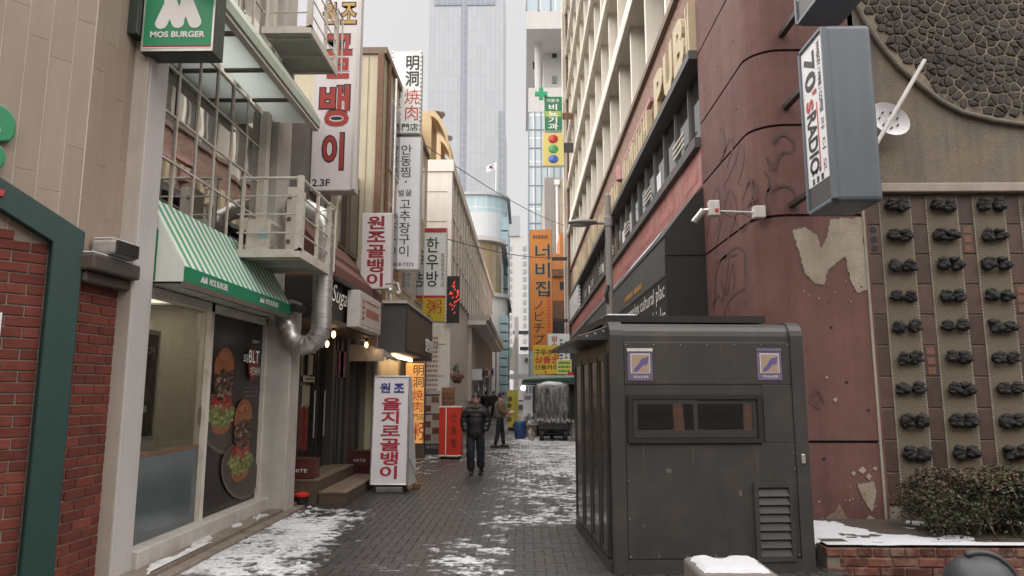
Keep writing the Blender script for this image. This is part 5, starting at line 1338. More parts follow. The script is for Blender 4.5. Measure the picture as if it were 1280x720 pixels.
# steps, crates, bucket
stp = thing('wooden_steps', 'two dark wooden steps up to the glass shop doors', 'steps', (-3.1, 11.8, 0))
pw = pm('step_plank', (0.145, 0.105, 0.075), 0.6, 0.2, 8, bump=0.25, bscale=30, rnd_=0.15)
for (x0, x1, y0, y1, z, n) in ((-3.10, -2.66, 10.75, 13.05, 0.19, 3), (-3.62, -3.10, 10.7, 13.0, 0.37, 3)):
    B(x0+.01, x1-.01, y0+.01, y1-.01, 0, z-0.03).build('riser', wood_dark, stp)
    for k in range(n): B(x0+(x1-x0)*k/n+.003, x0+(x1-x0)*(k+1)/n-.003, y0, y1, z-0.03, z).build('plank', pw, stp, bev=0.004, seg=1)
def crate(x, y, z, col, label, group=None):
    t = thing('bottle_crate', label, 'crate', (x, y, z), group); m_ = pm('crate_%s' % col, {'red': (0.085, 0.022, 0.020), 'blue': (0.035, 0.055, 0.11)}[col], 0.5, 0.2, 6)
    w_, d_, h_ = 0.20, 0.15, 0.29
    for sx in (-1, 1):
        B(x+sx*w_-.012, x+sx*w_+.012, y-d_, y+d_, z, z+h_).build('side', m_, t); B(x-w_, x+w_, y+sx*d_-.012, y+sx*d_+.012, z, z+h_).build('side', m_, t)
    B(x-w_, x+w_, y-d_, y+d_, z, z+0.02).build('base', m_, t)
    B(x-w_-.02, x+w_+.02, y-d_-.02, y+d_+.02, z+h_-.035, z+h_-.0).build('rim', m_, t)
    if col == 'red': text('HITE', white_print, t, (x-0.11, y-d_-.013, z+0.09), RT, UP, 0.22, 0.05, depth=0.002)
    for i in range(3):
        for k in range(2): MB().lathe([(0.03, z+.02), (0.03, z+.2), (0.012, z+.25), (0.012, z+.30)], x-0.12+i*0.12, y-0.07+k*0.14, 8).build('bottle', pm('brown_bottle', (0.05, 0.025, 0.012), 0.15, 0.1, 4), t)
crate(-3.05, 13.35, 0.0, 'red', 'dark red bottle crate, lower one of the stack beside the steps'); crate(-3.05, 13.35, 0.30, 'red', 'dark red bottle crate, upper one of the stack beside the steps')
crate(-2.62, 13.55, 0.0, 'blue', 'dark blue bottle crate beside the red crates, lower of two'); crate(-2.62, 13.55, 0.30, 'blue', 'dark blue bottle crate beside the red crates, upper of two')
crate(-3.40, 10.95, 0.38, 'red', 'red bottle crate on the upper wooden step behind the white pillar')
bk = thing('bucket', 'small black bucket with bright red lid beside the white pillar', 'bucket', (-3.30, 10.60, 0.0))
MB().lathe([(0.08, 0), (0.10, 0.15)], -3.30, 10.60, 14).build('body', black, bk); MB().lathe([(0.112, 0.15), (0.115, 0.18), (0.05, 0.205), (0.02, 0.21)], -3.30, 10.60, 14).build('lid', pm('bright_red', (0.55, 0.03, 0.02), 0.4), bk)

# free-standing sign
fs = thing('standing_sign', 'white free standing banner sign with blue and red Korean letters', 'sign', (-2.29, 12.15, 0))
xs0, xs1, tl = -2.62, -1.95, 0.16
m = MB().add([(-2.60, 12.05, 0.13), (-1.97, 12.05, 0.13), (-1.97, 12.10, 0.13), (-2.60, 12.10, 0.13), (-2.60, 12.20, 1.94), (-1.99, 12.20, 1.94), (-1.99, 12.25, 1.94), (-2.60, 12.25, 1.94)], [(0,3,2,1),(4,5,6,7),(0,1,5,4),(1,2,6,5),(2,3,7,6),(3,0,4,7)])
pane_ = m.build('banner', sign_white, fs, bev=0.008)
upv = Vector((0, 0.15, 1.81)); nn = Vector((0, -0.003, 0))
def on_b(x, z): return (x, 12.05+0.15*(z-0.13)/1.81-0.004, z)
text('원', blue_print, fs, on_b(-2.50, 1.66), RT, upv, 0.18, 0.17, bold=0.03, depth=0.003); text('조', blue_print, fs, on_b(-2.26, 1.66), RT, upv, 0.18, 0.16, bold=0.03, depth=0.003)
text('을지로골뱅이', pm('crimson_print', (0.40, 0.025, 0.05), 0.5, 0.1, 4), fs, on_b(-2.46, 0.22), RT, upv, 0.34, 1.36, stack=True, bold=0.025, depth=0.003)
for (p, q) in (((-2.60, 0.13), (-2.60, 1.94)), ((-1.98, 0.13), (-1.99, 1.94)), ((-2.60, 0.13), (-1.98, 0.13)), ((-2.60, 1.94), (-1.99, 1.94))):
    MB().tube([on_b(*p), on_b(*q)], 0.014, 6).build('frame_tube', galv, fs)
m = MB().add([(-1.96, 12.08, 0.10), (-1.90, 12.62, 0.10), (-1.97, 12.30, 1.93), (-1.98, 12.22, 1.93)], [(0, 1, 2, 3)]); m.add([(-2.60, 12.62, 0.10), (-1.90, 12.64, 0.10), (-1.99, 12.30, 1.93), (-2.60, 12.30, 1.93)], [(0, 1, 2, 3)])
m.build('rear_sheet', pm('translucent_sheet', (0.58, 0.58, 0.58), 0.5, 0.05, 2), fs)
B(-2.50, -2.05, 12.02, 12.55, 0, 0.09).build('weight_base', pm('base_grey', (0.16, 0.15, 0.15), 0.7, 0.2, 6), fs, bev=0.015)
MB().tube([(-1.95, 12.1, 0.55), (-1.87, 12.55, 0.12)], 0.008, 5).build('tie_rope', pm('rope', (0.30, 0.22, 0.12), 0.8), fs)
B(-1.95, -1.83, 12.48, 12.60, 0.0, 0.09).build('brick_weight', rust, fs, bev=0.01)

# grey projecting shop box with lit soffit
gbx = thing('shop_fascia_box', 'dark grey projecting shop box with white letters and a lit underside', 'sign', (-2.9, 17.4, 2.5))
B(-3.6, -2.60, 15.2, 19.7, 2.52, 3.60).build('casing', pm('box_grey', (0.075, 0.072, 0.070), 0.6, 0.08, 3), gbx)
B(-2.60, -2.585, 15.3, 19.6, 2.58, 3.50).build('street_panel', pm('brown_metal', (0.12, 0.085, 0.065), 0.5, 0.15, 3), gbx)
B(-3.6, -2.56, 15.14, 19.75, 3.60, 3.66).build('cap', cream_metal, gbx)
B(-2.60, -2.57, 15.2, 15.3, 2.52, 3.6).build('corner_trim', dark_steel, gbx)
text('한우방', white_print, gbx, (-2.56, 18.05, 2.70), (0, 1, 0), UP, 1.4, 0.34, bold=0.03, depth=0.03, name='white_letters')
B(-2.95, -2.88, 15.5, 18.0, 2.44, 2.50).build('tube_lamp', pm('warm_tube', (0.9, 0.8, 0.6), 0.4, emit=(1, 0.72, 0.42), estr=5), gbx)
li = bpy.data.lights.new('soffit_light', 'AREA'); li.energy = 2; li.color = (1, 0.55, 0.25); li.shape = 'RECTANGLE'; li.size = 0.1; li.size_y = 2.5
lo = bpy.data.objects.new('soffit_light', li); C.objects.link(lo); lo.parent = gbx; lo.location = (-2.92+2.9, 16.75-17.4, 2.42-2.5)
ca = thing('small_awning', 'small curved grey awning over a doorway beside the projecting shop box', 'awning', (-3.1, 14.6, 2.3))
MB().prism([(-3.5, 2.62), (-3.05, 2.58), (-2.75, 2.38), (-2.75, 2.33), (-3.05, 2.50), (-3.5, 2.52)], 'y', 13.95, 15.2).build('sheet', galv, ca); B(-3.5, -2.8, 13.93, 13.97, 2.28, 2.52).build('side_panel', galv, ca)
# ground floor behind
sw = thing('shop_row', 'brown and grey ground floor shopfronts under the projecting box', 'shop', (-3.8, 18, 0))
B(-4.5, -3.45, 14.2, 22.4, 0, 2.75).build('wall', pm('brown_shop_wall', (0.075, 0.058, 0.048), 0.7, 0.2, 3), sw)
for yy in (14.4, 15.5, 16.7, 18.0, 19.3, 20.6):
    f_ = B(-3.46, -3.40, yy, yy+0.95, 0.1, 2.3).build('door', dark_steel, sw); B(-3.40, -3.39, yy+.08, yy+.87, .2, 2.2).build('pane', dk_glass, f_)
MB().tube([(-3.2, 15.0, 0), (-3.2, 15.0, 2.5)], 0.05, 8).build('white_pipe', white_paint, sw)

# white vertical signs further on
def bulbs(t, x0, x1, z0, z1, y):
    m = MB()
    n = int((z1-z0)/0.11)
    for k in range(n):
        z = z0+(z1-z0)*k/(n-1)
        for x in (x0, x1): m.box(x-0.022, x+0.022, y-0.02, y+0.0, z-0.03, z+0.03)
    o = m.build('border_bulbs', white_print, t); o['kind'] = 'stuff'
s1 = vsign('vertical_sign', 'white vertical sign with black and red Chinese characters and bulb border', -3.40, -2.64, 17.0, 8.20, 10.45, 0.3, pm('pale_mint_face', (0.80, 0.84, 0.82), 0.5, 0.05, 2), white_paint)
text('明洞', dark_print, s1, (-3.06, 16.99, 9.48), RT, UP, 0.36, 0.84, stack=True, bold=0.02, depth=0.003)
text('焼肉', pm('vivid_red_print', (0.55, 0.04, 0.03), 0.5), s1, (-3.06, 16.99, 8.56), RT, UP, 0.38, 0.84, stack=True, bold=0.0, depth=0.003)
text('한우방', dark_print, s1, (-3.34, 16.99, 8.56), RT, UP, 0.20, 0.74, stack=True, bold=0.005, depth=0.003)
text('専門店', dark_print, s1, (-3.34, 16.99, 8.27), RT, UP, 0.64, 0.2, bold=0.01, depth=0.003)
bulbs(s1, -3.39, -2.65, 8.22, 10.43, 16.985)
s2 = vsign('vertical_sign', 'long white vertical sign with thin black brush Korean letters', -3.40, -2.60, 17.0, 4.66, 8.12, 0.3, pm('bluish_white_face', (0.82, 0.84, 0.88), 0.5, 0.04, 2), white_paint)
text('안동찜', dark_print, s2, (-3.12, 16.99, 7.05), RT, UP, 0.28, 0.85, stack=True, depth=0.003)
text('·', dark_print, s2, (-3.0, 16.99, 6.90), RT, UP, 0.05, 0.05, depth=0.003)
text('벌꿀', dark_print, s2, (-3.16, 16.99, 6.55), RT, UP, 0.34, 0.17, depth=0.003)
text('고추장구이', dark_print, s2, (-3.12, 16.99, 5.00), RT, UP, 0.28, 1.45, stack=True, depth=0.003)
text('318-7272', pm('maroon_small_print', (0.22, 0.04, 0.05), 0.5), s2, (-3.25, 16.99, 4.76), RT, UP, 0.52, 0.085, bold=0.01, depth=0.003)
for t_, zz in ((s1, 9.3), (s2, 6.3)): B(-3.6, -3.40, 17.1, 17.2, zz, zz+0.1).build('bracket', dark_steel, t_)
s3 = vsign('vertical_sign', 'white banner sign with brush letters, red top and yellow foot', -3.24, -2.48, 22.0, 3.85, 6.92, 0.25, pm('mint_white_face', (0.74, 0.78, 0.78), 0.5, 0.05, 2), white_paint, 0.02)
text('한우방', dark_print, s3, (-3.14, 21.99, 4.98), RT, UP, 0.40, 1.62, stack=True, bold=0.01, depth=0.003)
text('韓國燒肉專門店', pm('faded_brown_print', (0.32, 0.16, 0.14), 0.5), s3, (-2.66, 21.99, 4.98), RT, UP, 0.11, 1.1, stack=True, depth=0.003)
B(-3.22, -2.50, 21.984, 21.993, 6.76, 6.90).build('red_header', red_print, s3); B(-3.22, -2.50, 21.984, 21.993, 3.87, 4.62).build('yellow_panel', pm('yellow_panel', (0.55, 0.42, 0.03), 0.5, 0.1, 3), s3)
B(-3.22, -2.50, 21.982, 21.983, 4.62, 4.70).build('red_band', red_print, s3)
text('粥', red_print, s3, (-3.10, 21.984, 4.12), RT, UP, 0.48, 0.44, bold=0.0, depth=0.003); text('2F', dark_print, s3, (-3.18, 21.984, 3.90), RT, UP, 0.22, 0.17, bold=0.02, depth=0.003)
bulbs(s3, -3.23, -2.49, 3.9, 6.7, 21.982)
for zz in (4.75, 6.0): B(-3.55, -3.24, 22.05, 22.15, zz, zz+0.25).build('bracket', dark_steel, s3)
s4 = vsign('vertical_sign', 'black sign with glowing red leaf drawing', -2.70, -2.25, 24.0, 4.02, 5.66, 0.15, black, black, 0.01)
m = MB()
r = random.Random(3)
for k in range(26):
    a = r.uniform(0, 1); zc = 4.3+1.1*a; w_ = 0.16*math.sin(math.pi*a)+0.02; xc = -2.46+r.uniform(-w_, w_); m.quad((xc, 23.99, zc), (xc+0.05, 23.99, zc+0.03), (xc+0.07, 23.99, zc+0.10), (xc+0.02, 23.99, zc+0.05))
o = m.build('red_leaf_drawing', pm('glow_red', (0.6, 0.05, 0.04), 0.5, emit=(1, 0.08, 0.05), estr=0.5), s4); o['kind'] = 'stuff'
# lit orange sign standing at the doorway, menu boards, red box sign
os_ = vsign('standing_sign', 'glowing orange vertical sign with black and red Chinese characters', -3.05, -2.52, 17.9, 0.35, 2.42, 0.15, pm('lit_orange_face', (0.62, 0.33, 0.12), 0.5, 0.1, 2, emit=(1, 0.48, 0.14), estr=0.22), wood_dark, 0.03)
text('明洞', dark_print, os_, (-2.84, 17.89, 1.78), RT, UP, 0.28, 0.56, stack=True, bold=0.0, depth=0.003); text('焼肉', pm('vivid_red_print', (0.55, 0.04, 0.03)), os_, (-2.84, 17.89, 1.16), RT, UP, 0.28, 0.56, stack=True, bold=0.0, depth=0.003)
text('専門店', dark_print, os_, (-2.95, 17.89, 0.96), RT, UP, 0.4, 0.16, depth=0.003); text('粥', pm('vivid_red_print', (0.55, 0.04, 0.03)), os_, (-2.94, 17.89, 0.46), RT, UP, 0.4, 0.44, bold=0.0, depth=0.003)
B(-3.05, -2.52, 17.9, 18.1, 0, 0.35).build('stand', wood_dark, os_)
mn = thing('menu_board', 'pale menu board with rows of small food pictures beside red box sign', 'menu board', (-2.5, 18.9, 0))
B(-2.72, -2.24, 18.85, 18.92, 0.0, 1.70).build('board', pm('menu_cream', (0.46, 0.42, 0.38), 0.6, 0.05, 3), mn); B(-2.71, -2.25, 18.843, 18.85, 0.02, 0.30).build('footer', pm('grey_face', (0.07, 0.068, 0.068)), mn)
text('318-7272', white_print, mn, (-2.66, 18.842, 0.18), RT, UP, 0.38, 0.07, depth=0.002)
fd = pm('food_print', (0.16, 0.075, 0.045), 0.5, 0.6, 14, dirt=(0.34, 0.24, 0.17), damt=0.6, dscale=12)
for k, (a, z) in enumerate(((0.24, 1.38), (0.03, 1.14), (0.27, 0.92), (0.03, 0.72), (0.27, 0.56), (0.04, 0.38))): B(-2.72+a, -2.72+a+0.2, 18.840, 18.85, z, z+0.16).build('food_picture', fd, mn)
B(-2.70, -2.26, 18.842, 18.85, 1.56, 1.60).build('heading', dark_steel, mn); B(-2.70, -2.26, 18.842, 18.85, 1.06, 1.09).build('heading', dark_steel, mn)
mn2 = thing('menu_board', 'brown menu board with dark food photographs behind the red box sign', 'menu board', (-2.1, 19.6, 0))
B(-2.30, -1.92, 19.6, 19.66, 0, 1.78).build('board', pm('menu_brown', (0.30, 0.13, 0.07), 0.6, 0.2, 4), mn2)
for z in (1.2, 1.44): B(-2.27, -1.95, 19.592, 19.6, z, z+0.2).build('food_picture', fd, mn2)
rs = thing('standing_sign', 'red rectangular box sign with black Korean letters on small casters', 'sign', (-1.86, 17.9, 0))
rp = pm('vermilion', (0.50, 0.035, 0.02), 0.45, 0.1, 3)
B(-2.14, -1.58, 17.8, 18.35, 0.07, 1.27).build('box', rp, rs, bev=0.01); B(-2.15, -1.57, 17.79, 18.36, 1.27, 1.30).build('lid', white_paint, rs)
B(-1.975, -1.955, 17.79, 17.80, 0.07, 1.27).build('white_edge', white_print, rs); B(-2.14, -1.58, 17.79, 17.80, 0.07, 0.10).build('white_edge', white_print, rs)
text('안동찜', dark_print, rs, (-1.84, 17.795, 0.30), RT, UP, 0.15, 0.82, stack=True, depth=0.003, lines=1.4)
for xx in (-2.08, -1.64):
    for yy in (17.86, 18.3): MB().tube([(xx-.02, yy, 0.035), (xx+.02, yy, 0.035)], 0.035, 10).build('caster', black, rs)
fbk = thing('flower_basket', 'hanging basket of dried reddish flowers on the white wall', 'flower basket', (-2.3, 24.1, 2.0))
p = onY(571, 473, 23.6); MB().blob((p.x, 23.6, p.z-0.02), (0.17, 0.17, 0.14), 10, 7, 0.5, 4).build('basket', rust, fbk)
m = MB(); r = random.Random(8)
for k in range(160):
    d = Vector((r.gauss(0, 1), r.gauss(0, 1), abs(r.gauss(0, 1))*0.7-0.3)).normalized()*r.uniform(.12, .26); c_ = Vector((p.x, 23.6, p.z+0.05))+d; t = d.orthogonal().normalized()*0.05; s_ = t.cross(d).normalized()*0.04
    m.quad(c_-t, c_+s_, c_+t, c_-s_)
o = m.build('flowers', pm('dried_flowers', (0.20, 0.10, 0.07), 0.7, 0.5, 12), fbk); o['kind'] = 'stuff'
m = MB()
for k in range(40):
    c_ = Vector((p.x-0.02+r.gauss(0, .05), 23.6+r.gauss(0, .05), p.z+0.28+r.gauss(0, .09))); t = Vector((r.gauss(0, 1), r.gauss(0, 1), r.gauss(0, 1))).normalized()*0.06; s_ = t.orthogonal().normalized()*0.03
    m.quad(c_-t, c_+s_, c_+t, c_-s_)
o = m.build('green_sprig', pm('sprig_green', (0.04, 0.10, 0.05), 0.6), fbk); o['kind'] = 'stuff'
MB().tube([(p.x, 23.6, p.z+0.4), (p.x, 24.3, p.z+0.45)], 0.012, 5).build('hook', dark_steel, fbk)
# ================================================================ FAR LEFT: WHITE BUILDING WITH LONG WINDOW FACE
wb = thing('white_building', 'long white building with ribbed windows and a projecting eave down the street', 'building', (-6, 40, 0))
wbm = pm('white_stone', (0.80, 0.76, 0.715), 0.75, 0.06, 1.2, streak=0.10)
XW = -2.62; YW0, YW1 = 24.3, 58.0
B(-12, XW-0.12, YW0, YW1, 0, 9.9).build('wall', wbm, wb)
for k in range(1, 9): B(-3.95, XW-0.13, YW0-0.012, YW0, 1.1*k-0.012, 1.1*k+0.012).build('stone_joint', pm('stone_joint', (0.38, 0.33, 0.28), 0.9), wb)
B(-12, XW+0.10, YW0-0.06, YW1, 9.55, 9.98).build('parapet', wbm, wb)
B(XW-0.12, XW+0.04, YW0, YW0+0.45, 0, 9.55).build('corner_pier', wbm, wb)
winb = pm('brown_blinds_glass', (0.27, 0.225, 0.18), 0.25, 0.3, 1.5)
fin1 = B(XW-0.12, XW+0.03, -0.13, 0.13, 5.3, 9.55).mesh('fin', wbm); pn1 = B(XW-0.12, XW-0.01, 0.07, 1.25, 0, 1.25).mesh('window_pane', winb)
n = 26
for i in range(n):
    y = YW0+0.5+i*1.29
    if y > YW1-1.3: break
    piece(fin1, 'fin', (0, y, 0), wb)
    for z in (5.35, 6.75, 8.15): piece(pn1, 'window_pane', (0, y, z), wb, (0, 0, rnd.uniform(-.01, .01)))
for z in (6.62, 8.02): B(XW-0.12, XW+0.02, YW0+.45, YW1, z, z+0.12).build('transom', wbm, wb)
B(XW-0.12, XW+0.95, 33.5, YW1, 5.05, 5.32).build('eave', pm('grey_eave', (0.50, 0.46, 0.42), 0.7, 0.1, 2), wb)
B(XW-0.12, XW+0.80, 33.5, YW1, 4.85, 5.05).build('eave_soffit', wbm, wb)
fin2 = B(XW-0.12, XW+0.08, -0.1, 0.1, 1.2, 4.85).mesh('fin', pm('tan_fin', (0.62, 0.54, 0.47), 0.7, 0.1, 3)); pn2 = B(XW-0.12, XW-0.01, 0.1, 1.35, 1.3, 4.8).mesh('window_pane', pm('shade_glass', (0.12, 0.10, 0.085), 0.3, 0.2, 2))
for i in range(16):
    y = 34+i*1.45
    if y > YW1-1: break
    piece(fin2, 'fin', (0, y, 0), wb); piece(pn2, 'window_pane', (0, y, 0), wb)
# painted lower wall with fine scribbles and little canopies
scr = pm('faint_red_print', (0.42, 0.27, 0.23), 0.8)
marks(wb, scr, (-3.5, YW0-0.002, 1.0), RT, UP, 0.5, 2.6, 16, 12, name='faint_lettering')
for i, (y, z) in enumerate(((36, 1.0), (39, 1.1), (42.5, 1.0), (46, 1.2), (50, 1.1))):
    s_ = B(XW-0.1, XW+0.25+0.1*(i % 2), y, y+1.0, z-0.95, z+1.4).build('shop_bay', pm('bluish_grey_metal', (0.25, 0.27, 0.30), 0.5, 0.2, 4), wb); B(XW+0.25+.1*(i % 2), XW+0.27+.1*(i % 2), y+.1, y+.9, z-.6, z+0.9).build('pane', dk_glass, s_)
for i, y in enumerate((34.6, 37.6, 41, 44.6, 48.4)):
    t = thing('wall_sign', 'small projecting shop sign, number %s along the white building' % ('one two three four five'.split()[i]), 'sign', (XW+0.3, y, 2.2), group='small signs along the white building')
    t['label'] = ['small white box sign with pale blue face', 'small blue grey box sign with black face', 'small white box sign with red face', 'small pink box sign with white face', 'small white box sign with blue face'][i] + ' on white building wall'
    B(XW-0.1, XW+0.55, y, y+0.12, 2.2+0.12*i, 2.75+0.12*i).build('casing', [sign_white, pm('bluish_grey_metal', (0.25, 0.27, 0.30)), sign_white, pm('pink_sign', (0.50, 0.20, 0.22), 0.5), sign_white][i], t)
    B(XW-0.05, XW+0.5, y-0.01, y, 2.3+0.12*i, 2.62+0.12*i).build('face', [pm('bluish_white_face', (0.58, 0.60, 0.66)), dark_steel, red_print, white_print, blue_print][i], t)
# barrel vault shells on its roof
tanv = pm('tan_shell', (0.56, 0.42, 0.25), 0.6, 0.06, 2)
for i, (px, pyt, pyb, yy, r_) in enumerate(((538, 128, 196, 27.5, 0.8), (570, 137, 195, 29.5, 0.95), (577, 168, 200, 35.0, 0.9))):
    t = thing('roof_vault', ['tan barrel vault shell partly hidden behind the Chinese character sign', 'large tan barrel vault shell on the white building roof', 'smaller tan barrel vault shell standing behind the large one'][i], 'roof vault', (onY(px, pyt, yy).x, yy, 9.98))
    top = onY(px, pyt, yy).z; cx = onY(px, pyt, yy).x - 0.25; zb = 9.98; h = top-zb
    m = MB(); n = 14
    for L_, ofs in ((0.0, 0.0), (2.2, 0.0)):
        for rr in (1.0, 0.93):
            for k in range(n+1):
                a = math.pi/2*k/n*1.0
                m.v.append((cx-0.9+ (r_+0.15)*1.0*math.sin(a)*rr, yy+L_, zb+0.75*h*0+h*math.cos(a)*rr if True else 0))
    q = n+1
    for k in range(n):
        m.f += [(k, k+1, 2*q+k+1, 2*q+k), (q+k, 3*q+k, 3*q+k+1, q+k+1), (k, q+k, q+k+1, k+1), (2*q+k, 2*q+k+1, 3*q+k+1, 3*q+k)]
    m.build('shell', tanv, t, smooth=False)
    B(cx-1.4, cx-0.85, yy+0.1, yy+2.0, 9.98, top).build('rear_wall', tanv, t)
    MB().blob((cx-0.6, yy+0.5, top-0.02), (0.35, 0.5, 0.06), 10, 6, 0.4, i).build('snow_cap', snow, t)
# rooftop frame beside the vaults
# round glass-fronted building, tower and high-rise
def curtain(name, glassc, line, sx=0.6, sz=0.35, mort=0.03, rough=0.2):
    m = bpy.data.materials.new(name); m.use_nodes = True; nt = m.node_tree; N = nt.nodes.new; L = nt.links.new
    b = nt.nodes['Principled BSDF']; b.inputs['Roughness'].default_value = rough
    tc = N('ShaderNodeTexCoord'); sp = N('ShaderNodeSeparateXYZ'); ad = N('ShaderNodeMath'); cb_ = N('ShaderNodeCombineXYZ')
    L(tc.outputs['Object'], sp.inputs[0]); L(sp.outputs['X'], ad.inputs[0]); L(sp.outputs['Y'], ad.inputs[1]); L(ad.outputs[0], cb_.inputs[0]); L(sp.outputs['Z'], cb_.inputs[1])
    br = N('ShaderNodeTexBrick'); br.offset = 0.0; br.inputs['Scale'].default_value = 1.0; br.inputs['Brick Width'].default_value = sx; br.inputs['Row Height'].default_value = sz
    br.inputs['Mortar Size'].default_value = mort; br.inputs['Mortar Smooth'].default_value = 0.1
    br.inputs['Color1'].default_value = (*glassc, 1); br.inputs['Color2'].default_value = (*[c*0.93 for c in glassc], 1); br.inputs['Mortar'].default_value = (*line, 1)
    L(cb_.outputs[0], br.inputs['Vector']); L(br.outputs['Color'], b.inputs['Base Color']); return m
rbd = thing('round_building', 'round cornered pale building with glass corner strip below the tower', 'building', (-6, 76, 0))
pale = pm('pale_cladding', (0.52, 0.53, 0.54), 0.5, 0.04, 0.5)
Yr = 74; xr1 = onY(634, 300, Yr).x; zt = onY(610, 240, Yr).z
def rounded(x1, y0, r_, n=10):
    return [(-20, y0)] + [(x1-r_+r_*math.sin(math.pi/2*k/n), y0+r_-r_*math.cos(math.pi/2*k/n)) for k in range(n+1)] + [(x1, y0+14), (-20, y0+14)]
MB().prism(rounded(xr1, Yr, 3.0), 'z', 0, zt-2.2).build('wall', pale, rbd)
MB().prism(rounded(xr1-0.05, Yr+0.05, 3.0), 'z', zt-2.2, zt-0.3).build('glass_crown', curtain('teal_crown', (0.36, 0.47, 0.50), (0.55, 0.57, 0.58), 1.2, 2.4, 0.05), rbd)
MB().prism(rounded(xr1+0.25, Yr-0.25, 3.1), 'z', zt-0.3, zt).build('roof_rim', pm('grey_rim', (0.40, 0.40, 0.41), 0.6), rbd)
for k in range(13):
    z = 3+k*1.62
    if z > zt-3.5: break
    g0 = B(xr1-0.9, xr1+0.06, Yr+1.0, Yr+4, z, z+1.45); g0.build('corner_window', pm('teal_glass', (0.22, 0.33, 0.36), 0.15, 0.2, 1), rbd)
for z in (4.2, 6.2, 8.2, 10.2, 12.2, 14.2, 16.2): B(-9, xr1-2.9, Yr-0.03, Yr, z, z+0.06).build('panel_joint', pm('grey_joint', (0.30, 0.31, 0.33), 0.7), rbd)
# lower curved canopy building nearer
lr = thing('curved_corner_building', 'lower pale building with curved golden glass corner beside the white one', 'building', (-4, 62, 0))
Y2 = 62; x2 = onY(634, 400, Y2).x; z2 = onY(620, 370, Y2).z
MB().prism(rounded(x2-0.1, Y2, 2.6), 'z', 0, z2).build('wall', pale, lr)
MB().prism(rounded(x2+0.15, Y2-0.2, 2.7), 'z', z2, z2+0.35).build('roof_rim', pm('grey_rim', (0.40, 0.40, 0.41)), lr)
MB().prism(rounded(x2-0.6, Y2+0.6, 2.6), 'z', z2+0.35, z2+5.2).build('golden_glass', pm('golden_glass', (0.30, 0.25, 0.17), 0.12, 0.3, 0.5, metal=0.4), lr)
MB().prism(rounded(x2-0.2, Y2, 2.7), 'z', z2+5.2, z2+5.6).build('roof_rim', pm('grey_rim', (0.40, 0.40, 0.41)), lr)
for k in range(9):
    z = 1.5+k*0.78
    if z < z2-0.8: B(x2-0.8, x2+0.03, Y2+0.9, Y2+3, z, z+0.66).build('corner_window', pm('teal_glass', (0.22, 0.33, 0.36)), lr)
for z in (2.8, 4.6, 6.4): B(-7, x2-2.4, Y2-0.03, Y2, z, z+0.05).build('panel_joint', pm('grey_joint', (0.30, 0.31, 0.33)), lr)
tw_ = thing('tower', 'tall pale tower with thin grid and grey vertical bands', 'tower', (-11, 150, 0))
Yt = 140; xa, xb_ = onY(535, 100, Yt).x, onY(629, 100, Yt).x
tp = curtain('tower_grid', (0.355, 0.37, 0.40), (0.29, 0.305, 0.335), 1.0, 3.4, 0.05, 0.4); tb = curtain('tower_band', (0.20, 0.22, 0.265), (0.26, 0.28, 0.32), 1.2, 1.7, 0.10, 0.3)
B(xa, xb_, Yt, Yt+22, 0, 95).build('shaft', tp, tw_)
xm0, xm1 = onY(576, 100, Yt).x, onY(583, 100, Yt).x
B(xm0, xm1, Yt-0.15, Yt, 0, onY(580, 7, Yt).z).build('vertical_band', tb, tw_)
B(onY(543, 5, Yt).x, onY(619, 5, Yt).x, Yt-0.15, Yt, onY(580, 7, Yt).z, onY(580, 7, Yt).z+4).build('dark_header', tb, tw_)
B(xb_-0.9, xb_+0.25, Yt-0.2, Yt+21, 0, 60).build('edge_band', tb, tw_)
hr = thing('high_rise', 'distant white apartment high rise with grey top', 'tower', (0, 230, 0))
Yh = 230; xa, xb_ = onY(633, 350, Yh).x, onY(659, 350, Yh).x; zt = onY(645, 270, Yh).z
B(xa, xb_, Yh, Yh+18, 0, zt-7).build('shaft', pm('highrise_white', (0.50, 0.49, 0.485), 0.7, 0.03, 0.2), hr)
B(xa-0.4, xb_-2.4, Yh-0.5, Yh+18, zt-7, zt).build('grey_top', pm('highrise_grey', (0.36, 0.37, 0.39), 0.7, 0.03, 0.2), hr)
wp = B(0, 1.1, -0.2, 0, 0, 1.5).mesh('window', pm('far_window', (0.30, 0.29, 0.29), 0.5))
for k in range(16):
    for j in (0.8, 5.6): piece(wp, 'window', (xa+j, Yh, zt-12-k*2.6), hr)
fg_ = thing('flag', 'white national flag with dark emblem on a pole above the round building', 'flag', (-4.2, 76, 24))
p = onY(612, 210, 76)
MB().tube([(p.x+0.7, 76, onY(612, 245, 76).z), (p.x+0.75, 76, p.z+0.7)], 0.06, 6).build('pole', sign_white, fg_)
m = MB(); n = 10
for i in range(n+1):
    for k in range(5): m.v.append((p.x+0.7-1.1*i/n, 76+0.12*math.sin(i*0.9), p.z+0.6-0.75*k/4-0.35*(i/n)+0.04*math.sin(i)))
for i in range(n):
    for k in range(4): m.f.append((i*5+k, i*5+k+1, (i+1)*5+k+1, (i+1)*5+k))
m.build('cloth', sign_white, fg_)
MB().blob((p.x+0.15, 75.8, p.z+0.06), (0.2, 0.02, 0.2), 12, 8).build('emblem', blue_print, fg_); MB().blob((p.x+0.15, 75.78, p.z+0.14), (0.17, 0.02, 0.1), 12, 8).build('emblem', red_print, fg_)
for dx, dz in ((-0.22, 0.22), (0.42, 0.25), (-0.18, -0.22), (0.42, -0.12)): B(p.x+dx, p.x+dx+0.14, 75.8, 75.82, p.z+dz, p.z+dz+0.09).build('trigram', dark_print, fg_)

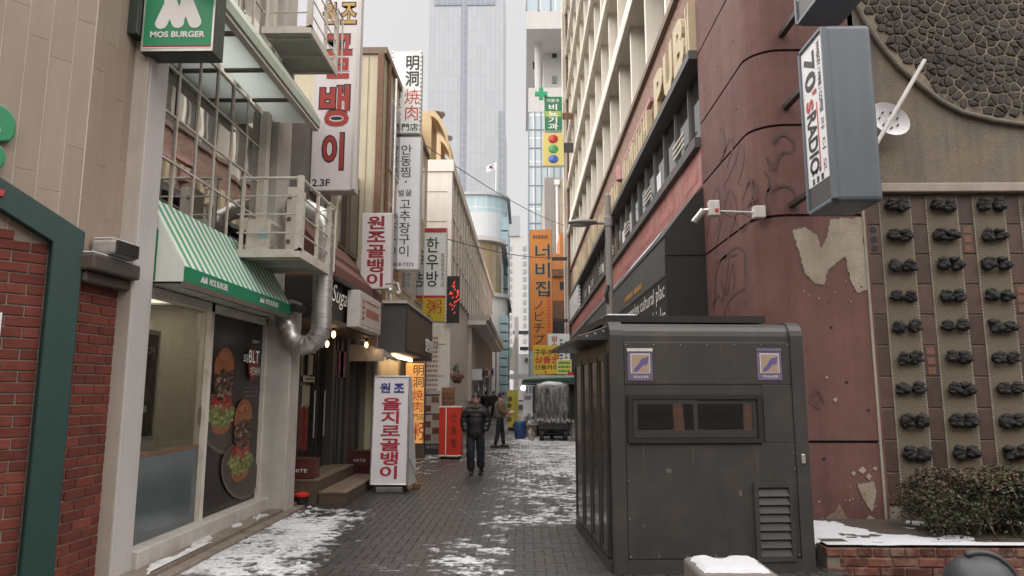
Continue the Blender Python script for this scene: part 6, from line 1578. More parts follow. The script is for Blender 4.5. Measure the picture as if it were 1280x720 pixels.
# ================================================================ FAR RIGHT: GLASS BUILDING, GREY BUILDING, ORANGE BUILDING
gbld = thing('glass_building', 'tall building with blue glass grid, stone band and deep overhang on a column', 'building', (6, 70, 0))
Yg = 66; xl = onY(661, 200, Yg).x
stone = pm('pale_stone', (0.48, 0.47, 0.46), 0.7, 0.05, 0.6, streak=0.06)
cg = curtain('blue_glass_grid', (0.36, 0.43, 0.47), (0.60, 0.60, 0.60), 1.5, 2.4, 0.07, 0.12)
zA, zB_, zC, zD = onY(665, 140, Yg).z, onY(665, 110, Yg).z, onY(662, 50, Yg).z, onY(662, 28, Yg).z
B(xl, 16, Yg, Yg+25, 0, zA).build('glass_wall', cg, gbld)
bar = pm('dark_glazing_bar', (0.16, 0.19, 0.22), 0.5)
for k in range(9): B(xl-0.06+k*0.62, xl+0.04+k*0.62, Yg-0.08, Yg-0.002, 0, zA).build('glazing_bar', bar, gbld)
for k in range(11): B(xl, 6, Yg-0.06, Yg-0.003, zA-1.9*(k+1), zA-1.9*(k+1)+0.1).build('glazing_bar', bar, gbld)
B(xl, 16, Yg-0.05, Yg+25, zA, zB_).build('stone_band', stone, gbld)
B(xl+1.6, 16, Yg+3, Yg+25, zB_, zC+2).build('recessed_wall', stone, gbld)
MB().tube([(xl+0.95, Yg+0.9, zB_), (xl+0.95, Yg+0.9, zC+1.6)], 0.32, 14).build('column', stone, gbld)
B(xl-0.2, 16, Yg-2.2, Yg+25, zC, zD).build('overhang', stone, gbld); B(xl-0.2, 16, Yg-2.2, Yg+25, zD, zD+20).build('upper_glass', cg, gbld)
for k in range(5): B(xl-0.26+k*1.2, xl-0.14+k*1.2, Yg-2.3, Yg-2.201, zD, zD+20).build('glazing_bar', bar, gbld)
for (px, py) in ((690, 68), (690, 100), (666, 82), (666, 113)): q = onY(px, py, Yg+3); B(q.x, q.x+0.5, Yg+2.9, Yg+3.0, q.z-0.4, q.z+0.4).build('small_window', dk_glass, gbld)
gbd = thing('grey_building', 'weathered grey stucco building with drainpipe behind orange house', 'building', (6, 54, 0))
Y3 = 53; xl = onY(681, 250, Y3).x
B(xl, 9, Y3, Y3+10, 0, onY(690, 222, Y3).z).build('wall', pm('weathered_stucco', (0.42, 0.38, 0.31), 0.9, 0.2, 1.2, streak=0.3), gbd)
B(xl-0.02, xl+0.8, Y3-0.05, Y3, 0, onY(690, 222, Y3).z).build('grey_strip', pm('grey_strip', (0.26, 0.25, 0.25), 0.8, 0.1, 2), gbd)
MB().tube([(xl+0.95, Y3-0.1, 3), (xl+0.95, Y3-0.1, onY(690, 228, Y3).z)], 0.1, 8).build('drainpipe', sign_white, gbd); B(xl+0.75, xl+1.15, Y3-0.3, Y3, onY(690, 232, Y3).z, onY(690, 226, Y3).z).build('rain_hopper', sign_white, gbd)
ob = thing('orange_building', 'orange painted house with two small square dark windows', 'building', (3.5, 49, 0))
orm = pm('orange_paint', (0.50, 0.20, 0.065), 0.7, 0.10, 1.5, streak=0.12)
B(1.95, 6, 48, 52.5, 0, onY(700, 317, 48).z).build('wall', orm, ob); B(2.55, 6, 48.3, 52.5, onY(700, 317, 48).z, onY(700, 290, 48).z).build('roof_block', orm, ob)
B(1.85, 6, 47.8, 48.0, onY(700, 346, 48).z, onY(700, 337, 48).z).build('brown_band', rust, ob)
B(1.9, 6, 47.9, 48.0, 6.6, onY(700, 376, 48).z).build('brown_band', rust, ob); B(1.95, 6, 47.93, 48.0, 0, 6.6).build('lower_shop', dwall, ob)
for py in (357, 391):
    q = onY(704, py, 48); f_ = B(q.x-0.25, q.x+0.25, 47.94, 48.0, q.z-0.28, q.z+0.28).build('window', rust, ob); B(q.x-0.22, q.x+0.22, 47.93, 47.94, q.z-0.24, q.z+0.24).build('pane', dk_glass, f_)
osn = vsign('vertical_sign', 'very tall orange sign with dark Korean and Japanese letters', 0.38, 1.84, 44.0, 4.2, 11.98, 0.5, pm('orange_sign_face', (0.56, 0.20, 0.035), 0.5, 0.08, 0.8), pm('brown_sign_side', (0.22, 0.09, 0.05), 0.6), 0.03)
for k, c_ in enumerate('너비집'):
    z = 11.02-1.2*k; text(c_, pm('grey_outline_print', (0.35, 0.28, 0.20), 0.5), osn, (0.72, 43.99, z-1.02), RT, UP, 0.98, 1.06, bold=0.045, depth=0.004); text(c_, dark_print, osn, (0.75, 43.985, z-0.99), RT, UP, 0.92, 1.0, bold=0.01, depth=0.006)
text('ノビチプ', dark_print, osn, (0.62, 43.99, 4.6), RT, UP, 0.72, 2.75, stack=True, bold=0.0, depth=0.004)
marks(osn, pm('vivid_red_print', (0.55, 0.04, 0.03)), (1.5, 43.99, 4.9), RT, UP, 0.18, 3.0, 14, 77, name='red_small_print'); marks(osn, rust, (0.6, 43.99, 11.3), RT, UP, 1.0, 0.42, 1, 78, name='brown_print')
for zz in (6, 10): B(1.84, 2.8, 44.1, 44.3, zz, zz+0.2).build('bracket', dark_steel, osn)
phs = vsign('clinic_sign', 'green sign with white Korean letters and a lime cross', 1.25, 2.36, 40.0, 17.1, 19.3, 0.3, pm('clinic_green', (0.02, 0.17, 0.075), 0.5, 0.08, 1), white_paint, 0.03)
text('비뇨기과', white_print, phs, (1.5, 39.99, 17.2), RT, UP, 0.6, 1.6, stack=True, bold=0.02, depth=0.004); text('이윤수', white_print, phs, (1.42, 39.99, 18.92), RT, UP, 0.76, 0.22, bold=0.01, depth=0.004)
B(1.32, 2.28, 39.988, 39.994, 18.0, 18.35).build('lime_bar', pm('lime_print', (0.30, 0.42, 0.08), 0.5), phs)
for sx, sz in ((0.13, 0.38), (0.38, 0.13)): B(1.08-sx, 1.08+sx, 39.85+sx*0.02, 39.95+sx*0.1, 19.42-sz, 19.42+sz).build('green_cross', pm('cross_green', (0.01, 0.28, 0.12), 0.4), phs)
B(2.36, 3.0, 40.1, 40.2, 17.9, 18.3).build('bracket', rust, phs)
tls = vsign('light_sign', 'yellow sign with red, green and blue glossy discs like a traffic light', 1.15, 2.42, 40.0, 14.95, 17.0, 0.3, pm('pale_yellow', (0.60, 0.52, 0.16), 0.5, 0.06, 1), white_paint, 0.03)
for k, c_ in enumerate(((0.45, 0.04, 0.03), (0.06, 0.30, 0.12), (0.06, 0.12, 0.42))):
    z = 16.6-0.62*k; MB().blob((1.78, 39.99, z), (0.30, 0.07, 0.27), 16, 10).build('disc', pm('disc_%d' % k, c_, 0.15, 0.05), tls, smooth=True)
B(2.42, 3.0, 40.1, 40.2, 15.8, 16.4).build('bracket', dark_steel, tls)
ys_ = vsign('yellow_sign', 'yellow sign with three lines of Korean lettering above the food stall', 0.38, 1.50, 29.0, 2.36, 3.55, 0.12, pm('sign_yellow', (0.60, 0.40, 0.03), 0.5, 0.08, 2), pm('yellow_edge', (0.5, 0.38, 0.05), 0.5), 0.02)
text('구두수선', dark_print, ys_, (0.44, 28.99, 3.12), RT, UP, 1.0, 0.28, bold=0.02, depth=0.003); text('상품권', red_print, ys_, (0.44, 28.99, 2.80), RT, UP, 1.0, 0.30, bold=0.03, depth=0.003); text('신용카드', dark_print, ys_, (0.44, 28.99, 2.55), RT, UP, 1.0, 0.2, bold=0.02, depth=0.003)
B(0.86, 0.93, 28.99, 28.995, 2.40, 2.50).build('red_mark', red_print, ys_); B(0.9, 1.0, 29.02, 29.1, 0, 2.36).build('post', dark_steel, ys_)
ws_ = vsign('white_sign', 'white sign with red vertical Korean lettering beside the yellow sign', 1.05, 2.05, 31.0, 2.75, 4.2, 0.12, pm('mint_white_face', (0.58, 0.62, 0.62)), white_paint, 0.03)
text('암소생갈', red_print, ws_, (1.22, 30.99, 3.0), RT, UP, 0.28, 1.1, stack=True, bold=0.02, depth=0.003); marks(ws_, blue_print, (1.6, 30.99, 3.0), RT, UP, 0.12, 1.0, 6, 5); marks(ws_, pm('sign_green', (0.015, 0.235, 0.10)), (1.82, 30.99, 2.9), RT, UP, 0.1, 1.0, 6, 15)
B(1.5, 1.58, 31.02, 31.1, 0, 2.75).build('post', dark_steel, ws_)
yg = vsign('yellow_sign', 'small yellow and green lettered sign under the white sign', 1.35, 1.95, 28.6, 2.35, 2.95, 0.08, pm('lemon_face', (0.62, 0.58, 0.10), 0.5, 0.06, 2), white_paint, 0.02)
marks(yg, pm('sign_green', (0.015, 0.235, 0.10)), (1.4, 28.59, 2.4), RT, UP, 0.48, 0.5, 3, 6); B(1.6, 1.66, 28.62, 28.68, 0, 2.35).build('post', dark_steel, yg)
B(1.78, 2.0, 28.55, 28.6, 2.3, 2.45).build('red_tag', red_print, yg)

# far end of the street: low grey blocks with teal glass and a footbridge-like band
fe = thing('far_block', 'grey low blocks with slanted roof closing the far end of the street', 'building', (0, 110, 0))
Yf = 108
def fq(px0, py0, px1, py1, y=Yf): a = onY(px0, py1, y); b_ = onY(px1, py0, y); return a.x, b_.x, a.z, b_.z
for (q, mt, nm, dp) in (((640, 450, 668, 500), pm('far_grey', (0.34, 0.33, 0.32), 0.8, 0.08, 0.3), 'wall', 12), ((643, 396, 648, 500), pm('far_pillar', (0.40, 0.36, 0.36), 0.8, 0.06, 0.3), 'pillar', 0), ((648, 440, 690, 500), pm('far_stone', (0.40, 0.39, 0.38), 0.8, 0.06, 0.3), 'wall', 6), ((634, 434, 639, 446), pm('far_green', (0.08, 0.25, 0.18), 0.6), 'green_panel', -1)):
    x0, x1, z0, z1 = fq(*q); B(x0, x1, Yf+dp, Yf+dp+5, max(z0, 0), z1).build(nm, mt, fe)
x0, x1, z0, z1 = fq(630, 468, 665, 474); B(x0, x1, Yf-2, Yf-1, z0, z1).build('grey_beam', pm('far_beam', (0.22, 0.22, 0.23), 0.7), fe)
m = MB(); a = onY(634, 462, Yf-1); b_ = onY(644, 420, Yf-1); m.prism([(a.x, a.z), (b_.x, a.z), (b_.x, b_.z)], 'y', Yf-1, Yf+3); m.build('sloping_roof', pm('far_brown', (0.28, 0.25, 0.22), 0.8), fe)
for (px, py) in ((661, 433), (652, 412), (668, 448)): q = onY(px, py, Yf); B(q.x-1.4, q.x+1.4, Yf-0.3+5.9, Yf+6, q.z-0.3, q.z+0.3).build('window_strip', dk_glass, fe)
fl_ = thing('far_street_lamp', 'thin tall street lamp far down the street by the round building', 'lamp', (-2.7, 56, 0))
q = onY(620, 427, 56); MB().tube([(q.x, 56, 0), (q.x, 56, q.z), (q.x+0.6, 56, q.z+0.05)], 0.05, 6).build('pole', pole_m, fl_)

# ================================================================ CABLES
def cable(name_label, a, b_, sag, r_=0.012):
    a, b_ = Vector(a), Vector(b_); P = []
    for k in range(25): t = k/24; q = a.lerp(b_, t); q.z -= sag*4*t*(1-t); P.append(q)
    o = MB().tube(P, r_, 5).build('overhead_cable', black, None); tag(o, name_label, 'cable', 'overhead cables')
cable('thin black cable sloping from the white building roof to the orange house', onY(530, 180, 25), onY(709, 283, 46), 0.35, 0.018)
cable('thin black cable strung below, from the brush letter banner to the pub corner', onY(556, 298, 23), onY(712, 321, 44), 0.3, 0.018)
cable('loose black cable looping down the white pub corner', onY(713, 0, 44.9), onY(716, 145, 44.9), -0.2, 0.03)
cable('loose thin cable hanging on the pub corner beside the yellow sign', onY(716, 170, 44.9), onY(719, 330, 44.9), -0.35, 0.03)

# ================================================================ FOOD STALL, COVERED CART, BIN, YELLOW BANNER
stl = thing('food_stall', 'dark green food stall with snowy tarpaulin roof', 'stall', (1.0, 27, 0))
tarp = pm('green_tarp', (0.02, 0.09, 0.05), 0.5, 0.15, 4, bump=0.2, bscale=10)
sx0, sx1 = onY(652, 500, 26.2).x, onY(716, 500, 26.2).x
B(sx0+0.45, sx1+0.5, 26.6, 29.0, 0.05, 1.95).build('body', pm('stall_dark', (0.03, 0.035, 0.032), 0.5, 0.2, 4), stl)
MB().prism([(sx0, 2.02), (sx0+0.15, 2.12), (sx1+0.3, 2.20), (sx1+0.8, 2.1), (sx1+0.8, 2.0)], 'y', 26.0, 29.2).build('roof', tarp, stl, bev=0.02)
MB().prism([(sx0+0.02, 2.075), (sx0+0.3, 2.20), (sx0+0.9, 2.26), (sx1+0.2, 2.24), (sx1+0.5, 2.2), (sx0+0.15, 2.125)], 'y', 26.05, 29.1).build('roof_snow', snow, stl, bev=0.02)
B(sx0, sx0+0.5, 26.05, 27, 1.86, 1.98).build('white_gutter', sign_white, stl)
MB().tube([(sx0, 26.05, 1.95), (sx1+0.7, 26.05, 1.95)], 0.05, 8).build('roof_rail', dark_steel, stl)
q = onY(654, 485, 26.1); MB().tube([(q.x, 26.12, q.z), (q.x, 26.02, q.z)], 0.10, 14).build('round_lamp', pm('stall_lamp', (0.9, 0.9, 0.9), 0.3, emit=(1, 1, 1), estr=1.5), stl)
B(sx0+0.05, sx0+0.40, 26.5, 26.6, 0.75, 1.6).build('white_notice', sign_white, stl); B(sx0+0.1, sx0+0.35, 26.48, 26.5, 1.35, 1.5).build('notice_print', pm('mauve_print', (0.35, 0.25, 0.33), 0.5), stl)
B(sx0+0.6, sx0+0.78, 26.55, 26.6, 1.55, 1.72).build('orange_notice', gold, stl)
for k in range(4): MB().tube([(sx0+0.15+0.12*k, 26.3, 0.5+0.1*(k % 2)), (sx0+0.15+0.12*k, 26.3, 0.75+0.1*(k % 2))], 0.05, 8).build('pot', galv, stl)
B(sx0, sx0+0.6, 26.1, 26.6, 0.44, 0.5).build('counter', galv, stl)
B(sx0+0.1, sx0+0.55, 26.1, 26.6, 0.02, 0.44).build('cabinet', rust, stl)
for xx in (sx0+0.2, sx1+0.3): MB().tube([(xx, 26.55, 0.0), (xx, 26.55, 2.0)], 0.03, 6).build('post', dark_steel, stl)
bn = thing('waste_bin', 'blue plastic barrel beside the food stall', 'bin', (0.0, 25.2, 0))
q = onY(650, 525, 25.2); MB().lathe([(0.19, 0), (0.22, 0.3), (0.22, 0.55), (0.20, 0.62), (0.16, 0.63)], q.x, 25.2, 16).build('barrel', pm('bin_blue', (0.03, 0.07, 0.19), 0.45, 0.15, 5), bn, smooth=True)
MB().tube([(q.x-0.2, 25.2, 0.5), (q.x-0.25, 25.15, 0.45)], 0.03, 6).build('handle', black, bn)
yb = thing('banner_stand', 'yellow standing banner with food pictures beside the stall', 'banner', (-0.2, 30, 0))
x0, x1 = onY(634, 500, 30).x, onY(648, 500, 30).x
B(x0, x1, 30, 30.04, 0.15, 1.72).build('banner', pm('banner_yellow', (0.55, 0.47, 0.08), 0.6, 0.08, 2), yb); B(x0+.05, x1-.05, 29.8, 30.3, 0.0, 0.15).build('base', black, yb)
marks(yb, pm('faint_olive_print', (0.35, 0.30, 0.06), 0.6), (x0+0.3, 29.998, 0.3), RT, UP, 0.1, 1.2, 9, 21)
for k in range(4): MB().tube([(x0+0.08+0.03*(k % 2), 29.985, 0.5+0.28*k), (x0+0.08+0.03*(k % 2), 30.0, 0.5+0.28*k)], 0.11, 10).build('food_picture', fd, yb)
# cart wrapped in clear plastic
ct_ = thing('covered_cart', 'three wheeled cart wrapped in crumpled clear plastic with snow on top', 'cart', (1.0, 24.2, 0))
cx0, cx1 = onY(669, 500, 24.0).x, onY(713, 500, 24.0).x; cxm = (cx0+cx1)/2
plas = bpy.data.materials.new('clear_plastic'); plas.use_nodes = True
nt = plas.node_tree; nt.nodes.clear(); N = nt.nodes.new; Lk = nt.links.new
t_ = N('ShaderNodeBsdfTransparent'); t_.inputs[0].default_value = (0.75, 0.75, 0.75, 1); p_ = N('ShaderNodeBsdfPrincipled'); p_.inputs['Base Color'].default_value = (0.48, 0.46, 0.44, 1); p_.inputs['Roughness'].default_value = 0.25; p_.inputs['Specular IOR Level'].default_value = 1.0
geo = N('ShaderNodeNewGeometry'); mp = N('ShaderNodeMapping'); mp.inputs['Scale'].default_value = (9, 5, 1.8); nz = N('ShaderNodeTexNoise'); nz.inputs['Scale'].default_value = 1.5; nz.inputs['Detail'].default_value = 5
Lk(geo.outputs['Position'], mp.inputs[0]); Lk(mp.outputs[0], nz.inputs['Vector']); mr = N('ShaderNodeMapRange'); mr.inputs[1].default_value = 0.35; mr.inputs[2].default_value = 0.68; mr.inputs[3].default_value = 0.10; mr.inputs[4].default_value = 0.62
Lk(nz.outputs['Fac'], mr.inputs[0]); mx_ = N('ShaderNodeMixShader'); Lk(mr.outputs[0], mx_.inputs[0]); Lk(t_.outputs[0], mx_.inputs[1]); Lk(p_.outputs[0], mx_.inputs[2])
bp = N('ShaderNodeBump'); bp.inputs['Strength'].default_value = 0.8; bp.inputs['Distance'].default_value = 0.06; Lk(nz.outputs['Fac'], bp.inputs['Height']); Lk(bp.outputs[0], p_.inputs['Normal']); o_ = N('ShaderNodeOutputMaterial'); Lk(mx_.outputs[0], o_.inputs[0])
def wrap(x0, x1, y0, y1, z0, z1, mat, name, top_r=0.22, amp=0.035, seed=0):
    m = MB(); nu, nv = 56, 20; xc, yc = (x0+x1)/2, (y0+y1)/2; hx, hy = (x1-x0)/2, (y1-y0)/2
    for j in range(nv+1):
        v = j/nv; z = z0+(z1-z0)*min(1, v*1.15)
        k = 1.0 if v < 0.75 else math.sqrt(max(0.0, 1-((v-0.75)/0.25)**2))
        pin = 1-0.10*math.exp(-((v-0.12)/0.10)**2)
        for i in range(nu):
            t = 2*math.pi*i/nu; c, s_ = math.cos(t), math.sin(t); e = 0.45
            x = math.copysign(abs(c)**e, c)*hx*pin; y = math.copysign(abs(s_)**e, s_)*hy*pin
            fold = amp*(math.sin(t*9+3*math.sin(v*2.5+seed))+0.6*math.sin(t*17+1.7))*(1-0.7*v)
            m.v.append((xc+x*k*(1+fold), yc+y*k*(1+fold), z+0.03*noise.noise(Vector((x*3, y*3, seed)))))
    for j in range(nv):
        for i in range(nu): m.f.append((j*nu+i, j*nu+(i+1) % nu, (j+1)*nu+(i+1) % nu, (j+1)*nu+i))
    return m.build(name, mat, ct_, smooth=True)
wrap(cx0, cx1, 23.9, 25.3, 0.62, 1.93, plas, 'plastic_cover')
B(cx0+0.2, cx1-0.2, 24.1, 25.1, 0.7, 1.6).build('wrapped_load', pm('dark_load', (0.045, 0.042, 0.04), 0.7, 0.4, 6), ct_, bev=0.1)
MB().blob((cxm, 24.5, 1.86), (0.50, 0.62, 0.15), 20, 10, 0.2, 3).build('snow_cap', snow, ct_, smooth=True)
B(cx0+0.12, cx1-0.08, 23.9, 25.4, 0.40, 0.66).build('cart_bed', dark_steel, ct_, bev=0.02)
for xx in (cx0+0.22, cx1-0.18): MB().tube([(xx-0.07, 24.2, 0.25), (xx+0.07, 24.2, 0.25)], 0.25, 18).build('wheel', black, ct_)
MB().tube([(cxm-0.05, 25.3, 0.25), (cxm+0.05, 25.3, 0.25)], 0.25, 18).build('wheel', black, ct_)
MB().tube([(cx0+0.2, 24.2, 0.25), (cx1-0.2, 24.2, 0.25)], 0.04, 8).build('axle', dark_steel, ct_)
for k in range(9):
    x = cx0-0.05+(cx1-cx0+0.15)*k/8; MB().blob((x, 23.86+0.05*(k % 2), 0.66+0.03*math.sin(k*2)), (0.11, 0.08, 0.06), 10, 7, 0.6, k).build('plastic_gather', plas, ct_, smooth=True)
MB().blob((cx1+0.12, 24.0, 0.30), (0.17, 0.13, 0.27), 14, 10, 0.4, 2).build('plastic_bag', plas, ct_, smooth=True)
MB().blob((cx0-0.14, 24.1, 0.22), (0.14, 0.13, 0.2), 14, 10, 0.4, 6).build('plastic_bag', plas, ct_, smooth=True)
# ================================================================ PEOPLE
def skin_mesh(name, verts, edges, radii, mat, parent, levels=2, root=0, post=None):
    me = bpy.data.meshes.new(name); me.from_pydata(verts, edges, []); me.update()
    o = bpy.data.objects.new(name, me); C.objects.link(o)
    sk = o.modifiers.new('skin', 'SKIN'); sk.use_smooth_shade = True
    for i, v in enumerate(me.skin_vertices[0].data):
        r_ = radii[i]; v.radius = r_ if isinstance(r_, tuple) else (r_, r_); v.use_root = (i == root)
    sb = o.modifiers.new('sub', 'SUBSURF'); sb.levels = levels; sb.render_levels = levels
    dg = bpy.context.evaluated_depsgraph_get(); dg.update()
    nm = bpy.data.meshes.new_from_object(o.evaluated_get(dg)); bpy.data.objects.remove(o)
    nm.name = name; nm.materials.clear(); nm.materials.append(mat)
    for p in nm.polygons: p.use_smooth = True
    if post:
        for v in nm.vertices: v.co = post(v.co.copy(), v.normal.copy())
    ob_ = bpy.data.objects.new(name, nm); C.objects.link(ob_); ob_.parent = parent
    return ob_
skin_c = pm('skin', (0.46, 0.28, 0.20), 0.5, 0.1, 20); hair_c = pm('black_hair', (0.014, 0.012, 0.011), 0.55, 0.2, 30)
shoe_c = pm('black_shoe', (0.016, 0.015, 0.015), 0.35, 0.2, 10)
def head(t, x, y, z, face_dir, s=1.0, tilt=0.0):
    """head with brow, nose, lips, eyes, ears and hair; z is the chin height, face_dir the angle the face looks to"""
    M = Matrix.Translation((x, y, z)) @ Matrix.Rotation(face_dir, 4, 'Z') @ Matrix.Rotation(tilt, 4, 'X') @ Matrix.Scale(s, 4)
    m = MB(); seg, ring = 20, 16                 # local: face looks along -Y, head 0.225 high, 0.155 wide
    for i in range(ring+1):
        th = math.pi*i/ring
        for k in range(seg):
            ph = 2*math.pi*k/seg; d = Vector((math.sin(th)*math.cos(ph), math.sin(th)*math.sin(ph), math.cos(th)))
            px, py, pz = d.x*0.077, d.y*0.094, 0.118+d.z*0.112
            if pz < 0.09: px *= 1-0.30*((0.09-pz)/0.09); py *= 1-0.12*((0.09-pz)/0.09)
            if d.y < -0.35:                      # face relief
                py -= 0.020*math.exp(-((px/0.014)**2+((pz-0.088)/0.022)**2))           # nose
                py -= 0.007*math.exp(-((px/0.026)**2+((pz-0.052)/0.008)**2))           # lips
                py += 0.010*math.exp(-(((abs(px)-0.032)/0.016)**2+((pz-0.118)/0.013)**2))  # eye sockets
                py -= 0.006*math.exp(-((px/0.05)**2+((pz-0.138)/0.010)**2))            # brow
            m.v.append((px, py, pz))
    for i in range(ring):
        for k in range(seg): m.f.append((i*seg+k, (i+1)*seg+k, (i+1)*seg+(k+1) % seg, i*seg+(k+1) % seg))
    for sx in (-1, 1): m.blob((sx*0.079, 0.005, 0.108), (0.012, 0.022, 0.032), 8, 6)
    m.tube([(0, 0.012, 0.06), (0, 0.02, -0.10)], [0.055, 0.06], 12)
    hd_ = m.xf(M).build('head', skin_c, t, smooth=True)
    e = MB()
    for sx in (-1, 1): e.blob((sx*0.031, -0.079, 0.118), (0.012, 0.006, 0.005), 8, 6)
    e.xf(M).build('eyes', black, hd_)
    e = MB()
    for sx in (-1, 1): e.box(sx*0.031-0.017, sx*0.031+0.017, -0.094, -0.078, 0.135, 0.140)
    e.xf(M).build('eyebrows', hair_c, hd_)
    e = MB().box(-0.022, 0.022, -0.0955, -0.085, 0.0495, 0.0525); e.xf(M).build('mouth', pm('lip', (0.24, 0.09, 0.08), 0.5), hd_)
    h = MB(); 
    for i in range(12):
        th = math.pi*0.62*i/11
        for k in range(seg):
            ph = 2*math.pi*k/seg; d = Vector((math.sin(th)*math.cos(ph), math.sin(th)*math.sin(ph), math.cos(th)))
            px, py, pz = d.x*0.092, d.y*0.108+0.004, 0.122+d.z*0.132
            if d.y < -0.25 and pz < 0.165: pz = 0.165+(pz-0.165)*0.05; py *= 0.95
            q = 1+0.05*noise.noise(Vector((px*40, py*40, pz*40)))
            h.v.append((px*q, py*q, 0.122+(pz-0.122)*q))
    for i in range(11):
        for k in range(seg): h.f.append((i*seg+k, (i+1)*seg+k, (i+1)*seg+(k+1) % seg, i*seg+(k+1) % seg))
    h.xf(M).build('hair', hair_c, hd_, smooth=True)
    return hd_
def shoe(t, x, y, ang, lift=0.0):
    m = MB(); P = [(-0.11, 0.045, 0.035), (-0.06, 0.05, 0.05), (0.0, 0.05, 0.055), (0.07, 0.04, 0.042), (0.13, 0.03, 0.036), (0.165, 0.022, 0.02)]
    n = 10
    for u_, hz, hw in P:
        for k in range(n):
            a = 2*math.pi*k/n; m.v.append((math.cos(a)*hw, -u_, max(0.0, hz+math.sin(a)*hz)))
    for i in range(len(P)-1):
        for k in range(n): m.f.append((i*n+k, i*n+(k+1) % n, (i+1)*n+(k+1) % n, (i+1)*n+k))
    m.f += [tuple(range(n))[::-1], tuple(range((len(P)-1)*n, len(P)*n))]
    m.xf(Matrix.Translation((x, y, lift+0.012)) @ Matrix.Rotation(ang, 4, 'Z')); m.build('shoe', shoe_c, t, smooth=True)
def hand(t, p, d, up, s=1.0):
    """a relaxed hand: palm, four unequal bent fingers and a thumb off the side"""
    p, d, up = Vector(p), Vector(d).normalized(), Vector(up).normalized(); sd = d.cross(up).normalized()
    m = MB(); m.tube([p-d*0.03, p+d*0.03, p+d*0.085], [0.024, 0.036, 0.034], 8)
    for k, L_ in enumerate((0.070, 0.080, 0.075, 0.058)):
        b_ = p+d*0.075+sd*(0.030-0.020*k); m.tube([b_, b_+d*L_*0.5-up*0.008, b_+d*L_*0.8-up*0.030, b_+d*L_*0.85-up*0.055], [0.0095, 0.009, 0.0085, 0.006], 6)
    b_ = p+d*0.02+sd*0.030; m.tube([b_, b_+d*0.03+sd*0.022-up*0.008, b_+d*0.062+sd*0.024-up*0.022], [0.013, 0.011, 0.007], 6)
    return m.build('hand', skin_c, t, smooth=True)

# man in the black padded jacket, walking towards the viewer, hands in his pockets
mx0, my0 = -1.0, 14.6
mn1 = thing('person', 'man in black padded jacket and dark jeans walking with hands in pockets', 'person', (mx0, my0, 0), local=True)
jean = pm('dark_jeans', (0.016, 0.019, 0.027), 0.8, 0.25, 14, bump=0.25, bscale=25)
puff = pm('black_padded_nylon', (0.012, 0.012, 0.014), 0.5, 0.2, 12, bump=0.15, bscale=35)
fur = pm('grey_brown_fur', (0.075, 0.065, 0.058), 0.9, 0.4, 40)
V = [(0, 0, .84), (-.095, 0, .78), (-.105, -.05, .44), (-.085, .02, .07), (.095, 0, .78), (.10, .05, .44), (.11, .12, .09), (0, 0, .95)]
skin_mesh('trousers', V, [(0,1),(1,2),(2,3),(0,4),(4,5),(5,6),(0,7)], [(.14,.11),(.112,.11),(.092,.092),(.088,.09),(.112,.11),(.092,.092),(.088,.09),(.14,.10)], jean, mn1, root=0, post=lambda c, n_: c+n_*(0.018*noise.noise(Vector((c.x*9, c.y*9, c.z*17)))+0.008*noise.noise(Vector((c.x*20, c.y*20, c.z*40)))))
def quilt(c, n_):
    return c+n_*(0.020*abs(math.sin(c.z*math.pi/0.095))-0.010+0.006*noise.noise(c*14))
V = [(0, 0, .72), (0, 0, .95), (0, .0, 1.17), (0, .01, 1.33), (-.19, .015, 1.285), (-.25, .02, 1.05), (-.19, -.075, .86), (.19, .015, 1.285), (.25, .02, 1.05), (.19, -.075, .86), (0, .012, 1.39)]
skin_mesh('jacket', V, [(0,1),(1,2),(2,3),(3,4),(4,5),(5,6),(3,7),(7,8),(8,9),(3,10)], [(.20,.145),(.205,.15),(.20,.145),(.15,.12),(.105,.105),(.088,.09),(.072,.075),(.105,.105),(.088,.09),(.072,.075),(.085,.085)], puff, mn1, root=1, post=quilt)
m = MB().tube([(0.10*math.cos(a), 0.015+0.095*math.sin(a)*1.0, 1.375+0.02*math.sin(a*1)) for a in [2*math.pi*k/16 for k in range(17)]], 0.042, 8)
m.v = [tuple(Vector(v)+Vector((noise.noise(Vector(v)*60), noise.noise(Vector(v)*55+Vector((4,0,0))), noise.noise(Vector(v)*50)))*0.014) for v in m.v]; m.build('fur_collar', fur, mn1, smooth=True)
m = MB().box(-0.008, 0.008, -0.165, -0.15, 0.74, 1.32); m.build('zip', dark_steel, mn1)
head(mn1, 0, -0.02, 1.385, 0.06, 1.06, 0.05)
shoe(mn1, -.085, -.01, 0.1); shoe(mn1, .11, .09, -0.15)

# man in grey waistcoat with brown sleeves, seen from the side
m2 = thing('person', 'man in grey waistcoat with brown sleeves and black trousers, standing sideways', 'person', (-0.72, 21.2, 0), local=True)
vest = pm('grey_waistcoat', (0.13, 0.12, 0.11), 0.8, 0.2, 14, bump=0.3, bscale=25); brown = pm('brown_sleeve', (0.17, 0.085, 0.04), 0.8, 0.2, 12); blk = pm('black_trousers', (0.016, 0.016, 0.018), 0.75, 0.2, 12)
V = [(0, 0, .86), (-.02, -.085, .80), (-.06, -.09, .45), (-.15, -.09, .08), (.02, .085, .80), (.07, .09, .45), (.11, .09, .08), (0, 0, .97)]
skin_mesh('trousers', V, [(0,1),(1,2),(2,3),(0,4),(4,5),(5,6),(0,7)], [(.10,.13),(.092,.092),(.070,.072),(.058,.06),(.092,.092),(.070,.072),(.058,.06),(.10,.14)], blk, m2)
V = [(0, 0, .86), (-.01, 0, 1.1), (0, 0, 1.30), (0, 0, 1.41)]
skin_mesh('waistcoat', V, [(0,1),(1,2),(2,3)], [(.145,.17),(.16,.185),(.14,.18),(.07,.075)], vest, m2, root=1)
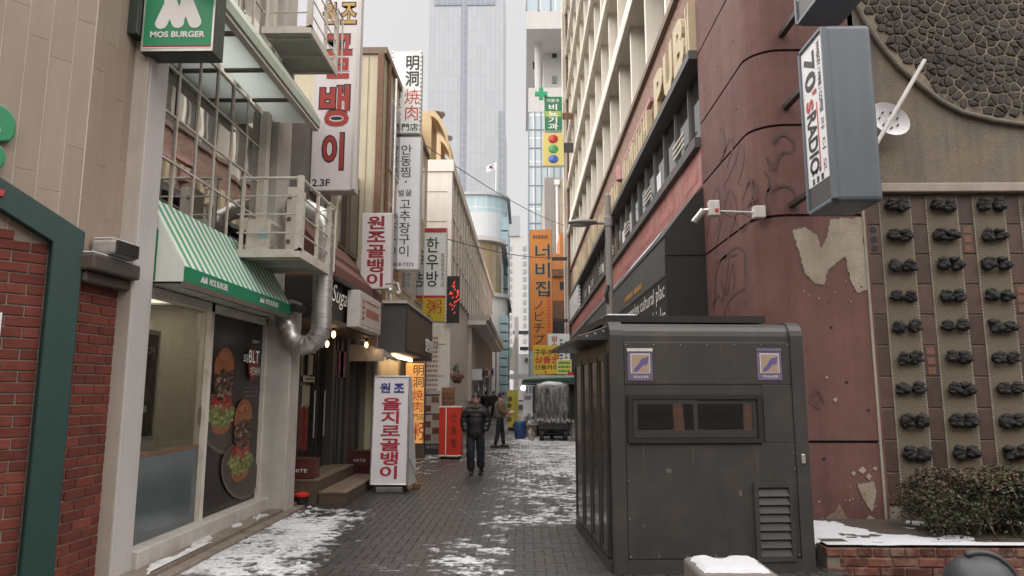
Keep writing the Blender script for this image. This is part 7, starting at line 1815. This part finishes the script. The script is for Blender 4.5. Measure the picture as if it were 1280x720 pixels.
V = [(0, -.16, 1.34), (.03, -.235, 1.10), (.24, -.16, 1.03), (0, 0, 1.36), (0, .16, 1.34), (.05, .235, 1.12), (.27, .12, 1.06)]
skin_mesh('sleeves', V, [(3,0),(0,1),(1,2),(3,4),(4,5),(5,6)], [.078,.066,.05,.07,.078,.066,.05], brown, m2, root=3)
hand(m2, (.26, -.155, 1.03), (1, .25, .05), (0, 0, 1)); hand(m2, (.29, .115, 1.065), (1, -.3, .05), (0, 0, 1))
B(.33, .40, -.12, .06, 1.05, 1.09).build('held_package', sign_white, m2)
head(m2, .02, 0, 1.43, R(100), 0.95, 0.15)
shoe(m2, -.16, -.09, R(90)+0.1); shoe(m2, .12, .09, R(90)-0.1)
# two walkers far down the street
def walker(x, y, label, coat, rz):
    t = thing('person', label, 'person', (x, y, 0), rz=rz, local=True); c_ = pm('coat_%d' % int(abs(x*100)), coat, 0.8, 0.2, 10)
    V = [(0, 0, .86), (-.09, -.05, .45), (-.09, .05, .06), (.09, .05, .45), (.10, .16, .06), (0, 0, .97)]
    skin_mesh('trousers', V, [(0,1),(1,2),(0,3),(3,4),(0,5)], [.13,.08,.065,.08,.065,.13], blk, t, levels=1)
    V = [(0, 0, .78), (0, 0, 1.1), (0, 0, 1.36), (-.19, 0, 1.31), (-.26, 0, 1.05), (-.24, -.08, .82), (.19, 0, 1.31), (.26, 0, 1.05), (.24, -.08, .82), (0, 0, 1.44)]
    skin_mesh('coat', V, [(0,1),(1,2),(2,3),(3,4),(4,5),(2,6),(6,7),(7,8),(2,9)], [(.2,.14),(.2,.15),(.15,.12),.09,.075,.06,.09,.075,.06,.07], c_, t, levels=1, root=1)
    head(t, 0, 0, 1.42, 0, 0.97); shoe(t, -.09, .03, 0); shoe(t, .10, .14, 0)
    return t
p = onZ(607, 527, 0); walker(p.x, p.y, 'person in black coat walking far off behind the padded jacket man', (0.02, 0.02, 0.024), R(180))
p = onZ(617, 523, 0); walker(p.x, p.y, 'person in dark brown coat walking far off beside the black coat', (0.05, 0.035, 0.03), 0.2)
# ================================================================ BUILDING ACROSS THE CROSS STREET (behind the viewer; it shows in the window reflections)
op = thing('brick_house', 'brown brick building across the cross street with rows of windows', 'building', (4, -16, -0.4))
B(-22, 26, -22, -15, -0.4, 17).build('wall', brick_mat('far_side_brick', (0.16, 0.085, 0.06), (0.20, 0.11, 0.075), (0.25, 0.2, 0.16), 3.0, 'xz'), op)
wpn = B(0, 1.6, -15.0, -14.96, 0, 1.5).mesh('window', pm('bright_window', (0.45, 0.42, 0.36), 0.2, 0.2, 1)); shp = B(0, 2.6, -15.0, -14.95, 0, 2.3).mesh('shop_window', dk_glass)
for i in range(15):
    piece(shp, 'shop_window', (-21+i*3.1, 0, 0.1), op)
    for k in range(5): piece(wpn, 'window', (-20.5+i*3.1, 0, 3.6+k*2.6), op)
B(-22, 26, -14.99, -14.8, 2.7, 3.2).build('sign_band', pm('orange_paint', (0.50, 0.20, 0.065)), op)
